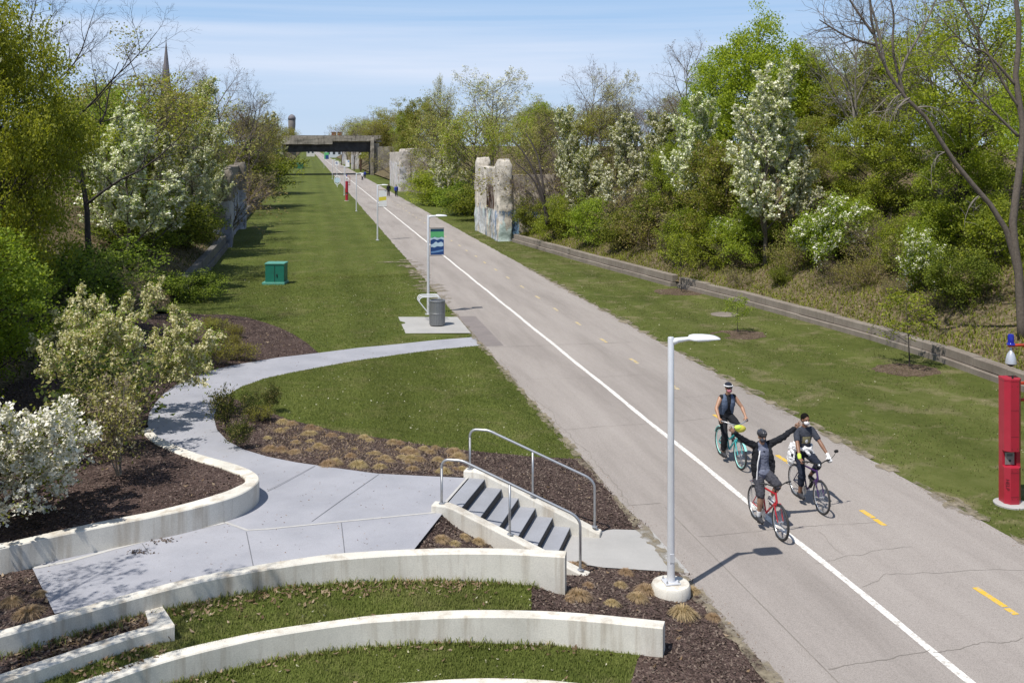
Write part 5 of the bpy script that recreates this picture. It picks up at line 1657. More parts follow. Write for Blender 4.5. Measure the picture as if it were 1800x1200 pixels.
def hand(mb, wrist, f, nrm, side, curl=12, spread=6, sc=1.0):
    """f: finger direction, nrm: palm normal (curl direction), side: thumb side"""
    f = f.normalized(); nrm = (nrm - f * nrm.dot(f)).normalized(); side = (side - f * side.dot(f) - nrm * side.dot(nrm)).normalized()
    R_ = Matrix((f, side, nrm)).transposed()
    mb.ell(wrist + f * 0.048 * sc, (0.055 * sc, 0.041 * sc, 0.017 * sc), 12, 8, R_)
    mb.ell(wrist + f * 0.02 * sc, (0.035 * sc, 0.03 * sc, 0.019 * sc), 10, 7, R_)
    for k, (off, L) in enumerate(((0.030, 0.074), (0.011, 0.083), (-0.010, 0.077), (-0.029, 0.060))):
        d = (f * math.cos(math.radians(spread * (1.5 - k))) + side * math.sin(math.radians(spread * (1.5 - k))))
        p = wrist + f * 0.088 * sc + side * off * sc - nrm * 0.0
        pts = [wrist + f * 0.05 * sc + side * off * 0.9 * sc, p]
        an = 0
        for s_, l_ in enumerate((0.45, 0.32, 0.23)):
            an += math.radians(curl * (1.0 + 0.25 * s_) + k * 1.5)
            p = p + (d * math.cos(an) + nrm * math.sin(an)) * L * l_ * sc
            pts.append(p)
        mb.tube(pts, [0.0095 * sc, 0.0098 * sc, 0.009 * sc, 0.0082 * sc, 0.0066 * sc], 8)
        mb.ell(pts[-1], (0.0066 * sc,) * 3, 8, 6)
    b = wrist + f * 0.025 * sc + side * 0.028 * sc
    td = (f * 0.62 + side * 0.68 + nrm * (0.25 + curl / 90)).normalized()
    q = b + td * 0.038 * sc; q2 = q + (f * 0.85 + side * 0.25 + nrm * (0.3 + curl / 70)).normalized() * 0.030 * sc
    mb.tube([b - td * 0.01, b, q, q2], [0.013 * sc, 0.0125 * sc, 0.0105 * sc, 0.008 * sc], 8)
    mb.ell(q2, (0.008 * sc,) * 3, 8, 6)

SKIN = {}
def skin_mat(name, c):
    m, n, l, p = base_mat(name)
    v = coords(n, l); t = noise(n, l, v, 14, 4, 0.6)
    r = ramp(n, [(0.3, tuple(x * 0.86 for x in c)), (0.7, c)]); l.new(t.outputs['Fac'], r.inputs[0])
    l.new(r.outputs[0], p.inputs['Base Color']); p.inputs['Roughness'].default_value = 0.5
    p.inputs['Subsurface Weight'].default_value = 0.08; p.inputs['Subsurface Radius'].default_value = (0.02, 0.008, 0.004)
    return m
M['skin_a'] = skin_mat('light brown skin', (0.36, 0.205, 0.135))
M['skin_b'] = skin_mat('tan skin', (0.42, 0.235, 0.15))
M['skin_c'] = skin_mat('medium brown skin', (0.245, 0.125, 0.075))
def cloth(name, c, c2=None, sc=30, rough=0.9):
    return pmat(name, c, c2 or tuple(x * 0.72 for x in c), sc, rough, 0, 0.35, 4, 0.2)
M['c_black'] = cloth('black cloth', (0.020, 0.021, 0.026))
M['c_denim'] = cloth('grey blue denim', (0.115, 0.150, 0.225), (0.08, 0.105, 0.165), 24)
M['c_slate'] = cloth('dark slate shirt', (0.055, 0.060, 0.078))
M['c_grey'] = cloth('grey blue shirt', (0.17, 0.185, 0.245), (0.125, 0.135, 0.185), 18)
M['c_white'] = cloth('white cloth', (0.78, 0.78, 0.78), (0.66, 0.66, 0.68), 10)
M['c_plaid'] = cloth('grey checked cloth', (0.075, 0.075, 0.09), (0.030, 0.031, 0.04), 26)
M['c_navy'] = cloth('navy cloth', (0.022, 0.027, 0.045))
M['c_blue'] = cloth('royal blue cloth', (0.045, 0.07, 0.34))
M['c_pink'] = cloth('pink mask cloth', (0.52, 0.20, 0.24))
M['c_print'] = cloth('tan shirt print', (0.36, 0.31, 0.17), (0.22, 0.20, 0.12), 40)
M['hair'] = pmat('black hair', (0.008, 0.007, 0.006), (0.013, 0.011, 0.010), 60, 0.9, 0, 0.8, 4, 0.08)
M['helmet'] = pmat('dark helmet shell', (0.035, 0.035, 0.042), (0.05, 0.05, 0.058), 8, 0.35)
M['glass_dark'] = pmat('dark sunglasses', (0.01, 0.01, 0.012), (0.015, 0.015, 0.018), 4, 0.12)
M['shoe_dark'] = pmat('dark shoe', (0.035, 0.037, 0.045), (0.02, 0.02, 0.025), 14, 0.7)

def head_shape(mb, hc, R_, s=1.0):
    """head facing +x of frame R_"""
    q = lambda x, y, z: hc + R_ @ Vector((x, y, z)) * s
    mb.ell(q(-0.008, 0, 0.025), (0.094 * s, 0.075 * s, 0.098 * s), 16, 12, R_)
    mb.ell(q(0.022, 0, -0.045), (0.066 * s, 0.056 * s, 0.068 * s), 14, 10, R_)
    mb.ell(q(0.062, 0, -0.088), (0.026 * s, 0.03 * s, 0.022 * s), 10, 8, R_)
    mb.tube([q(0.082, 0, 0.012), q(0.102, 0, -0.022), q(0.088, 0, -0.032)], [0.008 * s, 0.015 * s, 0.010 * s], 8)
    mb.tube([q(0.080, -0.018, -0.056), q(0.086, 0, -0.055), q(0.080, 0.018, -0.056)], [0.006 * s, 0.009 * s, 0.006 * s], 8)
    mb.tube([q(0.072, -0.04, 0.026), q(0.086, 0, 0.03), q(0.072, 0.04, 0.026)], 0.011 * s, 8)
    for y in (-1, 1): mb.ell(q(-0.005, y * 0.077, -0.006), (0.018 * s, 0.009 * s, 0.03 * s), 8, 7, R_)

def make_person(label, loc, rz, J, skin, outfit, voxel=0.009, grp=None, detail=True):
    """J: joints in local space (x forward, y left, z up)"""
    t = thing('person', label, 'person', loc, rz, grp)
    V_ = {k: Vector(v) for k, v in J.items() if not isinstance(v, (int, float, str, dict))}
    pel, che, nk, hd = V_['pelvis'], V_['chest'], V_['neck'], V_['head']
    left = (V_['sh_l'] - V_['sh_r'])
    Rp = frame_of(che - pel, V_['hip_l'] - V_['hip_r']); Rc = frame_of(nk - pel, left)
    Rh = frame_of(V_.get('head_up', Vector((0, 0, 1))), Vector(J.get('head_left', (0, 1, 0))))
    def torso(mb, g=0.0, lo=0.0):
        ax_ = nk - pel; n = 18; vs = []; fs = []
        secs = [(-0.30, .03, .05), (-0.26, .075, .10), (-0.16, .108, .152), (0, .118, .166), (.18, .112, .152), (.36, .108, .145), (.55, .117, .158), (.72, .122, .172), (.86, .106, .165), (.95, .080, .125), (1.02, .055, .065)]
        for (tt, rx, ry) in secs:
            c = pel + ax_ * tt; R2 = Rp if tt < 0.05 else Rc
            for j in range(n):
                an = 2 * math.pi * j / n
                vs.append(c + R2 @ Vector(((rx + g) * math.cos(an), (ry + g) * math.sin(an), 0)))
        for i in range(len(secs) - 1):
            for j in range(n):
                j2 = (j + 1) % n; fs.append((i * n + j, i * n + j2, (i + 1) * n + j2, (i + 1) * n + j))
        fs.append(tuple(range(n - 1, -1, -1))); fs.append(tuple((len(secs) - 1) * n + j for j in range(n)))
        mb.add(vs, fs)
        limb(mb, V_['sh_l'].lerp(V_['sh_r'], 0.06), V_['sh_r'].lerp(V_['sh_l'], 0.06), 0.058 + g, 0.058 + g)
        limb(mb, che + (nk - che) * 0.55, nk, 0.085 + g, 0.062 + g)
    def arm(mb, s, g=0.0, end=1.0, elbow_end=1.0):
        a, e, w_ = V_['sh_' + s], V_['el_' + s], V_['wr_' + s]
        if end <= 0.5: limb(mb, a, a.lerp(e, end * 2), 0.056 + g, 0.050 + g)
        else:
            limb(mb, a, e, 0.054 + g, 0.042 + g, 0.004)
            limb(mb, e, e.lerp(w_, (end - 0.5) * 2), 0.041 + g, 0.028 + g if end >= 1 else 0.036 + g, 0.006, 0.25)
    def leg(mb, s, g=0.0, end=1.0):
        a, k, n_ = V_['hip_' + s], V_['kn_' + s], V_['an_' + s]
        if end <= 0.5: limb(mb, a, a.lerp(k, end * 2), 0.092 + g, 0.072 + g, 0.004)
        else:
            limb(mb, a, k, 0.090 + g, 0.058 + g, 0.006)
            limb(mb, k, k.lerp(n_, (end - 0.5) * 2), 0.056 + g, 0.038 + g if end >= 1 else 0.052 + g, 0.014, 0.3)
    # --- body, one continuous surface
    mb = MB()
    torso(mb); limb(mb, nk, hd + Vector((-0.01, 0, -0.06)), 0.056, 0.052)
    head_shape(mb, hd, Rh)
    for s in 'lr':
        arm(mb, s); leg(mb, s)
        f = (V_['toe_' + s] - V_['an_' + s]); n_ = V_['an_' + s]
        limb(mb, n_ + Vector((-0.02, 0, -0.045)), V_['toe_' + s], 0.036, 0.03)
        hnd = J.get('hand_' + s)
        hand(mb, V_['wr_' + s], Vector(hnd['f']), Vector(hnd['n']), Vector(hnd['s']), hnd.get('curl', 12), hnd.get('spread', 6), 1.05)
    body = remesh(mb, 'body', M[skin], t, voxel if not detail else 0.0062, 2)
    for s in 'lr':        # eyes
        sy = 1 if s == 'l' else -1
        mb = MB(); mb.ell(hd + Rh @ Vector((0.078, sy * 0.031, 0.008)), (0.009, 0.014, 0.008), 8, 6, Rh); mb.build('eye', M['glass_dark'], t)
    for item in outfit:
        nm, mat = item[0], item[1]
        mb = MB()
        k = item[2]
        if k == 'top':
            torso(mb, item[3]); [arm(mb, s, item[3], item[4]) for s in 'lr'] if item[4] > 0 else None
            remesh(mb, nm, M[mat], t, voxel)
        elif k == 'pants':
            mb.ell(pel, (0.118 + item[3], 0.165 + item[3], 0.13 + item[3]), 14, 10, Rp)
            for s in 'lr': leg(mb, s, item[3], item[4])
            remesh(mb, nm, M[mat], t, voxel)
        elif k == 'leg':
            leg(mb, item[5], item[3], item[4]); remesh(mb, nm, M[mat], t, voxel)
        elif k == 'shoe':
            s = item[3]
            n_ = V_['an_' + s]; to = V_['toe_' + s]
            mb.ell(n_ + Vector((-0.035, 0, -0.05)), (0.05, 0.042, 0.05), 12, 8)
            limb(mb, n_ + Vector((-0.02, 0, -0.055)), to + Vector((0.01, 0, 0.004)), 0.046, 0.038)
            limb(mb, n_ + Vector((-0.05, 0, -0.085)), to + Vector((0.01, 0, -0.022)), 0.03, 0.028)
            remesh(mb, nm, M[mat], t, voxel)
        elif k == 'sock':
            s = item[3]; limb(mb, V_['an_' + s], V_['an_' + s].lerp(V_['kn_' + s], 0.22), 0.044, 0.047); remesh(mb, nm, M[mat], t, voxel)
        elif k == 'custom':
            item[3](mb, V_, Rp, Rc, Rh); 
            o = remesh(mb, nm, M[mat], t, item[4] if len(item) > 4 else voxel)
        elif k == 'raw':
            item[3](mb, V_, Rp, Rc, Rh); mb.build(nm, M[mat], t, smooth=True, auto=50)
    return t

def H_(mb, V_, Rh, x, y, z, r, n=12, m=9): mb.ell(V_['head'] + Rh @ Vector((x, y, z)), r, n, m, Rh)
def mask(mb, V_, Rp, Rc, Rh): H_(mb, V_, Rh, 0.045, 0, -0.052, (0.062, 0.064, 0.05)); H_(mb, V_, Rh, 0.085, 0, -0.038, (0.030, 0.034, 0.034))
def shades(mb, V_, Rp, Rc, Rh):
    for y in (-0.034, 0.034): H_(mb, V_, Rh, 0.074, y, 0.010, (0.020, 0.030, 0.022))
    mb.tube([V_['head'] + Rh @ Vector(q) for q in ((0.0, -0.082, 0.012), (0.07, -0.055, 0.014), (0.094, 0, 0.016), (0.07, 0.055, 0.014), (0.0, 0.082, 0.012))], 0.007, 6)
def helmet(mb, V_, Rp, Rc, Rh):
    H_(mb, V_, Rh, -0.012, 0, 0.062, (0.126, 0.098, 0.082), 18, 12)
    for y in (-0.045, 0, 0.045): mb.tube([V_['head'] + Rh @ Vector(q) for q in ((-0.13, y * 0.9, 0.07), (-0.07, y, 0.133 - abs(y) * .35), (0.03, y, 0.140 - abs(y) * .35), (0.105, y * 0.9, 0.085))], 0.016, 8)
def cap(mb, V_, Rp, Rc, Rh):
    H_(mb, V_, Rh, -0.010, 0, 0.060, (0.106, 0.089, 0.082), 16, 11); H_(mb, V_, Rh, 0.085, 0, 0.052, (0.065, 0.062, 0.012), 14, 7)
def cap_band(mb, V_, Rp, Rc, Rh):
    ps = [V_['head'] + Rh @ Vector((-0.010 + 0.109 * math.cos(a), 0.092 * math.sin(a), 0.060)) for a in np.linspace(0, 2 * math.pi, 25)]
    mb.tube(ps, 0.015, 8, caps=False)
def short_hair(mb, V_, Rp, Rc, Rh):
    H_(mb, V_, Rh, -0.022, 0, 0.048, (0.098, 0.086, 0.092), 16, 11); H_(mb, V_, Rh, -0.04, 0, 0.0, (0.075, 0.084, 0.07), 14, 10)

def rider(px, seat_z, lean, wr, hd_turn=0.0, hand_curl=48, sitx=-0.25, up_foot='l', bb=(-0.07, 0.29), poles=None):
    J = {}
    pel = Vector((sitx, 0, seat_z + 0.10)); J['pelvis'] = pel
    tl = 0.50
    nk = pel + Vector((math.sin(lean) * tl, 0, math.cos(lean) * tl)); J['neck'] = nk
    J['chest'] = pel.lerp(nk, 0.66)
    J['head'] = nk + Vector((math.sin(lean) * 0.10 + 0.035, 0, 0.185))
    sh = pel.lerp(nk, 0.90)
    J['sh_l'] = sh + Vector((0, 0.175, 0)); J['sh_r'] = sh + Vector((0, -0.175, 0))
    J['hip_l'] = pel + Vector((0.0, 0.09, -0.04)); J['hip_r'] = pel + Vector((0.0, -0.09, -0.04))
    for s, sg in (('l', 1), ('r', -1)):
        dz = 0.17 if s == up_foot else -0.17
        ped = Vector((bb[0], sg * 0.125, bb[1] + dz))
        J['an_' + s] = ped + Vector((-0.055, 0, 0.115)); J['toe_' + s] = ped + Vector((0.09, 0, 0.035))
        J['kn_' + s] = ik(J['hip_' + s], J['an_' + s], 0.435, 0.425, (1, sg * 0.12, 0.15))
        w_ = Vector(wr[s]); J['wr_' + s] = w_
        J['el_' + s] = ik(J['sh_' + s], w_, 0.29, 0.265, poles[s] if poles else (-0.25, sg * 0.8, -0.5))
        J['hand_' + s] = {'f': (0.75, -sg * 0.15, -0.35), 'n': (-0.35, 0, -0.9), 's': (0.2, -sg * 1.0, 0.1), 'curl': hand_curl, 'spread': 1}
    J['head_left'] = (-math.sin(hd_turn), math.cos(hd_turn), 0)
    return J

HEAD_ = -math.pi / 2
# rider in the denim vest on the teal bike
B1 = Vector((9.80, 22.05, 0.012)); B2 = Vector((8.80, 18.05, 0.012)); B3 = Vector((10.24, 19.12, 0.012))
make_bike('bicycle', 'teal cruiser bicycle with pale mint rims and a yellow handlebar bag', B1, 'bk_teal', 'bk_mint', 'tyre', cruiser=True, fat=0.023)
make_bike('bicycle', 'red mountain bicycle with a rear rack, nearest to the camera', B2, 'bk_red', 'chrome', 'tyre', rack=True, fat=0.024)
make_bike('bicycle', 'dark purple bicycle with a small mirror on its bar end', B3, 'bk_purple', 'chrome', 'tyre', mirror=True, fat=0.021)

J = rider(0, 0.955, 0.20, {'l': (0.13, 0.335, 1.085), 'r': (0.13, -0.335, 1.085)}, 0.1)
def vest(mb, V_, Rp, Rc, Rh):
    for sg in (-1, 1):
        c = V_['chest'] + Rc @ Vector((0.01, sg * 0.085, -0.03)); mb.ell(c, (0.140, 0.108, 0.23), 14, 10, Rc)
        mb.ell(V_['pelvis'].lerp(V_['chest'], 0.45) + Rc @ Vector((-0.02, sg * 0.10, 0)), (0.135, 0.09, 0.2), 12, 9, Rc)
        limb(mb, V_['neck'] + Rc @ Vector((-0.01, sg * 0.06, -0.03)), V_['sh_' + ('l' if sg > 0 else 'r')] + Rc @ Vector((0, -sg * 0.03, 0)), 0.062, 0.066)
    mb.ell(V_['chest'] + Rc @ Vector((-0.05, 0, -0.02)), (0.105, 0.17, 0.22), 14, 10, Rc)
make_person('cyclist in a denim vest, cap, sunglasses and pink mask riding the teal bicycle', B1, HEAD_, J, 'skin_b', [
    ('shirt', 'c_black', 'top', 0.014, 0.0), ('vest', 'c_denim', 'custom', vest), ('trousers', 'c_black', 'pants', 0.016, 0.92),
    ('shoe', 'shoe_dark', 'shoe', 'l'), ('shoe', 'shoe_dark', 'shoe', 'r'), ('mask', 'c_pink', 'custom', mask, 0.006), ('sunglasses', 'glass_dark', 'custom', shades, 0.005),
    ('cap', 'c_navy', 'custom', cap, 0.006), ('cap_band', 'c_white', 'raw', cap_band)], grp='cyclists on the trail')

# rider with raised arms on the red bike
J = rider(0, 0.955, -0.02, {'l': (-0.14, 0.655, 1.90), 'r': (-0.14, -0.625, 1.885)}, -0.05, poles={'l': (0, 0.2, -1), 'r': (0, -0.2, -1)})
for s in 'lr':
    J['sh_' + s] = J['sh_' + s] + Vector((0, 0, 0.045))
    J['el_' + s] = J['sh_' + s].lerp(J['wr_' + s], 0.52) + Vector((0, 0, -0.02))
for s, sg in (('l', 1), ('r', -1)):
    J['hand_' + s] = {'f': (0.05, sg * 0.75, 0.62), 'n': (1, 0, 0), 's': (0, -sg * 0.5, 0.8), 'curl': 6, 'spread': 11}
def jacket(mb, V_, Rp, Rc, Rh):
    mb.ell(V_['chest'] + Rc @ Vector((-0.045, 0, -0.01)), (0.105, 0.185, 0.21), 16, 12, Rc)
    mb.ell(V_['pelvis'].lerp(V_['chest'], 0.4) + Rc @ Vector((-0.055, 0, -0.02)), (0.105, 0.20, 0.26), 16, 12, Rc)
    for sg, s in ((-1, 'r'), (1, 'l')):
        # open fronts hanging to the hips
        mb.ell(V_['chest'] + Rc @ Vector((0.06, sg * 0.150, -0.02)), (0.085, 0.056, 0.20), 12, 9, Rc)
        mb.ell(V_['pelvis'].lerp(V_['chest'], 0.45) + Rc @ Vector((0.05, sg * (0.185 if sg < 0 else 0.195), -0.03)), (0.10, 0.052, 0.25), 12, 9, Rc)
        limb(mb, V_['sh_' + s] + Vector((0, -sg * 0.06, 0)), V_['el_' + s], 0.076, 0.062, 0.004)
        limb(mb, V_['el_' + s], V_['el_' + s].lerp(V_['wr_' + s], 0.97), 0.061, 0.046)
    mb.tube([V_['neck'] + Rc @ Vector(q) for q in ((0.05, -0.085, -0.03), (-0.03, -0.075, 0.03), (-0.07, 0, 0.04), (-0.03, 0.075, 0.03), (0.05, 0.085, -0.03))], 0.038, 10)
def zip_(mb, V_, Rp, Rc, Rh):
    b = V_['pelvis']
    for sg, x0 in ((-1, 0.148),):
        ps = [V_['neck'] + Rc @ Vector((0.085, sg * 0.075, -0.07)), V_['chest'] + Rc @ Vector((0.140, sg * 0.118, 0.0)), b.lerp(V_['chest'], 0.5) + Rc @ Vector((0.135, sg * 0.150, 0)), b + Rc @ Vector((0.125, sg * 0.165, -0.12))]
        mb.tube(resample(ps, 12), 0.014, 8)
def tee_tail(mb, V_, Rp, Rc, Rh): mb.ell(V_['pelvis'] + Vector((0.03, 0, -0.02)), (0.135, 0.185, 0.13), 14, 10, Rp)
def vneck(mb, V_, Rp, Rc, Rh):
    for sg in (-1, 1): mb.tube([V_['neck'] + Rc @ Vector((0.062, sg * 0.05, -0.03)), V_['chest'] + Rc @ Vector((0.126, 0.0, 0.085))], 0.012, 8)
make_person('cyclist in an open black jacket and helmet raising both arms wide on the red bicycle', B2, HEAD_, J, 'skin_a', [
    ('shirt', 'c_grey', 'top', 0.013, 0.0), ('shirt_hem', 'c_grey', 'custom', tee_tail), ('jacket', 'c_black', 'custom', jacket), ('zip', 'c_white', 'raw', zip_), ('collar', 'c_navy', 'raw', vneck),
    ('shorts', 'c_plaid', 'pants', 0.020, 0.47), ('shoe', 'c_white', 'shoe', 'l'), ('shoe', 'shoe_dark', 'shoe', 'r'), ('sock', 'c_white', 'sock', 'r'), ('sock', 'c_white', 'sock', 'l'),
    ('face_mask', 'c_slate', 'custom', mask, 0.006), ('helmet', 'helmet', 'custom', helmet, 0.007)], grp='cyclists on the trail')

# rider with the white jacket round the waist on the purple bike
J = rider(0, 0.955, 0.16, {'l': (0.25, 0.325, 1.06), 'r': (0.25, -0.325, 1.06)}, 0.12)
def tied(mb, V_, Rp, Rc, Rh):
    p = V_['pelvis']
    ring_ = [p + Rp @ Vector((0.145 * math.cos(a), 0.19 * math.sin(a), 0.10)) for a in np.linspace(0, 2 * math.pi, 21)]
    mb.tube(ring_, 0.035, 8, caps=False)
    # bunched body of the jacket hanging on the right hip
    for q, r in (((-0.05, -0.21, 0.02), (0.13, 0.06, 0.15)), ((-0.02, -0.245, -0.12), (0.15, 0.05, 0.17)), ((-0.10, -0.23, -0.20), (0.11, 0.05, 0.14)), ((0.05, -0.20, 0.10), (0.08, 0.06, 0.12)), ((-0.14, -0.10, -0.08), (0.05, 0.15, 0.2))):
        mb.ell(p + Vector(q), r, 12, 9)
    mb.tube([p + Vector(q) for q in ((0.15, -0.05, 0.10), (0.19, 0.03, 0.02), (0.20, 0.07, -0.09))], [0.04, 0.036, 0.03], 8)
    mb.tube([p + Vector(q) for q in ((0.15, -0.05, 0.10), (0.19, 0.09, 0.07), (0.17, 0.16, -0.02))], [0.04, 0.036, 0.03], 8)
def dot(mb, V_, Rp, Rc, Rh): mb.ell(V_['pelvis'] + Vector((0.075, -0.275, -0.06)), (0.035, 0.022, 0.032), 10, 8)
def print_(mb, V_, Rp, Rc, Rh):
    c = V_['chest']; vs = []; nx, nz = 8, 8
    for j in range(nz + 1):
        for i in range(nx + 1):
            y = (i / nx - 0.5) * 0.18; z = (j / nz - 0.5) * 0.20 - 0.06
            k = max(0.0, 1 - (y / 0.185)**2 - (z / 0.215)**2)
            vs.append(c + Rc @ Vector((0.137 * math.sqrt(k) + 0.008, y, z)))
    fs = [(j * (nx + 1) + i, j * (nx + 1) + i + 1, (j + 1) * (nx + 1) + i + 1, (j + 1) * (nx + 1) + i) for j in range(nz) for i in range(nx)]
    mb.add(vs, fs)
def print_in(mb, V_, Rp, Rc, Rh): mb.ell(V_['chest'] + Rc @ Vector((0.135, 0.0, -0.05)), (0.012, 0.035, 0.055), 10, 8, Rc)
def wristband(mb, V_, Rp, Rc, Rh): limb(mb, V_['wr_r'].lerp(V_['el_r'], 0.02), V_['wr_r'].lerp(V_['el_r'], 0.22), 0.040, 0.043)
def glove(s):
    def g(mb, V_, Rp, Rc, Rh):
        hnd = {'f': Vector((0.75, (-1 if s == 'l' else 1) * 0.15, -0.35)), 'n': Vector((-0.35, 0, -0.9)), 's': Vector((0.2, (-1 if s == 'l' else 1) * 1.0, 0.1))}
        hand(mb, V_['wr_' + s], hnd['f'], hnd['n'], hnd['s'], 48, 1, 1.2)
        limb(mb, V_['wr_' + s], V_['wr_' + s].lerp(V_['el_' + s], 0.15), 0.036, 0.038)
    return g
make_person('cyclist in dark printed shirt and white mask, white jacket tied at the waist', B3, HEAD_, J, 'skin_c', [
    ('shirt', 'c_slate', 'top', 0.014, 0.36), ('shirt_print', 'c_print', 'raw', print_), ('print_mark', 'c_white', 'raw', print_in), ('trousers', 'c_navy', 'pants', 0.016, 0.78), ('tied_jacket', 'c_white', 'custom', tied), ('jacket_mark', 'c_black', 'raw', dot),
    ('shoe', 'shoe_dark', 'shoe', 'l'), ('shoe', 'shoe_dark', 'shoe', 'r'), ('mask', 'c_white', 'custom', mask, 0.006), ('hair', 'hair', 'custom', short_hair, 0.006),
    ('wristband', 'neon', 'custom', wristband), ('glove', 'c_white', 'custom', glove('l'), 0.006)], grp='cyclists on the trail')

# walkers in the distance
def walker(label, p, rz, top, pants, skin='skin_c', step=0.22, ht=1.0):
    J = {'pelvis': (0, 0, 0.95), 'chest': (0.01, 0, 1.27), 'neck': (0.02, 0, 1.46), 'head': (0.04, 0, 1.63), 'sh_l': (0.01, 0.185, 1.41), 'sh_r': (0.01, -0.185, 1.41), 'hip_l': (0, 0.09, 0.91), 'hip_r': (0, -0.09, 0.91),
         'an_l': (step, 0.09, 0.10), 'an_r': (-step, -0.09, 0.12), 'toe_l': (step + 0.14, 0.10, 0.035), 'toe_r': (-step + 0.13, -0.10, 0.045)}
    for s, sg in (('l', 1), ('r', -1)):
        J['kn_' + s] = ik(J['hip_' + s], J['an_' + s], 0.43, 0.42, (1, 0, 0))
        J['wr_' + s] = (-sg * 0.16 + 0.05, sg * 0.26, 0.92)
        J['el_' + s] = ik(J['sh_' + s], J['wr_' + s], 0.29, 0.265, (-1, sg * 0.3, 0))
        J['hand_' + s] = {'f': (0.1, 0, -1), 'n': (0, -sg, 0), 's': (1, 0, 0), 'curl': 18, 'spread': 3}
    o = make_person(label, p, rz, J, skin, [('top', top, 'top', 0.022, 0.97), ('trousers', pants, 'pants', 0.02, 0.97), ('shoe', 'shoe_dark', 'shoe', 'l'), ('shoe', 'shoe_dark', 'shoe', 'r'), ('hair', 'hair', 'custom', short_hair, 0.012)], 0.016, 'walkers on the trail', False)
    o.scale = (ht, ht, ht)
    return o
walker('walker dressed all in black on the trail before the bridge', W(683, 345), math.radians(-92), 'c_black', 'c_black', ht=1.05)
walker('walker in a blue top and dark trousers beside the one in black', W(696.5, 346), math.radians(-88), 'c_blue', 'c_navy', ht=1.0)
walker('distant walker in a white top near the right bridge abutment', W(637, 317.5), math.radians(90), 'c_white', 'c_navy')
walker('distant walker in a bright blue top near the right bridge abutment', W(641.5, 314), math.radians(90), 'c_blue', 'c_navy')
# ------------------------------------------------------------------ trees and shrubs
def unit(rng_):
    v = rng_.normal(size=3); return v / (np.linalg.norm(v) + 1e-9)

def tubes_np(lines):
    """lines: list of (pts (k,3), radii (k,), sides). Returns V, F (quads)"""
    Vs = []; Fs = []; b = 0
    for pts, rad, n in lines:
        pts = np.asarray(pts, float); k = len(pts)
        t = np.gradient(pts, axis=0)
        t /= (np.linalg.norm(t, axis=1, keepdims=True) + 1e-9)
        ref = np.array([0.0, 0.0, 1.0]) if abs(t[0, 2]) < 0.9 else np.array([1.0, 0.0, 0.0])
        a = np.cross(t, ref); a /= (np.linalg.norm(a, axis=1, keepdims=True) + 1e-9)
        c = np.cross(a, t)
        an = np.arange(n) * 2 * math.pi / n
        ring = pts[:, None, :] + (a[:, None, :] * np.cos(an)[None, :, None] + c[:, None, :] * np.sin(an)[None, :, None]) * np.asarray(rad, float)[:, None, None]
        Vs.append(ring.reshape(-1, 3))
        i = np.arange(k - 1)[:, None] * n; j = np.arange(n)[None, :]; j2 = (j + 1) % n
        Fs.append(np.stack([i + j, i + j2, i + n + j2, i + n + j], -1).reshape(-1, 4) + b)
        b += k * n
    return np.concatenate(Vs), np.concatenate(Fs)

def leaf_quads(P, size, rg, flat=0.35, aspect=0.62, upbias=0.0):
    """diamond leaves at points P, random orientation; returns V, F"""
    n = len(P)
    nrm = rg.normal(size=(n, 3)); nrm[:, 2] = np.abs(nrm[:, 2]) * (1 + upbias) + flat
    nrm /= np.linalg.norm(nrm, axis=1, keepdims=True)
    r = rg.normal(size=(n, 3)); a = np.cross(nrm, r); a /= (np.linalg.norm(a, axis=1, keepdims=True) + 1e-9)
    b = np.cross(nrm, a)
    s = size * rg.uniform(0.6, 1.35, size=(n, 1))
    bend = nrm * s * 0.18
    V = np.stack([P - a * s * 0.5, P - b * s * 0.5 * aspect - bend, P + a * s * 0.5, P + b * s * 0.5 * aspect - bend], 1).reshape(-1, 3)
    F = np.arange(4 * n).reshape(n, 4)
    return V, F

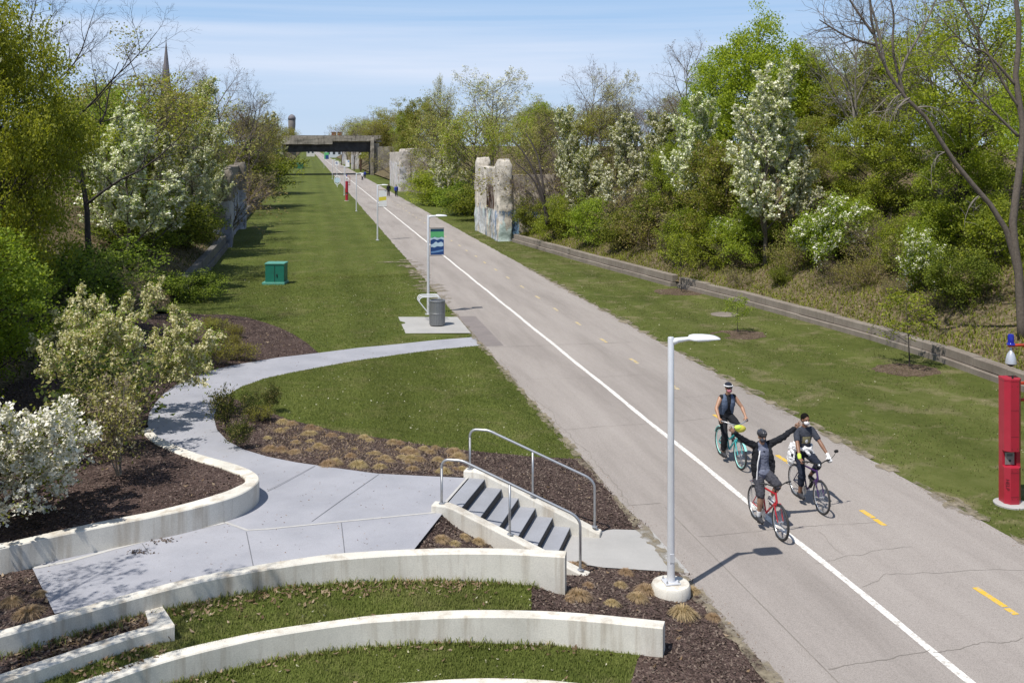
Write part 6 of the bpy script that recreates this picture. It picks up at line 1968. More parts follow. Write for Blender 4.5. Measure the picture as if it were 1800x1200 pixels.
def grow(seed, h, nch, lens, angs, up, wander, r0, trunk_top=1.0, start=0.3, sides=(7, 5, 4, 3, 3), lean=(0, 0), segs=(9, 6, 5, 4, 3), stems=1, stem_spread=0.0):
    """recursive branching. returns lines and twig samples (last level polylines)"""
    rg = np.random.default_rng(seed)
    lines = []; tips = []
    L = len(nch)
    def branch(p, d, length, r, lev):
        k = segs[min(lev, len(segs) - 1)]
        pts = [p]; dd = d
        for i in range(k):
            dd = dd + unit(rg) * wander * (0.5 if lev == 0 else 1.0) + np.array([0, 0, up[min(lev, len(up) - 1)]]) / k
            dd /= np.linalg.norm(dd)
            p = p + dd * length / k
            pts.append(p)
        pts = np.array(pts)
        rad = r * np.linspace(1.0, (0.10 if lev == 0 else 0.25) if lev < L else 0.4, k + 1)
        if lev == 0: rad[0] *= 1.25
        lines.append((pts, rad, sides[min(lev, len(sides) - 1)]))
        if lev >= L - 1: tips.append((pts, lev))
        if lev >= L: return
        n = nch[lev]
        az0 = rg.uniform(0, 6.28)
        for i in range(n):
            f = start + (1 - start) * ((i + rg.uniform(0.1, 0.9)) / n) if lev == 0 else 0.18 + 0.8 * (i + rg.uniform(0, 1)) / n
            x = f * k; i0 = min(int(x), k - 1); q = pts[i0] + (pts[i0 + 1] - pts[i0]) * (x - i0)
            t = pts[i0 + 1] - pts[i0]; t /= np.linalg.norm(t)
            az = az0 + i * 2.4 + rg.uniform(-.5, .5)
            e = np.cross(t, [0.3, 0.2, 1.0] if abs(t[2]) < 0.95 else [1.0, 0, 0]); e /= (np.linalg.norm(e) + 1e-9)
            g = np.cross(t, e)
            an = math.radians(angs[lev] * rg.uniform(0.75, 1.25))
            nd = t * math.cos(an) + (e * math.cos(az) + g * math.sin(az)) * math.sin(an)
            taper = (1.15 - 0.62 * f) if lev == 0 else (1.1 - 0.5 * f)
            branch(q, nd, length * lens[lev] * taper * rg.uniform(0.75, 1.2), max(r * (1 - 0.65 * f) * 0.58, 0.004), lev + 1)
    for s in range(stems):
        d0 = np.array([lean[0], lean[1], 1.0]) + (unit(rg) * np.array([1, 1, 0.1]) * stem_spread if stems > 1 else 0)
        d0 /= np.linalg.norm(d0)
        branch(np.array([rg.uniform(-.1, .1) * (stems > 1), rg.uniform(-.1, .1) * (stems > 1), -0.25]), d0, h * trunk_top * (rg.uniform(0.8, 1.0) if s else 1.0), r0 * (1 if stems == 1 else rg.uniform(0.6, 1)), 0)
    return lines, tips, rg

def sample_tips(tips, rg, n, spread, t0=0.15):
    idx = rg.integers(0, len(tips), n)
    f = rg.uniform(t0, 1.0, n)
    out = np.empty((n, 3))
    for j, (i, ff) in enumerate(zip(idx, f)):
        pts = tips[i][0]; x = ff * (len(pts) - 1); i0 = min(int(x), len(pts) - 2)
        out[j] = pts[i0] + (pts[i0 + 1] - pts[i0]) * (x - i0)
    return out + rg.normal(size=(n, 3)) * spread

def norm_height(V, F, L, h):
    return V

PROTO = {}
def make_branch_tree(key, mats, leafsets, **kw):
    """trunk = first levels, crown = twigs + leaves. mats: (bark, twig, *leafmats); leafsets: list of (n, size, spread, aspect)"""
    h = kw['h']
    lines, tips, rg = grow(**kw)
    split = 2
    big = [l for l in lines if l[2] > 3] ; small = [l for l in lines if l[2] <= 3]
    V1, F1 = tubes_np(big)
    zmax = max(V1[:, 2].max(), max((l[0][:, 2].max() for l in small), default=0))
    parts = []
    Vs = []; Fs = []; Ms = []; b = 0
    if small:
        V, F = tubes_np(small); Vs.append(V); Fs.append(F); Ms.append(np.zeros(len(F), int)); b = len(V)
    for k, (n, size, spread, asp, *t0_) in enumerate(leafsets):
        P = sample_tips(tips, rg, n, spread, t0_[0] if t0_ else 0.15)
        V, F = leaf_quads(P, size, rg, aspect=asp)
        Vs.append(V); Fs.append(F + b); Ms.append(np.full(len(F), k + 1)); b += len(V)
    sc = h / zmax
    root = empty(key)
    np_mesh('trunk', V1 * sc, F1, M[mats[0]], parent=root, smooth=True)
    if Vs:
        np_mesh('crown', np.concatenate(Vs) * sc, np.concatenate(Fs), [M[m] for m in mats[1:]], np.concatenate(Ms), parent=root)
    PROTO[key] = (root, h, False)

def make_leafy(key, seed, h, w, trunk_h, ncl, per, leaf, bark, leafmats, rc=0.16, shape=1.0, r0=0.16, low=0.0, squash=0.75, hole=0.0, twigs=5, extra=None):
    """clumped broadleaf crown: limbs run to clumps set in an uneven envelope"""
    rg = np.random.default_rng(seed)
    cz = (trunk_h + h) / 2; hz = (h - trunk_h) / 2
    C = []
    tries = 0
    lob = rg.uniform(0, 6.28, 4)
    while len(C) < ncl and tries < 6000:
        tries += 1
        u = unit(rg); r = rg.uniform(0.25, 1.0) ** 0.45
        az = math.atan2(u[1], u[0])
        k = 1 + 0.16 * math.sin(2 * az + lob[0]) + 0.12 * math.sin(3 * az + lob[1] + u[2] * 2) + 0.10 * math.sin(5 * u[2] + lob[2])
        zz = u[2] * r
        taper = 1.0 - (0.35 * max(zz, 0) if shape >= 1 else (1 - shape) * (zz + 1) / 2)
        p = np.array([u[0] * r * k * w / 2 * taper, u[1] * r * k * w / 2 * taper, cz + zz * hz * k])
        if p[2] < low: continue
        if all(np.linalg.norm((p - q) / (w, w, 2 * hz)) > 0.105 for q in C): C.append(p)
    C = np.array(C)
    lines = []
    trunk_pts = [np.array([0, 0, -0.3])]
    dx = rg.uniform(-.06, .06, 2) * h
    nT = 8
    for i in range(1, nT + 1):
        f = i / nT
        trunk_pts.append(np.array([dx[0] * f + rg.uniform(-.02, .02) * w, dx[1] * f + rg.uniform(-.02, .02) * w, f * (cz + hz * 0.45)]))
    trunk_pts = np.array(trunk_pts)
    lines.append((trunk_pts, r0 * np.linspace(1.15, 0.25, nT + 1), 8))
    tw = []
    for c in C:
        zb = min(max(trunk_h * 0.55, c[2] - rg.uniform(0.25, 0.55) * np.linalg.norm(c[:2]) - 0.25 * hz), trunk_pts[-1][2])
        f = zb / trunk_pts[-1][2] * nT; i0 = int(np.clip(f, 0, nT - 1)); base = trunk_pts[i0] + (trunk_pts[i0 + 1] - trunk_pts[i0]) * (f - i0)
        mid_ = base * 0.45 + c * 0.55 + np.array([0, 0, -0.06 * np.linalg.norm(c - base)]) + unit(rg) * 0.05 * w
        ts = np.linspace(0, 1, 6)[:, None]
        pts = (1 - ts)**2 * base + 2 * ts * (1 - ts) * mid_ + ts**2 * c
        lines.append((pts, r0 * 0.34 * np.linspace(1, 0.2, 6), 4))
        for _ in range(twigs):
            e = c + unit(rg) * rc * w * np.array([1, 1, squash]) * rg.uniform(0.6, 1.1)
            s = pts[rg.integers(3, 6)]
            m2 = (s + e) / 2 + unit(rg) * 0.03 * w
            tw.append((np.array([s, m2, e]), r0 * np.array([0.07, 0.05, 0.025]), 3))
    P = []
    for c in C:
        n = int(per * rg.uniform(0.6, 1.4))
        sub = c + rg.normal(size=(7, 3)) * rc * w * 0.55 * np.array([1, 1, squash])
        pick = sub[rg.integers(0, 7, n)]
        rr = rg.normal(size=(n, 3)) * rc * w * 0.27 * np.array([1, 1, squash])
        P.append(pick + rr)
    P = np.concatenate(P)
    P = P[P[:, 2] > low]
    root = empty(key)
    V1, F1 = tubes_np(lines)
    np_mesh('trunk', V1, F1, M[bark], parent=root, smooth=True)
    V2, F2 = tubes_np(tw); b = len(V2)
    V, F = leaf_quads(P, leaf, rg)
    k = len(leafmats)
    mi = rg.choice(np.arange(1, k + 1), len(F), p=[1.0] if k == 1 else extra)
    np_mesh('crown', np.concatenate([V2, V]), np.concatenate([F2, F + b]), [M[bark]] + [M[m] for m in leafmats], np.concatenate([np.zeros(len(F2), int), mi]), parent=root)
    PROTO[key] = (root, h, False)

# leaf colours (albedo)
M['lf_spring'] = leaf_mat('bright spring leaves', (0.195, 0.240, 0.014), (0.325, 0.385, 0.028), (0.460, 0.500, 0.060))
M['lf_green'] = leaf_mat('fresh green leaves', (0.155, 0.205, 0.026), (0.260, 0.320, 0.046), (0.380, 0.420, 0.085))
M['lf_olive'] = leaf_mat('olive opening buds', (0.205, 0.185, 0.058), (0.300, 0.270, 0.088), (0.405, 0.365, 0.140), 0.4)
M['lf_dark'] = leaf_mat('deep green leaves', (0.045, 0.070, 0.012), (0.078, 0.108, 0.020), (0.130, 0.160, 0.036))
M['lf_cream'] = leaf_mat('cream green flower heads', (0.36, 0.34, 0.18), (0.55, 0.49, 0.31), (0.70, 0.63, 0.46), 0.3)
M['lf_white'] = leaf_mat('white blossom', (0.74, 0.72, 0.62), (0.85, 0.83, 0.74), (0.92, 0.90, 0.82), 0.15)
M['lf_pear'] = leaf_mat('greenish white blossom', (0.46, 0.48, 0.29), (0.66, 0.66, 0.46), (0.82, 0.81, 0.63), 0.2)
M['lf_maroon'] = leaf_mat('reddish buds', (0.17, 0.125, 0.10), (0.23, 0.175, 0.135), (0.29, 0.225, 0.17), 0.3)
M['lf_tan'] = leaf_mat('dry tan grass blades', (0.30, 0.215, 0.125), (0.42, 0.310, 0.185), (0.55, 0.430, 0.28), 0.3)
M['lf_spirea'] = leaf_mat('olive fine shrub leaves', (0.185, 0.185, 0.026), (0.265, 0.262, 0.040), (0.350, 0.335, 0.065), 0.4)

# kinds of tree, built once each
make_leafy('maple_a', 3, 12.0, 9.5, 2.6, 70, 560, 0.185, 'bark_dark', ['lf_spring', 'lf_green'], 0.135, extra=[0.8, 0.2])
make_leafy('maple_n', 4, 12.0, 9.5, 1.6, 92, 820, 0.14, 'bark_dark', ['lf_spring', 'lf_green'], 0.13, extra=[0.4, 0.6])
make_leafy('maple_t', 6, 12.0, 9.5, 3.0, 50, 620, 0.13, 'bark', ['lf_spring', 'lf_green'], 0.125, extra=[0.75, 0.25], twigs=10)
make_leafy('maple_b', 8, 12.0, 8.5, 2.6, 62, 520, 0.185, 'bark_dark', ['lf_spring', 'lf_green'], 0.14, extra=[0.55, 0.45])
make_leafy('green_a', 14, 10.0, 8.0, 1.4, 58, 480, 0.175, 'bark_dark', ['lf_green', 'lf_spring'], 0.14, extra=[0.75, 0.25])
make_leafy('green_b', 19, 10.0, 7.0, 1.2, 52, 440, 0.175, 'bark', ['lf_green', 'lf_olive'], 0.145, extra=[0.7, 0.3])
make_leafy('thin_a', 23, 11.0, 7.5, 2.4, 52, 240, 0.16, 'bark', ['lf_olive', 'lf_spring'], 0.15, extra=[0.65, 0.35], twigs=16)
make_leafy('thin_b', 29, 11.0, 7.0, 2.2, 50, 210, 0.16, 'bark', ['lf_olive', 'lf_green'], 0.16, extra=[0.8, 0.2], twigs=20)
make_leafy('bush_a', 31, 3.2, 3.9, 0.1, 36, 300, 0.115, 'bark', ['lf_green', 'lf_spring'], 0.17, low=0.05, r0=0.05, extra=[0.7, 0.3], twigs=8)
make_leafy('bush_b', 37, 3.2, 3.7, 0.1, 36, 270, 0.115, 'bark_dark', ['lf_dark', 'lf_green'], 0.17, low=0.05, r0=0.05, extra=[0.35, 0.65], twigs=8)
make_leafy('bush_c', 41, 3.0, 4.0, 0.1, 30, 150, 0.105, 'bark_red', ['lf_olive', 'lf_green'], 0.18, low=0.05, r0=0.05, extra=[0.7, 0.3], twigs=16)
pear = dict(nch=(17, 8, 5), lens=(0.42, 0.42, 0.45), angs=(42, 38, 40), up=(0.2, 0.75, 0.5, 0.3), wander=0.12, r0=0.13, start=0.16)
make_branch_tree('pear_a', ('bark', 'bark', 'lf_pear', 'lf_white', 'lf_green'), [(15000, 0.15, 0.05, 0.9), (10000, 0.13, 0.045, 0.9), (4200, 0.14, 0.16, 0.6)], seed=5, h=9.0, **pear)
make_branch_tree('pear_b', ('bark', 'bark', 'lf_pear', 'lf_white', 'lf_green'), [(14000, 0.15, 0.05, 0.9), (7500, 0.13, 0.045, 0.9), (6500, 0.14, 0.20, 0.6)], seed=11, h=9.0, **pear)
haw = dict(nch=(12, 8, 6), lens=(0.55, 0.5, 0.45), angs=(58, 48, 45), up=(0.1, 0.25, 0.15, 0.1), wander=0.2, r0=0.09, start=0.12, trunk_top=0.7, stems=3, stem_spread=0.45)
make_branch_tree('hawthorn', ('bark_dark', 'bark', 'lf_white', 'lf_green', 'lf_spring'), [(6500, 0.085, 0.03, 0.9), (8200, 0.115, 0.2, 0.6), (2600, 0.115, 0.2, 0.6)], seed=17, h=4.5, **haw)
bare = dict(nch=(13, 8, 7, 6), lens=(0.55, 0.52, 0.5, 0.5), angs=(48, 44, 42, 40), up=(0.12, 0.28, 0.2, 0.12, 0.05), wander=0.17, r0=0.17, start=0.28)
make_branch_tree('bare_a', ('bark', 'bark_red', 'lf_maroon'), [(900, 0.10, 0.03, 0.6)], seed=2, h=11.0, **bare)
make_branch_tree('bare_b', ('bark_dark', 'bark_dark'), [], seed=10, h=11.0, nch=(12, 8, 7, 6), lens=(0.50, 0.52, 0.5, 0.5), angs=(50, 44, 42, 40), up=(0.08, 0.26, 0.18, 0.1, 0.05), wander=0.19, r0=0.13, start=0.34)
make_branch_tree('bare_p', ('bark_pale', 'bark_pale', 'lf_maroon'), [(500, 0.08, 0.03, 0.6)], seed=14, h=11.0, **bare)
make_branch_tree('budding', ('bark', 'bark', 'lf_pear', 'lf_olive'), [(3500, 0.13, 0.06, 0.7), (3000, 0.12, 0.08, 0.6)], seed=21, h=11.0, **bare)
make_branch_tree('scrub_a', ('bark_red', 'bark_red', 'lf_olive'), [(500, 0.11, 0.05, 0.6)], seed=33, h=3.6, nch=(7, 5, 5), lens=(0.6, 0.55, 0.5), angs=(35, 38, 40), up=(0.1, 0.1, 0.05, 0), wander=0.22, r0=0.045, start=0.2, stems=9, stem_spread=0.8, sides=(4, 3, 3, 3), segs=(6, 4, 3, 3))
make_branch_tree('scrub_b', ('bark', 'bark', 'lf_maroon', 'lf_olive'), [(400, 0.10, 0.05, 0.6), (900, 0.13, 0.12, 0.6)], seed=39, h=3.6, nch=(7, 5, 5), lens=(0.6, 0.55, 0.5), angs=(40, 42, 40), up=(0.05, 0.05, 0.0, 0), wander=0.28, r0=0.045, start=0.15, stems=8, stem_spread=1.0, sides=(4, 3, 3, 3), segs=(6, 4, 3, 3))
make_branch_tree('sapling_p', ('bark_dark', 'bark', 'lf_green', 'lf_spring'), [(700, 0.10, 0.06, 0.6), (400, 0.09, 0.06, 0.6)], seed=51, h=2.6, nch=(12, 6, 3), lens=(0.5, 0.45, 0.4), angs=(55, 42, 40), up=(0, 0.15, 0.1, 0), wander=0.14, r0=0.028, start=0.38, sides=(6, 4, 3, 3))

used = {}
PLANTS = []
def plant(kind, name, label, cat, x, y, height, zoff=0.0, width=1.0, rz=None, group=None, tilt=(0, 0), z=None):
    root, h0, _ = PROTO[kind]
    if kind not in used:
        used[kind] = 1; o = root
    else:
        o = copy_tree(root)
    o.name = name
    R = random.Random(int(x * 131 + y * 17))
    s = height / h0
    o.location = (x, y, (drop(x, y) if z is None else z) + zoff)
    o.rotation_euler = (tilt[0], tilt[1], R.uniform(0, 6.28) if rz is None else rz)
    o.scale = (s * width, s * width, s)
    tag(o, label, cat, group)
    PLANTS.append(o)
    return o
def plant_px(kind, name, label, cat, u, d, vtop, width=1.0, group=None, **kw):
    """tree standing at depth d in photo column u, its top at photo row vtop"""
    p = WD(u, d, 0)
    z0 = drop(p.x, p.y)
    ztop = H + (V0 - vtop) * d / FPX
    return plant(kind, name, label, cat, p.x, p.y, max(ztop - z0, 0.6), width=width, group=group, **kw)

def plant_gp(kind, name, label, cat, u, vb, vt, width=1.0, group=None, **kw):
    """plant whose foot is seen at photo pixel (u, vb), its top at row vt"""
    p = hit(u, vb); d = depth(p)
    return plant(kind, name, label, cat, p.x, p.y, max(H + (V0 - vt) * d / FPX - p.z, 0.4), width=width, group=group, z=p.z - 0.05, **kw)
# ---- right bank, near to far
T = plant_px
TB = plant_gp
T('maple_t', 'leafy_tree', 'tall leafy spring green tree filling the upper right corner behind the leaning bare trunk', 'tree', 1700, 43, -40, 1.0)
T('maple_t', 'leafy_tree', 'leafy yellow green tree at the right edge, foliage above the red tower', 'tree', 1890, 37, 0, 0.85)
T('green_a', 'leafy_tree', 'spreading yellow green tree low on the right bank under the leaning trunk', 'tree', 1690, 42, 215, 0.95)
T('green_a', 'leafy_tree', 'broad dark shadowed green tree mid right on the bank beneath the tall crown', 'tree', 1540, 49, 205, 1.0)
T('maple_a', 'leafy_tree', 'tallest rounded yellow green tree standing against the sky on the right', 'tree', 1335, 62, 38, 0.86)
T('maple_b', 'leafy_tree', 'green rounded tree just right of and below the tallest crown on the right skyline', 'tree', 1445, 60, 95, 0.85)
T('green_b', 'leafy_tree', 'loose green tree behind the leaning bare trunk high on the right bank', 'tree', 1560, 56, 60, 0.9)
T('pear_a', 'blossom_tree', 'tall white blossom tree like a plume in front of the tallest green crown', 'tree', 1345, 50, 105, 1.05)
T('pear_b', 'blossom_tree', 'white blossom tree left of the tallest plume, half hidden in green', 'tree', 1225, 56, 165, 1.0)
T('pear_a', 'blossom_tree', 'wide white blossom tree mid right, right of the leaning brown brush', 'tree', 1100, 66, 198, 1.2)
T('pear_b', 'blossom_tree', 'greenish white blossom tree between the two widest white ones', 'tree', 1165, 62, 195, 1.05)
T('pear_b', 'blossom_tree', 'small white blossom tree overhanging the right bank beside the near ruin', 'tree', 1030, 70, 255, 1.15)
TB('hawthorn', 'blossom_bush', 'white flowering bush halfway up the right bank, left of the shadowed green tree', 'bush', 1290, 445, 350, 1.1)
TB('hawthorn', 'blossom_bush', 'white flowering bush low on the bank in front of the shadowed green tree', 'bush', 1462, 462, 338, 1.0)
TB('hawthorn', 'blossom_bush', 'white flowering bush left of the leaning trunk foot on the right bank', 'bush', 1635, 505, 395, 0.9)
T('bare_a', 'bare_tree', 'pinkish bare tree on the skyline left of the tallest green crown', 'tree', 1208, 72, 52, 0.9)
T('bare_a', 'bare_tree', 'bare grey tree standing tall mid picture above the brown thicket', 'tree', 1025, 84, 92, 0.9)
T('bare_b', 'bare_tree', 'dark bare forked tree rising behind the white blossoms right of centre', 'tree', 1120, 80, 165, 1.1)
T('budding', 'budding_tree', 'pale yellow budding tree with open branches against the sky right of centre', 'tree', 868, 118, 112, 1.1)
T('budding', 'budding_tree', 'pale green budding tree on the skyline above the near right blossoms', 'tree', 1085, 78, 118, 0.75)
T('thin_a', 'olive_tree', 'round olive tree behind the near ruined abutment', 'tree', 830, 108, 170, 0.9)
T('thin_b', 'olive_tree', 'sparse olive brown tree just right of the near ruined abutment', 'tree', 960, 84, 190, 1.0)
T('thin_a', 'olive_tree', 'olive tree behind and right of the near ruin top', 'tree', 925, 104, 190, 0.9)
T('thin_b', 'olive_tree', 'tall olive tree left of the round one above the dark lawn shade', 'tree', 775, 140, 160, 0.9)
T('green_b', 'leafy_tree', 'bright green tree on the skyline above the farther ruined abutment', 'tree', 738, 192, 168, 0.75)
T('budding', 'budding_tree', 'slim pale budding tree poking above the olive crowns left of the pale yellow one', 'tree', 778, 165, 128, 0.5)
T('pear_a', 'blossom_tree', 'pale white blossom tree between the two ruins', 'tree', 788, 122, 222, 0.95)
T('pear_b', 'blossom_tree', 'tall greyish white blossom tree behind the brown thicket right of the near ruin', 'tree', 1000, 78, 185, 0.9)
T('thin_b', 'olive_tree', 'brown olive tree over the farther ruined abutment', 'tree', 775, 172, 195, 0.85)
T('green_b', 'leafy_tree', 'green tree close beside the right end of the bridge', 'tree', 715, 228, 192, 0.75)
T('thin_a', 'olive_tree', 'olive tree behind the right end of the bridge deck', 'tree', 662, 275, 205, 0.8)
T('bare_a', 'bare_tree', 'grey bare tree beyond the bridge, left of the olive one', 'tree', 622, 300, 210, 1.1)
T('bare_a', 'bare_tree', 'small grey bare tree at the far left end of the trees beyond the bridge', 'tree', 600, 380, 214, 1.0)
T('thin_b', 'olive_tree', 'dull olive tree low beside the right bridge abutment', 'tree', 700, 245, 232, 0.7)
for (u, d, vt, k, w_, nm, lab) in ((612, 345, 212, 'bare_a', 1.5, 'bare_tree', 'bare grey tree in the hazy row behind the bridge'), (632, 335, 206, 'thin_b', 1.4, 'olive_tree', 'olive tree in the hazy row behind the bridge'), (652, 320, 200, 'thin_a', 1.4, 'olive_tree', 'olive tree in the hazy row behind the bridge'), (668, 300, 194, 'bare_a', 1.5, 'bare_tree', 'bare grey tree in the hazy row behind the bridge'),
      (684, 290, 190, 'thin_b', 1.4, 'olive_tree', 'olive tree in the hazy row behind the bridge'), (672, 282, 222, 'thin_a', 1.5, 'olive_tree', 'olive tree in the hazy row behind the bridge'), (705, 275, 186, 'thin_a', 1.3, 'olive_tree', 'olive tree in the hazy row behind the bridge'), (662, 292, 228, 'green_b', 1.5, 'leafy_tree', 'low green tree close behind the right end of the bridge')):
    T(k, nm, lab, 'tree', u, d, vt, w_, 'trees in the row behind the bridge')
T('maple_b', 'leafy_tree', 'yellow green tree behind the wide white blossoms on the right bank', 'tree', 1255, 66, 105, 0.6)
T('bare_a', 'bare_tree', 'reddish bare thicket tree behind the wide white blossom tree', 'tree', 1155, 76, 150, 1.2)
T('green_b', 'leafy_tree', 'mid green tree below the tallest plume of white blossom', 'tree', 1270, 54, 240, 1.0)
T('thin_a', 'olive_tree', 'olive tree behind the widest white blossom tree', 'tree', 1060, 78, 172, 0.85)
T('green_b', 'leafy_tree', 'green tree filling the bank between the tallest white plume and the shadowed green tree', 'tree', 1425, 55, 200, 0.95)
T('thin_a', 'olive_tree', 'olive tree behind the low white flowering bush, right of the plume', 'tree', 1480, 52, 235, 0.9)
T('green_a', 'leafy_tree', 'green tree left of the white plume, above the broad bright bush', 'tree', 1195, 60, 250, 0.8)
T('thin_b', 'olive_tree', 'olive tree high on the bank at the far right behind the upright grey trunk', 'tree', 1760, 48, 130, 1.1)
T('bare_p', 'bare_tree', 'pale grey bare tree with fine twigs left of the leaning trunk top', 'tree', 1505, 52, -40, 0.75)
T('bare_p', 'bare_tree', 'pale grey bare tree with fine twigs right of the leaning trunk top', 'tree', 1655, 46, -50, 0.8)
T('bare_a', 'bare_tree', 'brown bare tree low behind the shadowed green tree on the right', 'tree', 1600, 58, 150, 1.1)
T('bare_p', 'bare_tree', 'grey bare tree among the blossoms right of centre', 'tree', 1140, 70, 175, 1.1)
T('bare_a', 'bare_tree', 'brown bare tree just right of the near ruin', 'tree', 965, 80, 205, 1.1)
T('pear_a', 'blossom_tree', 'white blossom tree right of the tallest plume on the bank', 'tree', 1405, 50, 250, 0.9)
# bushes on the right bank
bl = [(940, 408, 345, 'bush_b', 'dark green bush just right of the near ruin'), (985, 418, 352, 'bush_a', 'bright green bush right of the near ruin by the wall'), (1040, 428, 352, 'bush_a', 'green bush under the widest white blossom tree'),
      (1095, 436, 362, 'bush_b', 'darker green bush below the wide white blossoms'), (1140, 438, 345, 'bush_c', 'twiggy olive bush right of the darker one under the blossoms'), (1205, 455, 372, 'bush_a', 'green bush above the first slim sapling'),
      (1258, 470, 385, 'bush_a', 'leafy bush below the white flowering bush halfway up'), (1325, 462, 365, 'bush_a', 'broad bright green bush under the tallest white plume'), (1400, 470, 400, 'bush_c', 'thin olive bush in the middle of the open bank'),
      (1440, 455, 390, 'bush_b', 'dark bush at the foot of the low white flowering bush'), (1520, 500, 430, 'bush_c', 'thin twiggy bush on the bare bank under the shadowed tree'), (1585, 470, 385, 'bush_a', 'yellow green bush left of the flowering bush by the leaning trunk'),
      (1690, 535, 430, 'bush_b', 'dark bush right of the flowering bush by the leaning trunk'), (1745, 470, 350, 'bush_a', 'yellow green bush behind the leaning trunk foot'), (1372, 500, 464, 'bush_b', 'small low green bush alone on the bare bank'),
      (1015, 405, 330, 'bush_a', 'taller green bush behind the first row right of the near ruin'), (1165, 415, 325, 'bush_b', 'taller dark bush behind the first row below the white blossoms'), (1275, 425, 330, 'bush_a', 'high green bush behind the white flowering one on the bank'),
      (1830, 520, 440, 'bush_a', 'bush at the right edge behind the red tower'), (1500, 440, 350, 'bush_a', 'green bush in the shade behind the low white flowering bush'), (1640, 455, 360, 'bush_a', 'high yellow green bush left of the leaning trunk')]
for (u, vb, vt, k, lab) in bl: TB(k, 'bush', lab, 'bush', u, vb, vt, 0.95, 'green bushes on the right bank')
for (u, d, vt, k, lab) in ((860, 100, 315, 'bush_b', 'dark green bush behind the near ruin'), (815, 108, 318, 'bush_b', 'dark bush hanging over the lawn between the ruins'), (770, 126, 300, 'bush_a', 'green bush under the pale blossom tree between the ruins'), (770, 150, 285, 'bush_c', 'olive bush right of the farther ruin')):
    T(k, 'bush', lab, 'bush', u, d, vt, 1.5, 'green bushes on the right bank')
sl = [(1012, 412, 318, 'scrub_a', 'brown twiggy scrub right of the near ruin'), (1165, 448, 392, 'scrub_b', 'grey brown scrub above the step in the bank wall'), (1300, 470, 415, 'scrub_a', 'brown scrub on the bank above the second sapling'),
      (1560, 520, 478, 'scrub_b', 'low scrub on the bank above the third sapling'), (1480, 490, 440, 'scrub_a', 'brown scrub below the low white flowering bush'), (1650, 540, 505, 'scrub_b', 'low dead scrub left of the vertical trunk'),
      (1240, 462, 420, 'scrub_b', 'thin brown scrub left of the broad bright bush'), (1080, 400, 290, 'scrub_a', 'tall brown scrub between the white blossoms right of the near ruin'), (1185, 400, 300, 'scrub_b', 'tall grey scrub under the left white blossom tree'),
      (1400, 420, 320, 'scrub_b', 'tall scrub in the shade right of the tallest white plume'), (1550, 455, 360, 'scrub_a', 'tall brown scrub under the shadowed green tree'), (1230, 430, 330, 'scrub_b', 'pale scrub left of the tallest white plume'), (1350, 440, 345, 'scrub_a', 'brown scrub under the tallest white plume'), (1620, 480, 400, 'scrub_b', 'grey scrub beside the flowering bush by the leaning trunk'), (1110, 425, 340, 'scrub_b', 'grey scrub below the wide white blossoms'), (1450, 500, 462, 'scrub_b', 'low twiggy scrub on the open bank left of the third sapling'), (1600, 560, 520, 'scrub_b', 'low brush just above the bank wall by the third sapling'), (1300, 500, 462, 'scrub_b', 'low brush above the bank wall behind the second sapling')]
for (u, vb, vt, k, lab) in sl: TB(k, 'scrub_bush', lab, 'bush', u, vb, vt, 1.25, 'bare scrub on the right bank')
for (u, d, vt, k, lab) in ((752, 164, 258, 'scrub_b', 'grey brush spilling over the top of the farther ruin'), (768, 158, 272, 'scrub_a', 'brown brush at the right side of the farther ruin'), (690, 222, 258, 'scrub_b', 'brown brush beside the right foot of the bridge'),
      (915, 92, 258, 'scrub_a', 'brown brush growing over the back of the near ruin'), (945, 82, 262, 'scrub_b', 'tangled brown brush against the near ruin wall'), (975, 78, 270, 'scrub_a', 'brown brush right of the near ruin top')):
    T(k, 'scrub_bush', lab, 'bush', u, d, vt, 1.4, 'bare scrub on the right bank')
# hazy row along the top of the bank
RB = random.Random(5)
for i in range(18):
    y = 48 + i * 7.5 + RB.uniform(-2, 2); x = 34 + RB.uniform(-2, 8)
    k, nm, lb = RB.choice((('thin_a', 'olive_tree', 'olive tree in the background row along the top of the right bank'), ('bare_a', 'bare_tree', 'bare grey tree in the background row along the top of the right bank'), ('green_b', 'leafy_tree', 'green tree in the background row along the top of the right bank'), ('thin_b', 'olive_tree', 'olive tree in the background row along the top of the right bank')))
    plant(k, nm, lb, 'tree', x, y, RB.uniform(5.5, 8.0), width=1.25, group='background trees on the right bank')
for i in range(14):
    y = 60 + i * 12 + RB.uniform(-3, 3); x = -24 - RB.uniform(-2, 8)
    k, nm, lb = RB.choice((('thin_a', 'olive_tree', 'olive tree in the background row along the top of the left bank'), ('bare_a', 'bare_tree', 'bare grey tree in the background row along the top of the left bank'), ('thin_b', 'olive_tree', 'olive tree in the background row along the top of the left bank')))
    plant(k, nm, lb, 'tree', x, y, RB.uniform(5.0, 7.5), width=1.2, group='background trees on the left bank')
# saplings on the lawn
for (q, vt, w_, lab) in (((1198, 512), 405, 1.0, 'tallest slim sapling on the right lawn, by the step in the bank wall'), ((1297, 584), 518, 1.15, 'small round sapling in a mulch ring beside the pale round slab'), ((1597, 644), 505, 1.25, 'wide thin sapling in a dark mulch ring near the red tower')):
    p = W(*q)
    d = depth(p); ht = (H + (V0 - vt) * d / FPX)
    plant('sapling_p', 'sapling', lab, 'sapling', p.x, p.y, ht, width=w_ * 2.6 / ht * 1.0 if ht > 2.6 else w_)
p = W(775, 362); plant('bush_a', 'bush', 'low spreading green tree crown shading the lawn between the ruins', 'bush', p.x + 1.0, p.y, 3.4, width=1.3)

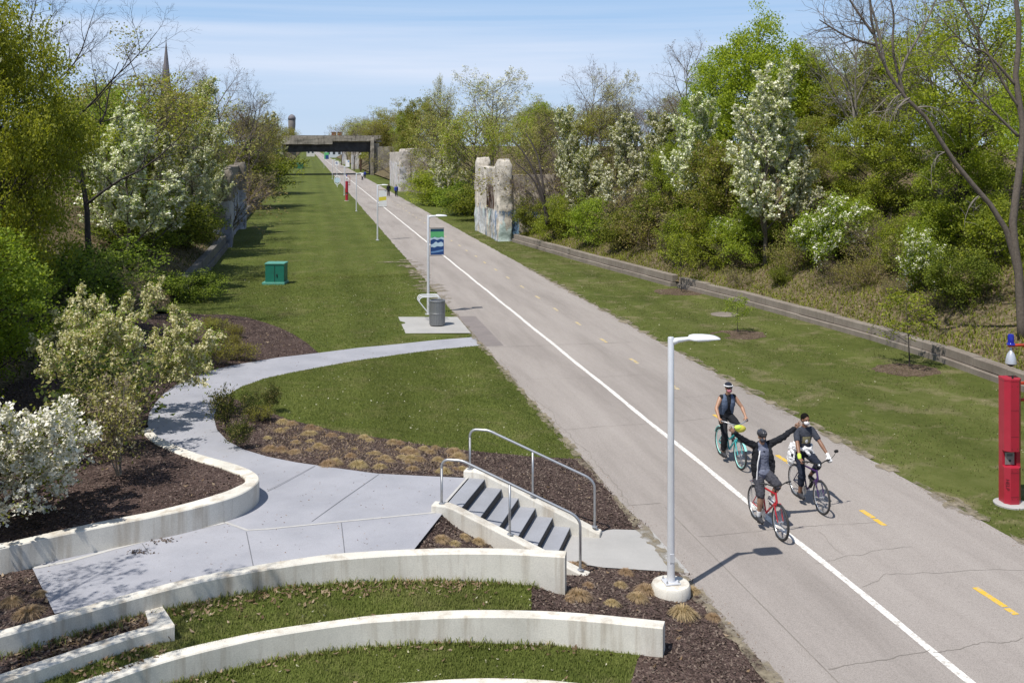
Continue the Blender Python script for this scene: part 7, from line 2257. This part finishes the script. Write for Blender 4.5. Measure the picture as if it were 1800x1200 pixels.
# ---- left bank
T('maple_n', 'leafy_tree', 'big yellow green tree filling the left edge of the picture', 'tree', -30, 27.5, -45, 0.58)
T('maple_n', 'leafy_tree', 'second big spring green tree at the left edge, low branches reaching the brush', 'tree', -60, 31, 20, 0.9)
T('green_a', 'leafy_tree', 'low hanging green tree at the left edge above the white flowering shrub', 'tree', -30, 25.0, 395, 1.1)
T('bare_b', 'bare_tree', 'dark bare tree spreading against the sky in the upper left', 'tree', 165, 40, -70, 1.15)
T('thin_a', 'olive_tree', 'broad olive budding tree below the bare one on the left', 'tree', 225, 55, 92, 1.1)
T('thin_b', 'olive_tree', 'grey olive tree in front of the church spire', 'tree', 300, 66, 128, 1.0)
T('green_b', 'leafy_tree', 'green tree behind the big yellow green one on the left', 'tree', 185, 50, 140, 0.8)
T('pear_a', 'blossom_tree', 'white blossom tree nearest on the left bank, beside the big leafy tree', 'tree', 225, 46, 186, 1.25)
T('pear_b', 'blossom_tree', 'second white blossom tree on the left bank, lower and greener', 'tree', 270, 50, 225, 1.2)
T('pear_a', 'blossom_tree', 'white blossom tree close against the left ruin', 'tree', 338, 66, 222, 1.15)
T('pear_b', 'blossom_tree', 'taller white blossom tree behind the left ruin blossoms', 'tree', 352, 82, 138, 1.0)
T('bare_a', 'bare_tree', 'bare tree above the left ruin standing against the sky', 'tree', 405, 92, 95, 1.0)
T('bare_b', 'bare_tree', 'thin bare tree leaning out right of the left ruin', 'tree', 440, 112, 128, 0.9)
T('bare_a', 'bare_tree', 'hazy bare tree beside the church spire', 'tree', 325, 98, 80, 1.0)
T('pear_b', 'blossom_tree', 'small white blossom tree against the near face of the left ruin', 'tree', 372, 72, 262, 1.0)
T('thin_b', 'olive_tree', 'brown olive tree right of the left ruin', 'tree', 425, 118, 180, 1.0)
T('thin_a', 'olive_tree', 'olive tree farther along the left bank', 'tree', 452, 150, 185, 0.9)
T('pear_a', 'blossom_tree', 'far white blossom tree at the left end of the bridge', 'tree', 475, 200, 195, 1.1)
T('thin_b', 'olive_tree', 'dull olive tree at the left bridge abutment', 'tree', 462, 225, 205, 0.9)
T('green_b', 'leafy_tree', 'small dark green tree overhanging the left lawn edge before the bridge', 'tree', 455, 205, 238, 0.9)
T('thin_a', 'olive_tree', 'tree beyond the bridge just left of the far tower', 'tree', 497, 330, 212, 1.0)
T('budding', 'budding_tree', 'budding tree in front of the far tower base', 'tree', 512, 420, 226, 0.6)
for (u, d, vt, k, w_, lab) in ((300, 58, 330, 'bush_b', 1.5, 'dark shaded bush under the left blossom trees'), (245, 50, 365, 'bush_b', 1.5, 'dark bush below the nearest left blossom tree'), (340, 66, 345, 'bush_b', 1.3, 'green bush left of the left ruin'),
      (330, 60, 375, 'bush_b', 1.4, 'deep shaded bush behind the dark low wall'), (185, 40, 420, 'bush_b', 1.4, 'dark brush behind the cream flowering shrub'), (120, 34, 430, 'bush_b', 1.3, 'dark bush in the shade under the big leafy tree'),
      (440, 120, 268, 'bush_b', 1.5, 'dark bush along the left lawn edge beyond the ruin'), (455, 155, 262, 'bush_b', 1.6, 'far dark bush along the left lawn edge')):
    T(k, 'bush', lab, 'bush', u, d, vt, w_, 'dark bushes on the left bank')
for (u, d, vt, k, lab) in ((60, 29, 470, 'scrub_b', 'dead twigs under the big leafy tree at the left edge'), (140, 33, 455, 'scrub_a', 'upright bare stems in the shade left of the cream shrub'), (210, 38, 440, 'scrub_a', 'bare brush above the cream flowering shrub'),
      (400, 80, 285, 'scrub_b', 'pale twigs over the top of the left ruin'), (290, 47, 455, 'scrub_b', 'low brush between the cream shrub and the dark wall'), (425, 108, 275, 'scrub_a', 'brown brush right of the left ruin')):
    T(k, 'scrub_bush', lab, 'bush', u, d, vt, 1.2, 'bare scrub on the left bank')
for (u, v, hh, w_, lab) in ((332, 525, 1.5, 1.7, 'pale green shrub at the near end of the dark low wall'), (350, 500, 1.0, 1.6, 'small grey green shrub against the dark low wall')):
    p = W(u, v, 0.35); plant('bush_b', 'bush', lab, 'bush', p.x, p.y, hh, width=w_)

# big leaning tree on the right bank, dead pale branches hanging from it
def limb_obj(name, pts, r0, r1, mat, parent, sides=8):
    P_ = resample([Vector(p) for p in pts], 16)
    mb = MB(); mb.tube(P_, list(np.linspace(r0, r1, 16)), sides)
    return mb.build(name, M[mat], parent, smooth=True)
def twig_spray(name, lines, mat, parent):
    V, F = tubes_np(lines)
    return np_mesh(name, V, F, M[mat], parent=parent, smooth=True)
DL = 33.0
def LP(u, v, dd=0.0):
    d = DL + dd
    return WD(u, d, H + (V0 - v) * d / FPX)
b0 = LP(1812, 500); b0.z = drop(b0.x, b0.y) - 0.2
lt = thing('leaning_tree', 'long dark trunk leaning left across the upper right, with pale dead branches', 'tree', b0)
rel = lambda u, v, dd=0.0: LP(u, v, dd) - b0
limb_obj('trunk', [Vector((0, 0, 0)), rel(1770, 408), rel(1718, 335), rel(1665, 268), rel(1635, 215), rel(1590, 170), rel(1556, 118), rel(1535, 60), rel(1530, 0), rel(1522, -60)], 0.115, 0.03, 'bark', lt)
for k_, pts in enumerate(([(1556, 118), (1540, 40), (1512, -50)], [(1590, 170), (1570, 90), (1570, 20), (1548, -60)], [(1580, 150), (1592, 105), (1628, 40), (1660, -40)], [(1540, 80), (1490, 65), (1440, 35)], [(1535, 60), (1500, 10), (1470, -40)])):
    limb_obj('limb', [rel(u, v, 0.3 * k_) for u, v in pts], 0.055, 0.018, 'bark_pale' if k_ in (0, 2) else 'bark', lt, 6)
rgt = np.random.default_rng(77)
def spray(u, v, du, dv, n, droop, length=60):
    out = []
    for i in range(n):
        a = np.array(rel(u, v)); L_ = length * rgt.uniform(0.5, 1.1)
        pts = [a]; x, y = u, v; ang = math.atan2(dv, du) + rgt.uniform(-.6, .6); dd = rgt.uniform(-1, 1)
        for s in range(6):
            ang += droop * rgt.uniform(0.1, 0.45)
            x += math.cos(ang) * L_ / 6; y += math.sin(ang) * L_ / 6
            pts.append(np.array(rel(x, y, dd * (s + 1) / 6)))
        out.append((np.array(pts), np.linspace(0.020, 0.005, 7), 4))
        for s in (2, 3, 4, 5):
            e = pts[s]; q = np.array([rgt.normal() * .3, rgt.normal() * .3, -0.35 * droop + rgt.normal() * .15])
            out.append((np.array([e, e + q * 0.6, e + q + np.array([0, 0, -.12 * abs(droop)])]), np.array([0.008, 0.006, 0.003]), 3))
    return out
for q in ((1600, 172, -1, 0.15, 5, -0.9, 95), (1610, 190, 1, -0.3, 4, 0.8, 90), (1585, 165, -0.8, 0.6, 4, -0.7, 80), (1660, 268, -1, 0.1, 4, -0.9, 70), (1720, 345, -1, 0.4, 3, -0.5, 60)):
    twig_spray('dead_branch', spray(*q), 'bark_pale', lt)
def limb_twigs(relf, pts, mat, parent, n=16, ln=70):
    # fine side shoots spread along one limb, each forking once or twice
    out = []
    P_ = np.array(pts, float)
    for i in range(n):
        f = rgt.uniform(0.12, 1.0) * (len(P_) - 1); k = min(int(f), len(P_) - 2)
        q = P_[k] + (P_[k + 1] - P_[k]) * (f - k); t = P_[k + 1] - P_[k]
        ang = math.atan2(t[1], t[0]) + rgt.choice((-1, 1)) * rgt.uniform(0.35, 1.0)
        L_ = ln * rgt.uniform(0.5, 1.2); dd = 0.0; dz = rgt.uniform(-1.2, 1.2)
        path = [np.array(relf(q[0], q[1]))]; x, y = q
        for s_ in range(5):
            ang += rgt.normal() * 0.18; x += math.cos(ang) * L_ / 5; y += math.sin(ang) * L_ / 5; dd += dz / 5
            path.append(np.array(relf(x, y, dd)))
            if s_ >= 1:
                a2 = ang + rgt.choice((-1, 1)) * rgt.uniform(0.4, 0.9); l2 = L_ * rgt.uniform(0.2, 0.45)
                e = [path[-1], np.array(relf(x + math.cos(a2) * l2 * .5, y + math.sin(a2) * l2 * .5, dd + rgt.normal() * .1)), np.array(relf(x + math.cos(a2 + .2) * l2, y + math.sin(a2 + .2) * l2, dd + rgt.normal() * .2))]
                out.append((np.array(e), np.array([0.006, 0.005, 0.003]), 3))
        out.append((np.array(path), np.linspace(0.014, 0.004, 6), 4))
    twig_spray('twig', out, mat, parent)
for k_, pts in enumerate(([(1556, 118), (1540, 40), (1512, -50)], [(1590, 170), (1570, 90), (1570, 20), (1548, -60)], [(1580, 150), (1592, 105), (1628, 40), (1660, -40)], [(1540, 80), (1490, 65), (1440, 35)], [(1535, 60), (1500, 10), (1470, -40)])):
    limb_twigs(rel, pts, 'bark_pale' if k_ in (0, 2) else 'bark', lt, 18, 80)
b1 = LP(1797, 548); b1.z = drop(b1.x, b1.y) - 0.2
rt_ = thing('bare_trunk_tree', 'tall upright grey trunk at the right edge above the red tower', 'tree', b1)
rel = lambda u, v, dd=0.0: LP(u, v, dd) - b1
limb_obj('trunk', [Vector((0, 0, 0)), rel(1790, 470), rel(1780, 400), rel(1792, 300), rel(1798, 215), rel(1785, 140), rel(1792, 60), rel(1780, -40)], 0.15, 0.07, 'bark', rt_)
for pts in ([(1792, 190), (1760, 140), (1720, 60), (1690, 0)], [(1785, 150), (1735, 95), (1700, 80), (1660, 40)], [(1790, 240), (1750, 200), (1700, 150), (1660, 90)]):
    limb_obj('limb', [rel(u, v) for u, v in pts], 0.055, 0.015, 'bark', rt_, 6)
    limb_twigs(rel, pts, 'bark', rt_, 18, 70)

# leaning brown branches beside the near ruin
b2 = WD(962, 72, 0); b2.z = drop(b2.x, b2.y) - 0.2
lb_ = thing('fallen_branches', 'dark branches leaning against the near ruin from the foot of the bank', 'branches', b2)
rel2 = lambda u, v, d: WD(u, d, H + (V0 - v) * d / FPX) - b2
for pts in ([(962, 395, 72), (950, 330, 72.5), (925, 275, 73), (900, 245, 74)], [(965, 390, 71.5), (940, 320, 71.5), (905, 285, 72)], [(960, 395, 73), (955, 330, 73), (945, 275, 74), (925, 235, 75)]):
    limb_obj('branch', [rel2(*q) for q in pts], 0.13, 0.035, 'bark_dark', lb_, 6)

# ---- planted shrubs in the foreground
def shrub_mesh(key, seed, h, stems, leafsets, mats, **kw):
    a = dict(nch=(8, 6, 4), lens=(0.5, 0.45, 0.45), angs=(40, 40, 42), up=(0.15, 0.2, 0.1, 0), wander=0.16, r0=0.035, start=0.3, sides=(6, 5, 3, 3), segs=(8, 5, 4, 3), stem_spread=0.55)
    a.update(kw)
    make_branch_tree(key, mats, leafsets, seed=seed, h=h, stems=stems, **a)
shrub_mesh('cream_shrub', 61, 4.0, 8, [(24000, 0.088, 0.045, 0.95, 0.55), (6500, 0.085, 0.13, 0.6)], ('bark', 'bark', 'lf_cream', 'lf_green'), stem_spread=0.95)
shrub_mesh('sparse_shrub', 67, 3.2, 9, [(520, 0.10, 0.06, 0.9), (1500, 0.12, 0.10, 0.6), (900, 0.12, 0.10, 0.6)], ('bark_pale', 'bark', 'lf_cream', 'lf_olive', 'lf_maroon'), stem_spread=0.6)
shrub_mesh('twig_shrub', 68, 3.2, 10, [(3600, 0.05, 0.05, 0.7)], ('bark_pale', 'bark', 'lf_olive'), stem_spread=0.6, nch=(10, 8, 5))
shrub_mesh('white_shrub', 71, 3.0, 7, [(20000, 0.080, 0.036, 0.95, 0.35), (5000, 0.075, 0.10, 0.6)], ('bark_dark', 'bark', 'lf_white', 'lf_green'), stem_spread=1.0, start=0.18, nch=(10, 7, 4))
shrub_mesh('dark_shrub', 73, 1.7, 8, [(1500, 0.09, 0.06, 0.6), (500, 0.08, 0.08, 0.6)], ('bark_dark', 'bark_dark', 'lf_dark', 'lf_olive'), stem_spread=0.7, r0=0.02)
shrub_mesh('spirea', 79, 0.95, 16, [(2200, 0.055, 0.05, 0.5)], ('bark', 'bark', 'lf_spirea'), stem_spread=0.65, r0=0.012, nch=(6, 5, 3), start=0.4)
c = WD(225, 24.0, 0)
plant('cream_shrub', 'cream_flowering_shrub', 'large rounded shrub covered in cream flower heads beside the curved walk', 'shrub', c.x, c.y, H + (V0 - 488) * 24.0 / FPX - drop(c.x, c.y), width=0.86)
c = W(212, 832, 1.36)
plant('sparse_shrub', 'multi_stem_shrub', 'sparse multi stemmed shrub with pale stems in front of the cream one', 'shrub', c.x, c.y, H + (V0 - 640) * depth(c) / FPX - 1.36, width=0.85)
c = WD(140, 20.5, 0)
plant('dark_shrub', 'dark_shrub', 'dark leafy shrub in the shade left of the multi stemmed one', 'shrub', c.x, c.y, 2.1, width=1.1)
c = WD(-20, 16.6, 0)
plant('white_shrub', 'white_flowering_shrub', 'shrub massed with pure white blossom at the lower left edge', 'shrub', c.x, c.y, H + (V0 - 655) * 17.0 / FPX - drop(c.x, c.y), width=0.98)
plant('budding', 'budding_tree', 'small budding tree just outside the lower left corner whose twigs shade the plaza end', 'tree', -5.9, 12.9, 11.0, width=0.60)
c = WD(-290, 12.9, 0)
plant('dark_shrub', 'dark_shrub', 'dark shrub outside the lower left corner shading the planter walls', 'shrub', c.x, c.y, 2.6, width=1.3)
for (x, y, hh, lab) in ((-14.5, 21.5, 13.0, 'unseen tall green tree added for shade past the left edge behind the white flowering shrub'), (-16.5, 28.5, 13.5, 'unseen tall green tree added past the left edge to shade the brush'), (-16.0, 36.0, 12.5, 'unseen tall green tree added for shade past the left edge farthest along the bank')):
    plant('maple_b', 'leafy_tree', lab, 'tree', x, y, hh, width=0.95)  # unseen trees added to throw shade over the left bank
# leaning dead stem in the cream shrub
c = W(190, 690, 1.2)
t = thing('leaning_stump', 'short thick grey dead stem leaning right inside the cream shrub', 'stump', c)
DS = depth(c) - 2.2
limb_obj('stem', [Vector((0, 0, -0.5)), WD(205, DS, H + (V0 - 655) * DS / FPX) - c, WD(236, DS, H + (V0 - 614) * DS / FPX) - c], 0.11, 0.10, 'bark_pale', t)
# small bed shrubs beyond the walk
for i, (u, v, hh, w_, lab) in enumerate(((377, 642, 0.85, 1.0, 'olive tuft shrub nearest the walk in the triangular mulch bed'), (345, 655, 0.8, 0.9, 'thin olive shrub at the walk edge below the cream shrub'), (425, 633, 0.62, 1.3, 'flat topped olive shrub rightmost in the triangular bed'), (376, 612, 0.62, 1.1, 'olive shrub behind the nearest one in the triangular bed'),
     (410, 612, 0.5, 1.2, 'small olive shrub behind the flat topped one'), (382, 586, 0.6, 1.1, 'olive shrub second from the far end of the triangular bed'), (412, 592, 0.5, 1.1, 'small olive shrub by the far lawn edge'), (368, 578, 0.5, 1.1, 'farthest small olive shrub in the triangular bed'), (310, 668, 0.6, 1.0, 'half hidden olive shrub under the cream shrub'), (330, 600, 0.5, 1.2, 'dull shrub behind the cream shrub in the bed'))):
    p = hit(u, v); plant('spirea', 'low_shrub', lab, 'shrub', p.x, p.y, hh, width=w_, group='olive shrubs in the triangular bed')
for (u, v, hh, w_, lab) in ((408, 760, 1.15, 0.7, 'tallest dark shrub in the inner curve of the walk'), (440, 738, 0.65, 0.8, 'small dark shrub at the edge of the lawn mound'), (472, 722, 0.75, 0.8, 'sparse brown shrub at the tip of the lawn mound'), (425, 785, 0.7, 0.9, 'low dark shrub at the paving edge inside the curve')):
    p = hit(u, v); plant('dark_shrub', 'dark_shrub', lab, 'shrub', p.x, p.y, hh, width=w_)
p = hit(455, 740); plant('spirea', 'low_shrub', 'yellowish low shrub beside the dark ones inside the curve', 'shrub', p.x, p.y, 0.42, width=1.2)

# ornamental grass tufts: domes of fine arching blades
def tuft_mesh(seed, n=900, h=0.21, r=0.25):
    rg = np.random.default_rng(seed)
    az = rg.uniform(0, 6.283, n); ln = rg.uniform(0.7, 1.1, n); out = rg.uniform(0.1, 1.0, n) ** 0.55
    ts = np.array([0, 0.35, 0.7, 1.0])
    V = np.zeros((n, 4, 2, 3))
    for k, t in enumerate(ts):
        rad = 0.06 * rg.uniform(0, 1, n) * (1 - t) + r * out * ln * (t ** 1.25)
        zz = h * ln * (t * (1.75 - 0.55 * out) - (t ** 2.2) * (0.75 + 0.45 * out)) * 1.1
        x = np.cos(az) * rad; y = np.sin(az) * rad
        w = 0.0042 * (1 - 0.8 * t)
        sx, sy = -np.sin(az) * w, np.cos(az) * w
        V[:, k, 0] = np.stack([x - sx, y - sy, zz], 1); V[:, k, 1] = np.stack([x + sx, y + sy, zz], 1)
    Vf = V.reshape(-1, 3)
    b = np.arange(n)[:, None] * 8
    F = np.concatenate([np.concatenate([b + 2 * k, b + 2 * k + 1, b + 2 * k + 3, b + 2 * k + 2], 1) for k in range(3)])
    return Vf, F
TUFTS = []
for s in range(3):
    V, F = tuft_mesh(90 + s)
    o = np_mesh('grass_tuft', V, F, M['lf_tan'])
    TUFTS.append(o)
tused = [False] * 3
RT = random.Random(12)
def tuft(u, v, s, lab, grp):
    p = hit(u, v)
    k = RT.randrange(3)
    o = TUFTS[k] if not tused[k] else TUFTS[k].copy()
    if tused[k]: COL.objects.link(o)
    tused[k] = True
    o.name = 'grass_tuft'
    o.location = (p.x, p.y, p.z - 0.02)
    o.rotation_euler = (RT.uniform(-.1, .1), RT.uniform(-.1, .1), RT.uniform(0, 6.28))
    s *= RT.uniform(0.60, 0.95)
    o.scale = (s * RT.uniform(0.9, 1.2), s * RT.uniform(0.9, 1.1), s * RT.uniform(0.7, 1.0))
    tag(o, lab, 'grass tuft', grp)
A_ = ('dry tan ornamental grass clump in the mulch bed between the plaza and the lawn mound', 'tan grass clumps in the curved bed')
for (u, v, s) in ((497, 743, 1.15), (513, 746, 1.1), (545, 754, 1.1), (558, 755, 1.0), (582, 766, 1.0), (475, 791, 1.15), (495, 792, 1.0), (517, 796, 1.1), (560, 786, 1.25), (571, 789, 1.0), (577, 818, 1.45), (588, 816, 1.1), (616, 803, 1.15), (630, 820, 1.25), (690, 779, 1.1), (700, 780, 0.9), (712, 795, 1.1), (724, 797, 1.0), (676, 806, 0.95), (722, 808, 1.05), (725, 826, 1.1), (745, 790, 1.1), (757, 796, 1.0), (770, 810, 1.15), (798, 797, 1.1), (806, 806, 1.35), (779, 832, 1.1), (812, 826, 1.1), (650, 775, 0.9), (520, 779, 0.9), (668, 822, 0.9), (545, 776, 0.8), (640, 770, 0.8), (470, 770, 0.9), (765, 788, 0.9), (786, 815, 0.8)):
    tuft(u, v, s, *A_)
for _ in range(26):
    f = RT.random(); u = 470 + 345 * f; v = 770 + 42 * f + RT.uniform(-22, 24) * (1 - 0.3 * f)
    tuft(u, v, RT.uniform(0.55, 0.95), *A_)
B_ = ('dry tan ornamental grass clump in the mulch between the plaza, stairs and terrace walls', 'tan grass clumps below the plaza')
for (u, v, s) in ((799, 918, 1.2), (812, 925, 0.9), (848, 930, 1.25), (864, 940, 1.0), (775, 950, 1.0), (798, 957, 0.9), (840, 955, 1.1), (915, 958, 0.9), (815, 945, 0.8)):
    tuft(u, v, s, *B_)
C_ = ('dry tan ornamental grass clump in the mulch around the nearest lamp post', 'tan grass clumps around the near lamp')
for (u, v, s) in ((1005, 1000, 1.1), (1015, 1050, 1.3), (1000, 1055, 0.9), (1100, 1008, 1.1), (1035, 1030, 1.0), (1090, 1030, 1.0), (1075, 1062, 1.1), (1120, 1052, 1.2), (1135, 1040, 1.2), (1200, 1082, 1.25), (1253, 1086, 1.15), (1215, 1040, 1.0), (1020, 992, 0.9)):
    tuft(u, v, s, *C_)
D_ = ('dark dry grass clump in the shaded bed at the lower left edge', 'shaded grass clumps at the lower left')
for (u, v, s) in ((50, 1078, 1.2), (20, 1060, 1.1), (70, 1045, 0.9)):
    tuft(u, v, s, *D_)

# ------------------------------------------------------------------ uncounted ground cover
def scatter(names, n, rg, test=None):
    """random points on the named sheets (by area)"""
    Ps = []
    for nm in names:
        V, F = PATCHES[nm]
        a, b, c = V[F[:, 0]], V[F[:, 1]], V[F[:, 2]]
        ar = np.linalg.norm(np.cross(b - a, c - a), axis=1) / 2
        Ps.append((a, b, c, ar))
    a = np.concatenate([p[0] for p in Ps]); b = np.concatenate([p[1] for p in Ps]); c = np.concatenate([p[2] for p in Ps]); ar = np.concatenate([p[3] for p in Ps])
    i = rg.choice(len(ar), n, p=ar / ar.sum())
    u = rg.uniform(0, 1, (n, 1)); v = rg.uniform(0, 1, (n, 1)); k = (u + v) > 1; u = np.where(k, 1 - u, u); v = np.where(k, 1 - v, v)
    P = a[i] + (b[i] - a[i]) * u + (c[i] - a[i]) * v
    return P if test is None else P[test(P)]
def blades(P, h, w, rg, lean=0.6):
    n = len(P); az = rg.uniform(0, 6.283, n)
    hh = h * rg.uniform(0.5, 1.3, (n, 1)); d = np.stack([np.cos(az), np.sin(az), np.zeros(n)], 1)
    s = np.stack([-np.sin(az), np.cos(az), np.zeros(n)], 1) * w * rg.uniform(0.7, 1.3, (n, 1))
    tip = P + d * hh * lean * rg.uniform(0.3, 1.2, (n, 1)); tip[:, 2] += hh[:, 0]
    md = P + d * hh * 0.2 * lean; md[:, 2] += hh[:, 0] * 0.55
    V = np.stack([P - s, P + s, md + s * 0.8, md - s * 0.8, tip - s * 0.1, tip + s * 0.1], 1).reshape(-1, 3)
    b_ = np.arange(n)[:, None] * 6
    F = np.concatenate([np.concatenate([b_, b_ + 1, b_ + 2, b_ + 3], 1), np.concatenate([b_ + 3, b_ + 2, b_ + 5, b_ + 4], 1)])
    return V, F
M['lf_turf'] = turf_mat('turf blades', (0.110, 0.140, 0.028), (0.182, 0.214, 0.050), (0.292, 0.300, 0.105), (0.33, 0.28, 0.15), 0.6)
rgg = np.random.default_rng(123)
P = scatter(['terrace_lawn', 'lower_terrace_lawn'], 42000, rgg)
V, F = blades(P, 0.045, 0.0055, rgg); o = np_mesh('terrace_grass', V, F, M['lf_turf']); o['kind'] = 'stuff'
P = scatter(['lawn_mound'], 80000, rgg)
V, F = blades(P, 0.032, 0.007, rgg); o = np_mesh('mound_grass', V, F, M['lf_turf']); o['kind'] = 'stuff'
P = scatter(['lawn'], 62000, rgg)
n = 40000
yf = 57 + 70 * rgg.uniform(0, 1, n) ** 1.8
P = np.concatenate([P, np.stack([rgg.uniform(-5.6, TL - 0.1, n), yf, np.zeros(n)], 1)])
pa, pb_ = W(700, 558), W(828, 587)
P = P[~((P[:, 1] > pb_.y - 0.4) & (P[:, 1] < pa.y + 0.4) & (P[:, 0] > pa.x - 0.15) & (P[:, 0] < TL + 0.1))]
V, F = blades(P, 0.034, 0.012, rgg); o = np_mesh('lawn_grass', V, F, M['lf_turf']); o['kind'] = 'stuff'
# taller rough grass where turf meets the wall feet and trail
Pe = []
for F_, z_ in ((A_F, None), (B_F, None)):
    for p in resample(F_, 240):
        q = p + Vector((rgg.normal() * 0.02, -abs(rgg.normal()) * 0.07 - 0.02, 0)); Pe.append((q.x, q.y, drop(q.x, q.y)))
Pe = np.repeat(np.array(Pe), 5, axis=0) + rgg.normal(size=(len(Pe) * 5, 3)) * np.array([0.05, 0.03, 0])
Pe = Pe[(Pe[:, 0] < 3.6)]
V, F = blades(Pe, 0.10, 0.007, rgg, 0.8); o = np_mesh('rough_grass', V, F, M['lf_turf']); o['kind'] = 'stuff'
# right-hand lawn
n = 60000
yy_ = 12 + 90 * rgg.uniform(0, 1, n) ** 1.6; xx_ = TR + 0.05 + rgg.uniform(0, 1, n) ** 1.0 * (np.interp(yy_, WRY, WRX) - TR - 0.1)
P = np.stack([xx_, yy_, np.zeros(n)], 1)
P = P[(np.sin(xx_ * 1.7 + yy_ * 0.9) + np.sin(yy_ * 1.3 - xx_ * 0.6) + rgg.normal(size=n) * 0.8) > -0.9]
M['lf_turf_dry'] = turf_mat('drier turf blades', (0.102, 0.118, 0.028), (0.175, 0.178, 0.058), (0.295, 0.265, 0.130), (0.37, 0.305, 0.195), 0.95, 0.3, 7.3)
V, F = blades(P, 0.036, 0.011, rgg); o = np_mesh('verge_grass', V, F, M['lf_turf_dry']); o['kind'] = 'stuff'
# mulch chips and dead leaves
def chips(P, size, rg, lift=0.012):
    P = P + np.array([0, 0, lift]) * rg.uniform(0.3, 1.8, (len(P), 1))
    return leaf_quads(P, size, rg, flat=1.2, aspect=0.5)
M['chip'] = leaf_mat('bark chips', (0.040, 0.027, 0.022), (0.100, 0.068, 0.058), (0.19, 0.145, 0.12), 0.0)
M['dead_leaf'] = leaf_mat('dead leaves', (0.12, 0.075, 0.045), (0.22, 0.145, 0.09), (0.36, 0.27, 0.19), 0.15)
P = scatter(['mulch_bed', 'lower_mulch_bed', 'planter_soil', 'side_mulch_bed'], 26000, rgg)
V, F = chips(P, 0.055, rgg); o = np_mesh('bark_chips', V, F, M['chip']); o['kind'] = 'stuff'
P = scatter(['upper_mulch_bed'], 26000, rgg)
V, F = chips(P, 0.06, rgg); o = np_mesh('bark_chips', V, F, M['chip']); o['kind'] = 'stuff'
Pl = []
for F_, rng_, n in ((A_F, (1.0, 0.22), 600), (B_F, (0.8, 0.12), 100)):
    rs_ = resample(F_, 200)
    for _ in range(n):
        p = rs_[rgg.integers(40, 175)]; q = p + Vector((rgg.normal() * .1, -abs(rgg.normal()) * rng_[1] - 0.03, 0)); Pl.append((q.x, q.y, drop(q.x, q.y)))
for _ in range(500):
    p = hit(rgg.uniform(20, 300), rgg.uniform(1080, 1190))
    if p is not None and p.z < 0.72: Pl.append((p.x, p.y, p.z))
Pl = np.array(Pl)
P2 = scatter(['upper_mulch_bed', 'lower_mulch_bed', 'mulch_bed', 'side_mulch_bed', 'terrace_lawn', 'lower_terrace_lawn'], 900, rgg)
P3 = []
for _ in range(1500):
    f = rgg.uniform(); p = hit(465 + 350 * f, 770 + 42 * f + rgg.uniform(-26, 26)); P3.append((p.x, p.y, p.z))
V, F = blades(np.array(P3), 0.05, 0.004, rgg, 2.5); o = np_mesh('dry_grass_litter', V, F, M['lf_tan']); o['kind'] = 'stuff'
V, F = chips(np.concatenate([Pl, P2]), 0.085, rgg, 0.03); o = np_mesh('dead_leaves', V, F, M['dead_leaf']); o['kind'] = 'stuff'
Pw = []
for (u, v, n) in ((293, 949, 45), (240, 970, 40), (270, 955, 12), (262, 972, 8)):
    for _ in range(n):
        q = W(u + rgg.normal() * 9, v + rgg.normal() * 2, PZ); Pw.append((q.x, q.y, PZ + 0.002))
V, F = chips(np.array(Pw), 0.05, rgg, 0.008); o = np_mesh('swept_leaves', V, F, M['chip']); o['kind'] = 'stuff'
# pale specks on the lawns: clover, dandelions, blown petals; grit along the trail edges
M['speck'] = leaf_mat('pale lawn specks', (0.30, 0.30, 0.20), (0.50, 0.48, 0.30), (0.70, 0.68, 0.52), 0.1)
P = np.concatenate([scatter(['lawn_mound'], 260, rgg), scatter(['lawn'], 500, rgg), scatter(['terrace_lawn', 'lower_terrace_lawn'], 120, rgg), scatter(['verge_lawn'], 450, rgg)])
V, F = chips(P, 0.05, rgg, 0.025); o = np_mesh('lawn_specks', V, F, M['speck']); o['kind'] = 'stuff'
n = 5000
yy_ = rgg.uniform(8, 60, n); side_ = rgg.integers(0, 2, n)
xx_ = np.where(side_ == 0, TL + np.abs(rgg.normal(size=n)) * 0.16, TR - np.abs(rgg.normal(size=n)) * 0.14)
V, F = chips(np.stack([xx_, yy_, np.full(n, 0.01)], 1), 0.022, rgg, 0.003); o = np_mesh('trail_edge_grit', V, F, M['dead_leaf']); o['kind'] = 'stuff'
P = scatter(['concrete_walk'], 500, rgg); V, F = chips(P, 0.03, rgg, 0.006); o = np_mesh('walk_debris', V, F, M['dead_leaf']); o['kind'] = 'stuff'
# bank litter and weeds
n = 78000
yy_ = rgg.uniform(18, 100, n); ss_ = rgg.uniform(0, 1, n) ** 1.4 * 9
P = np.stack([np.interp(yy_, WRY, WRX) + 0.35 + ss_, yy_, [right_bank_z(s, y) for s, y in zip(ss_, yy_)]], 1)
V, F = chips(P[:30000], 0.13, rgg, 0.03); o = np_mesh('bank_litter', V, F, M['dead_leaf']); o['kind'] = 'stuff'
V, F = blades(P[30000:], 0.19, 0.02, rgg, 0.9); o = np_mesh('bank_weeds', V, F, M['lf_green']); o['kind'] = 'stuff'
n = 16000
yy_ = rgg.uniform(26, 110, n); ss_ = rgg.uniform(0, 1, n) ** 1.2 * 8
P = np.stack([np.interp(yy_, WLY, WLX) - ss_, yy_, [left_bank_z(s, y) for s, y in zip(ss_, yy_)]], 1)
V, F = chips(P[:9000], 0.13, rgg, 0.03); o = np_mesh('bank_litter', V, F, M['dead_leaf']); o['kind'] = 'stuff'
V, F = blades(P[9000:], 0.2, 0.02, rgg, 0.9); o = np_mesh('bank_weeds', V, F, M['lf_dark']); o['kind'] = 'stuff'
for k, (root, h0, _) in PROTO.items():
    if k not in used:
        for ch in list(root.children): bpy.data.objects.remove(ch)
        bpy.data.objects.remove(root)
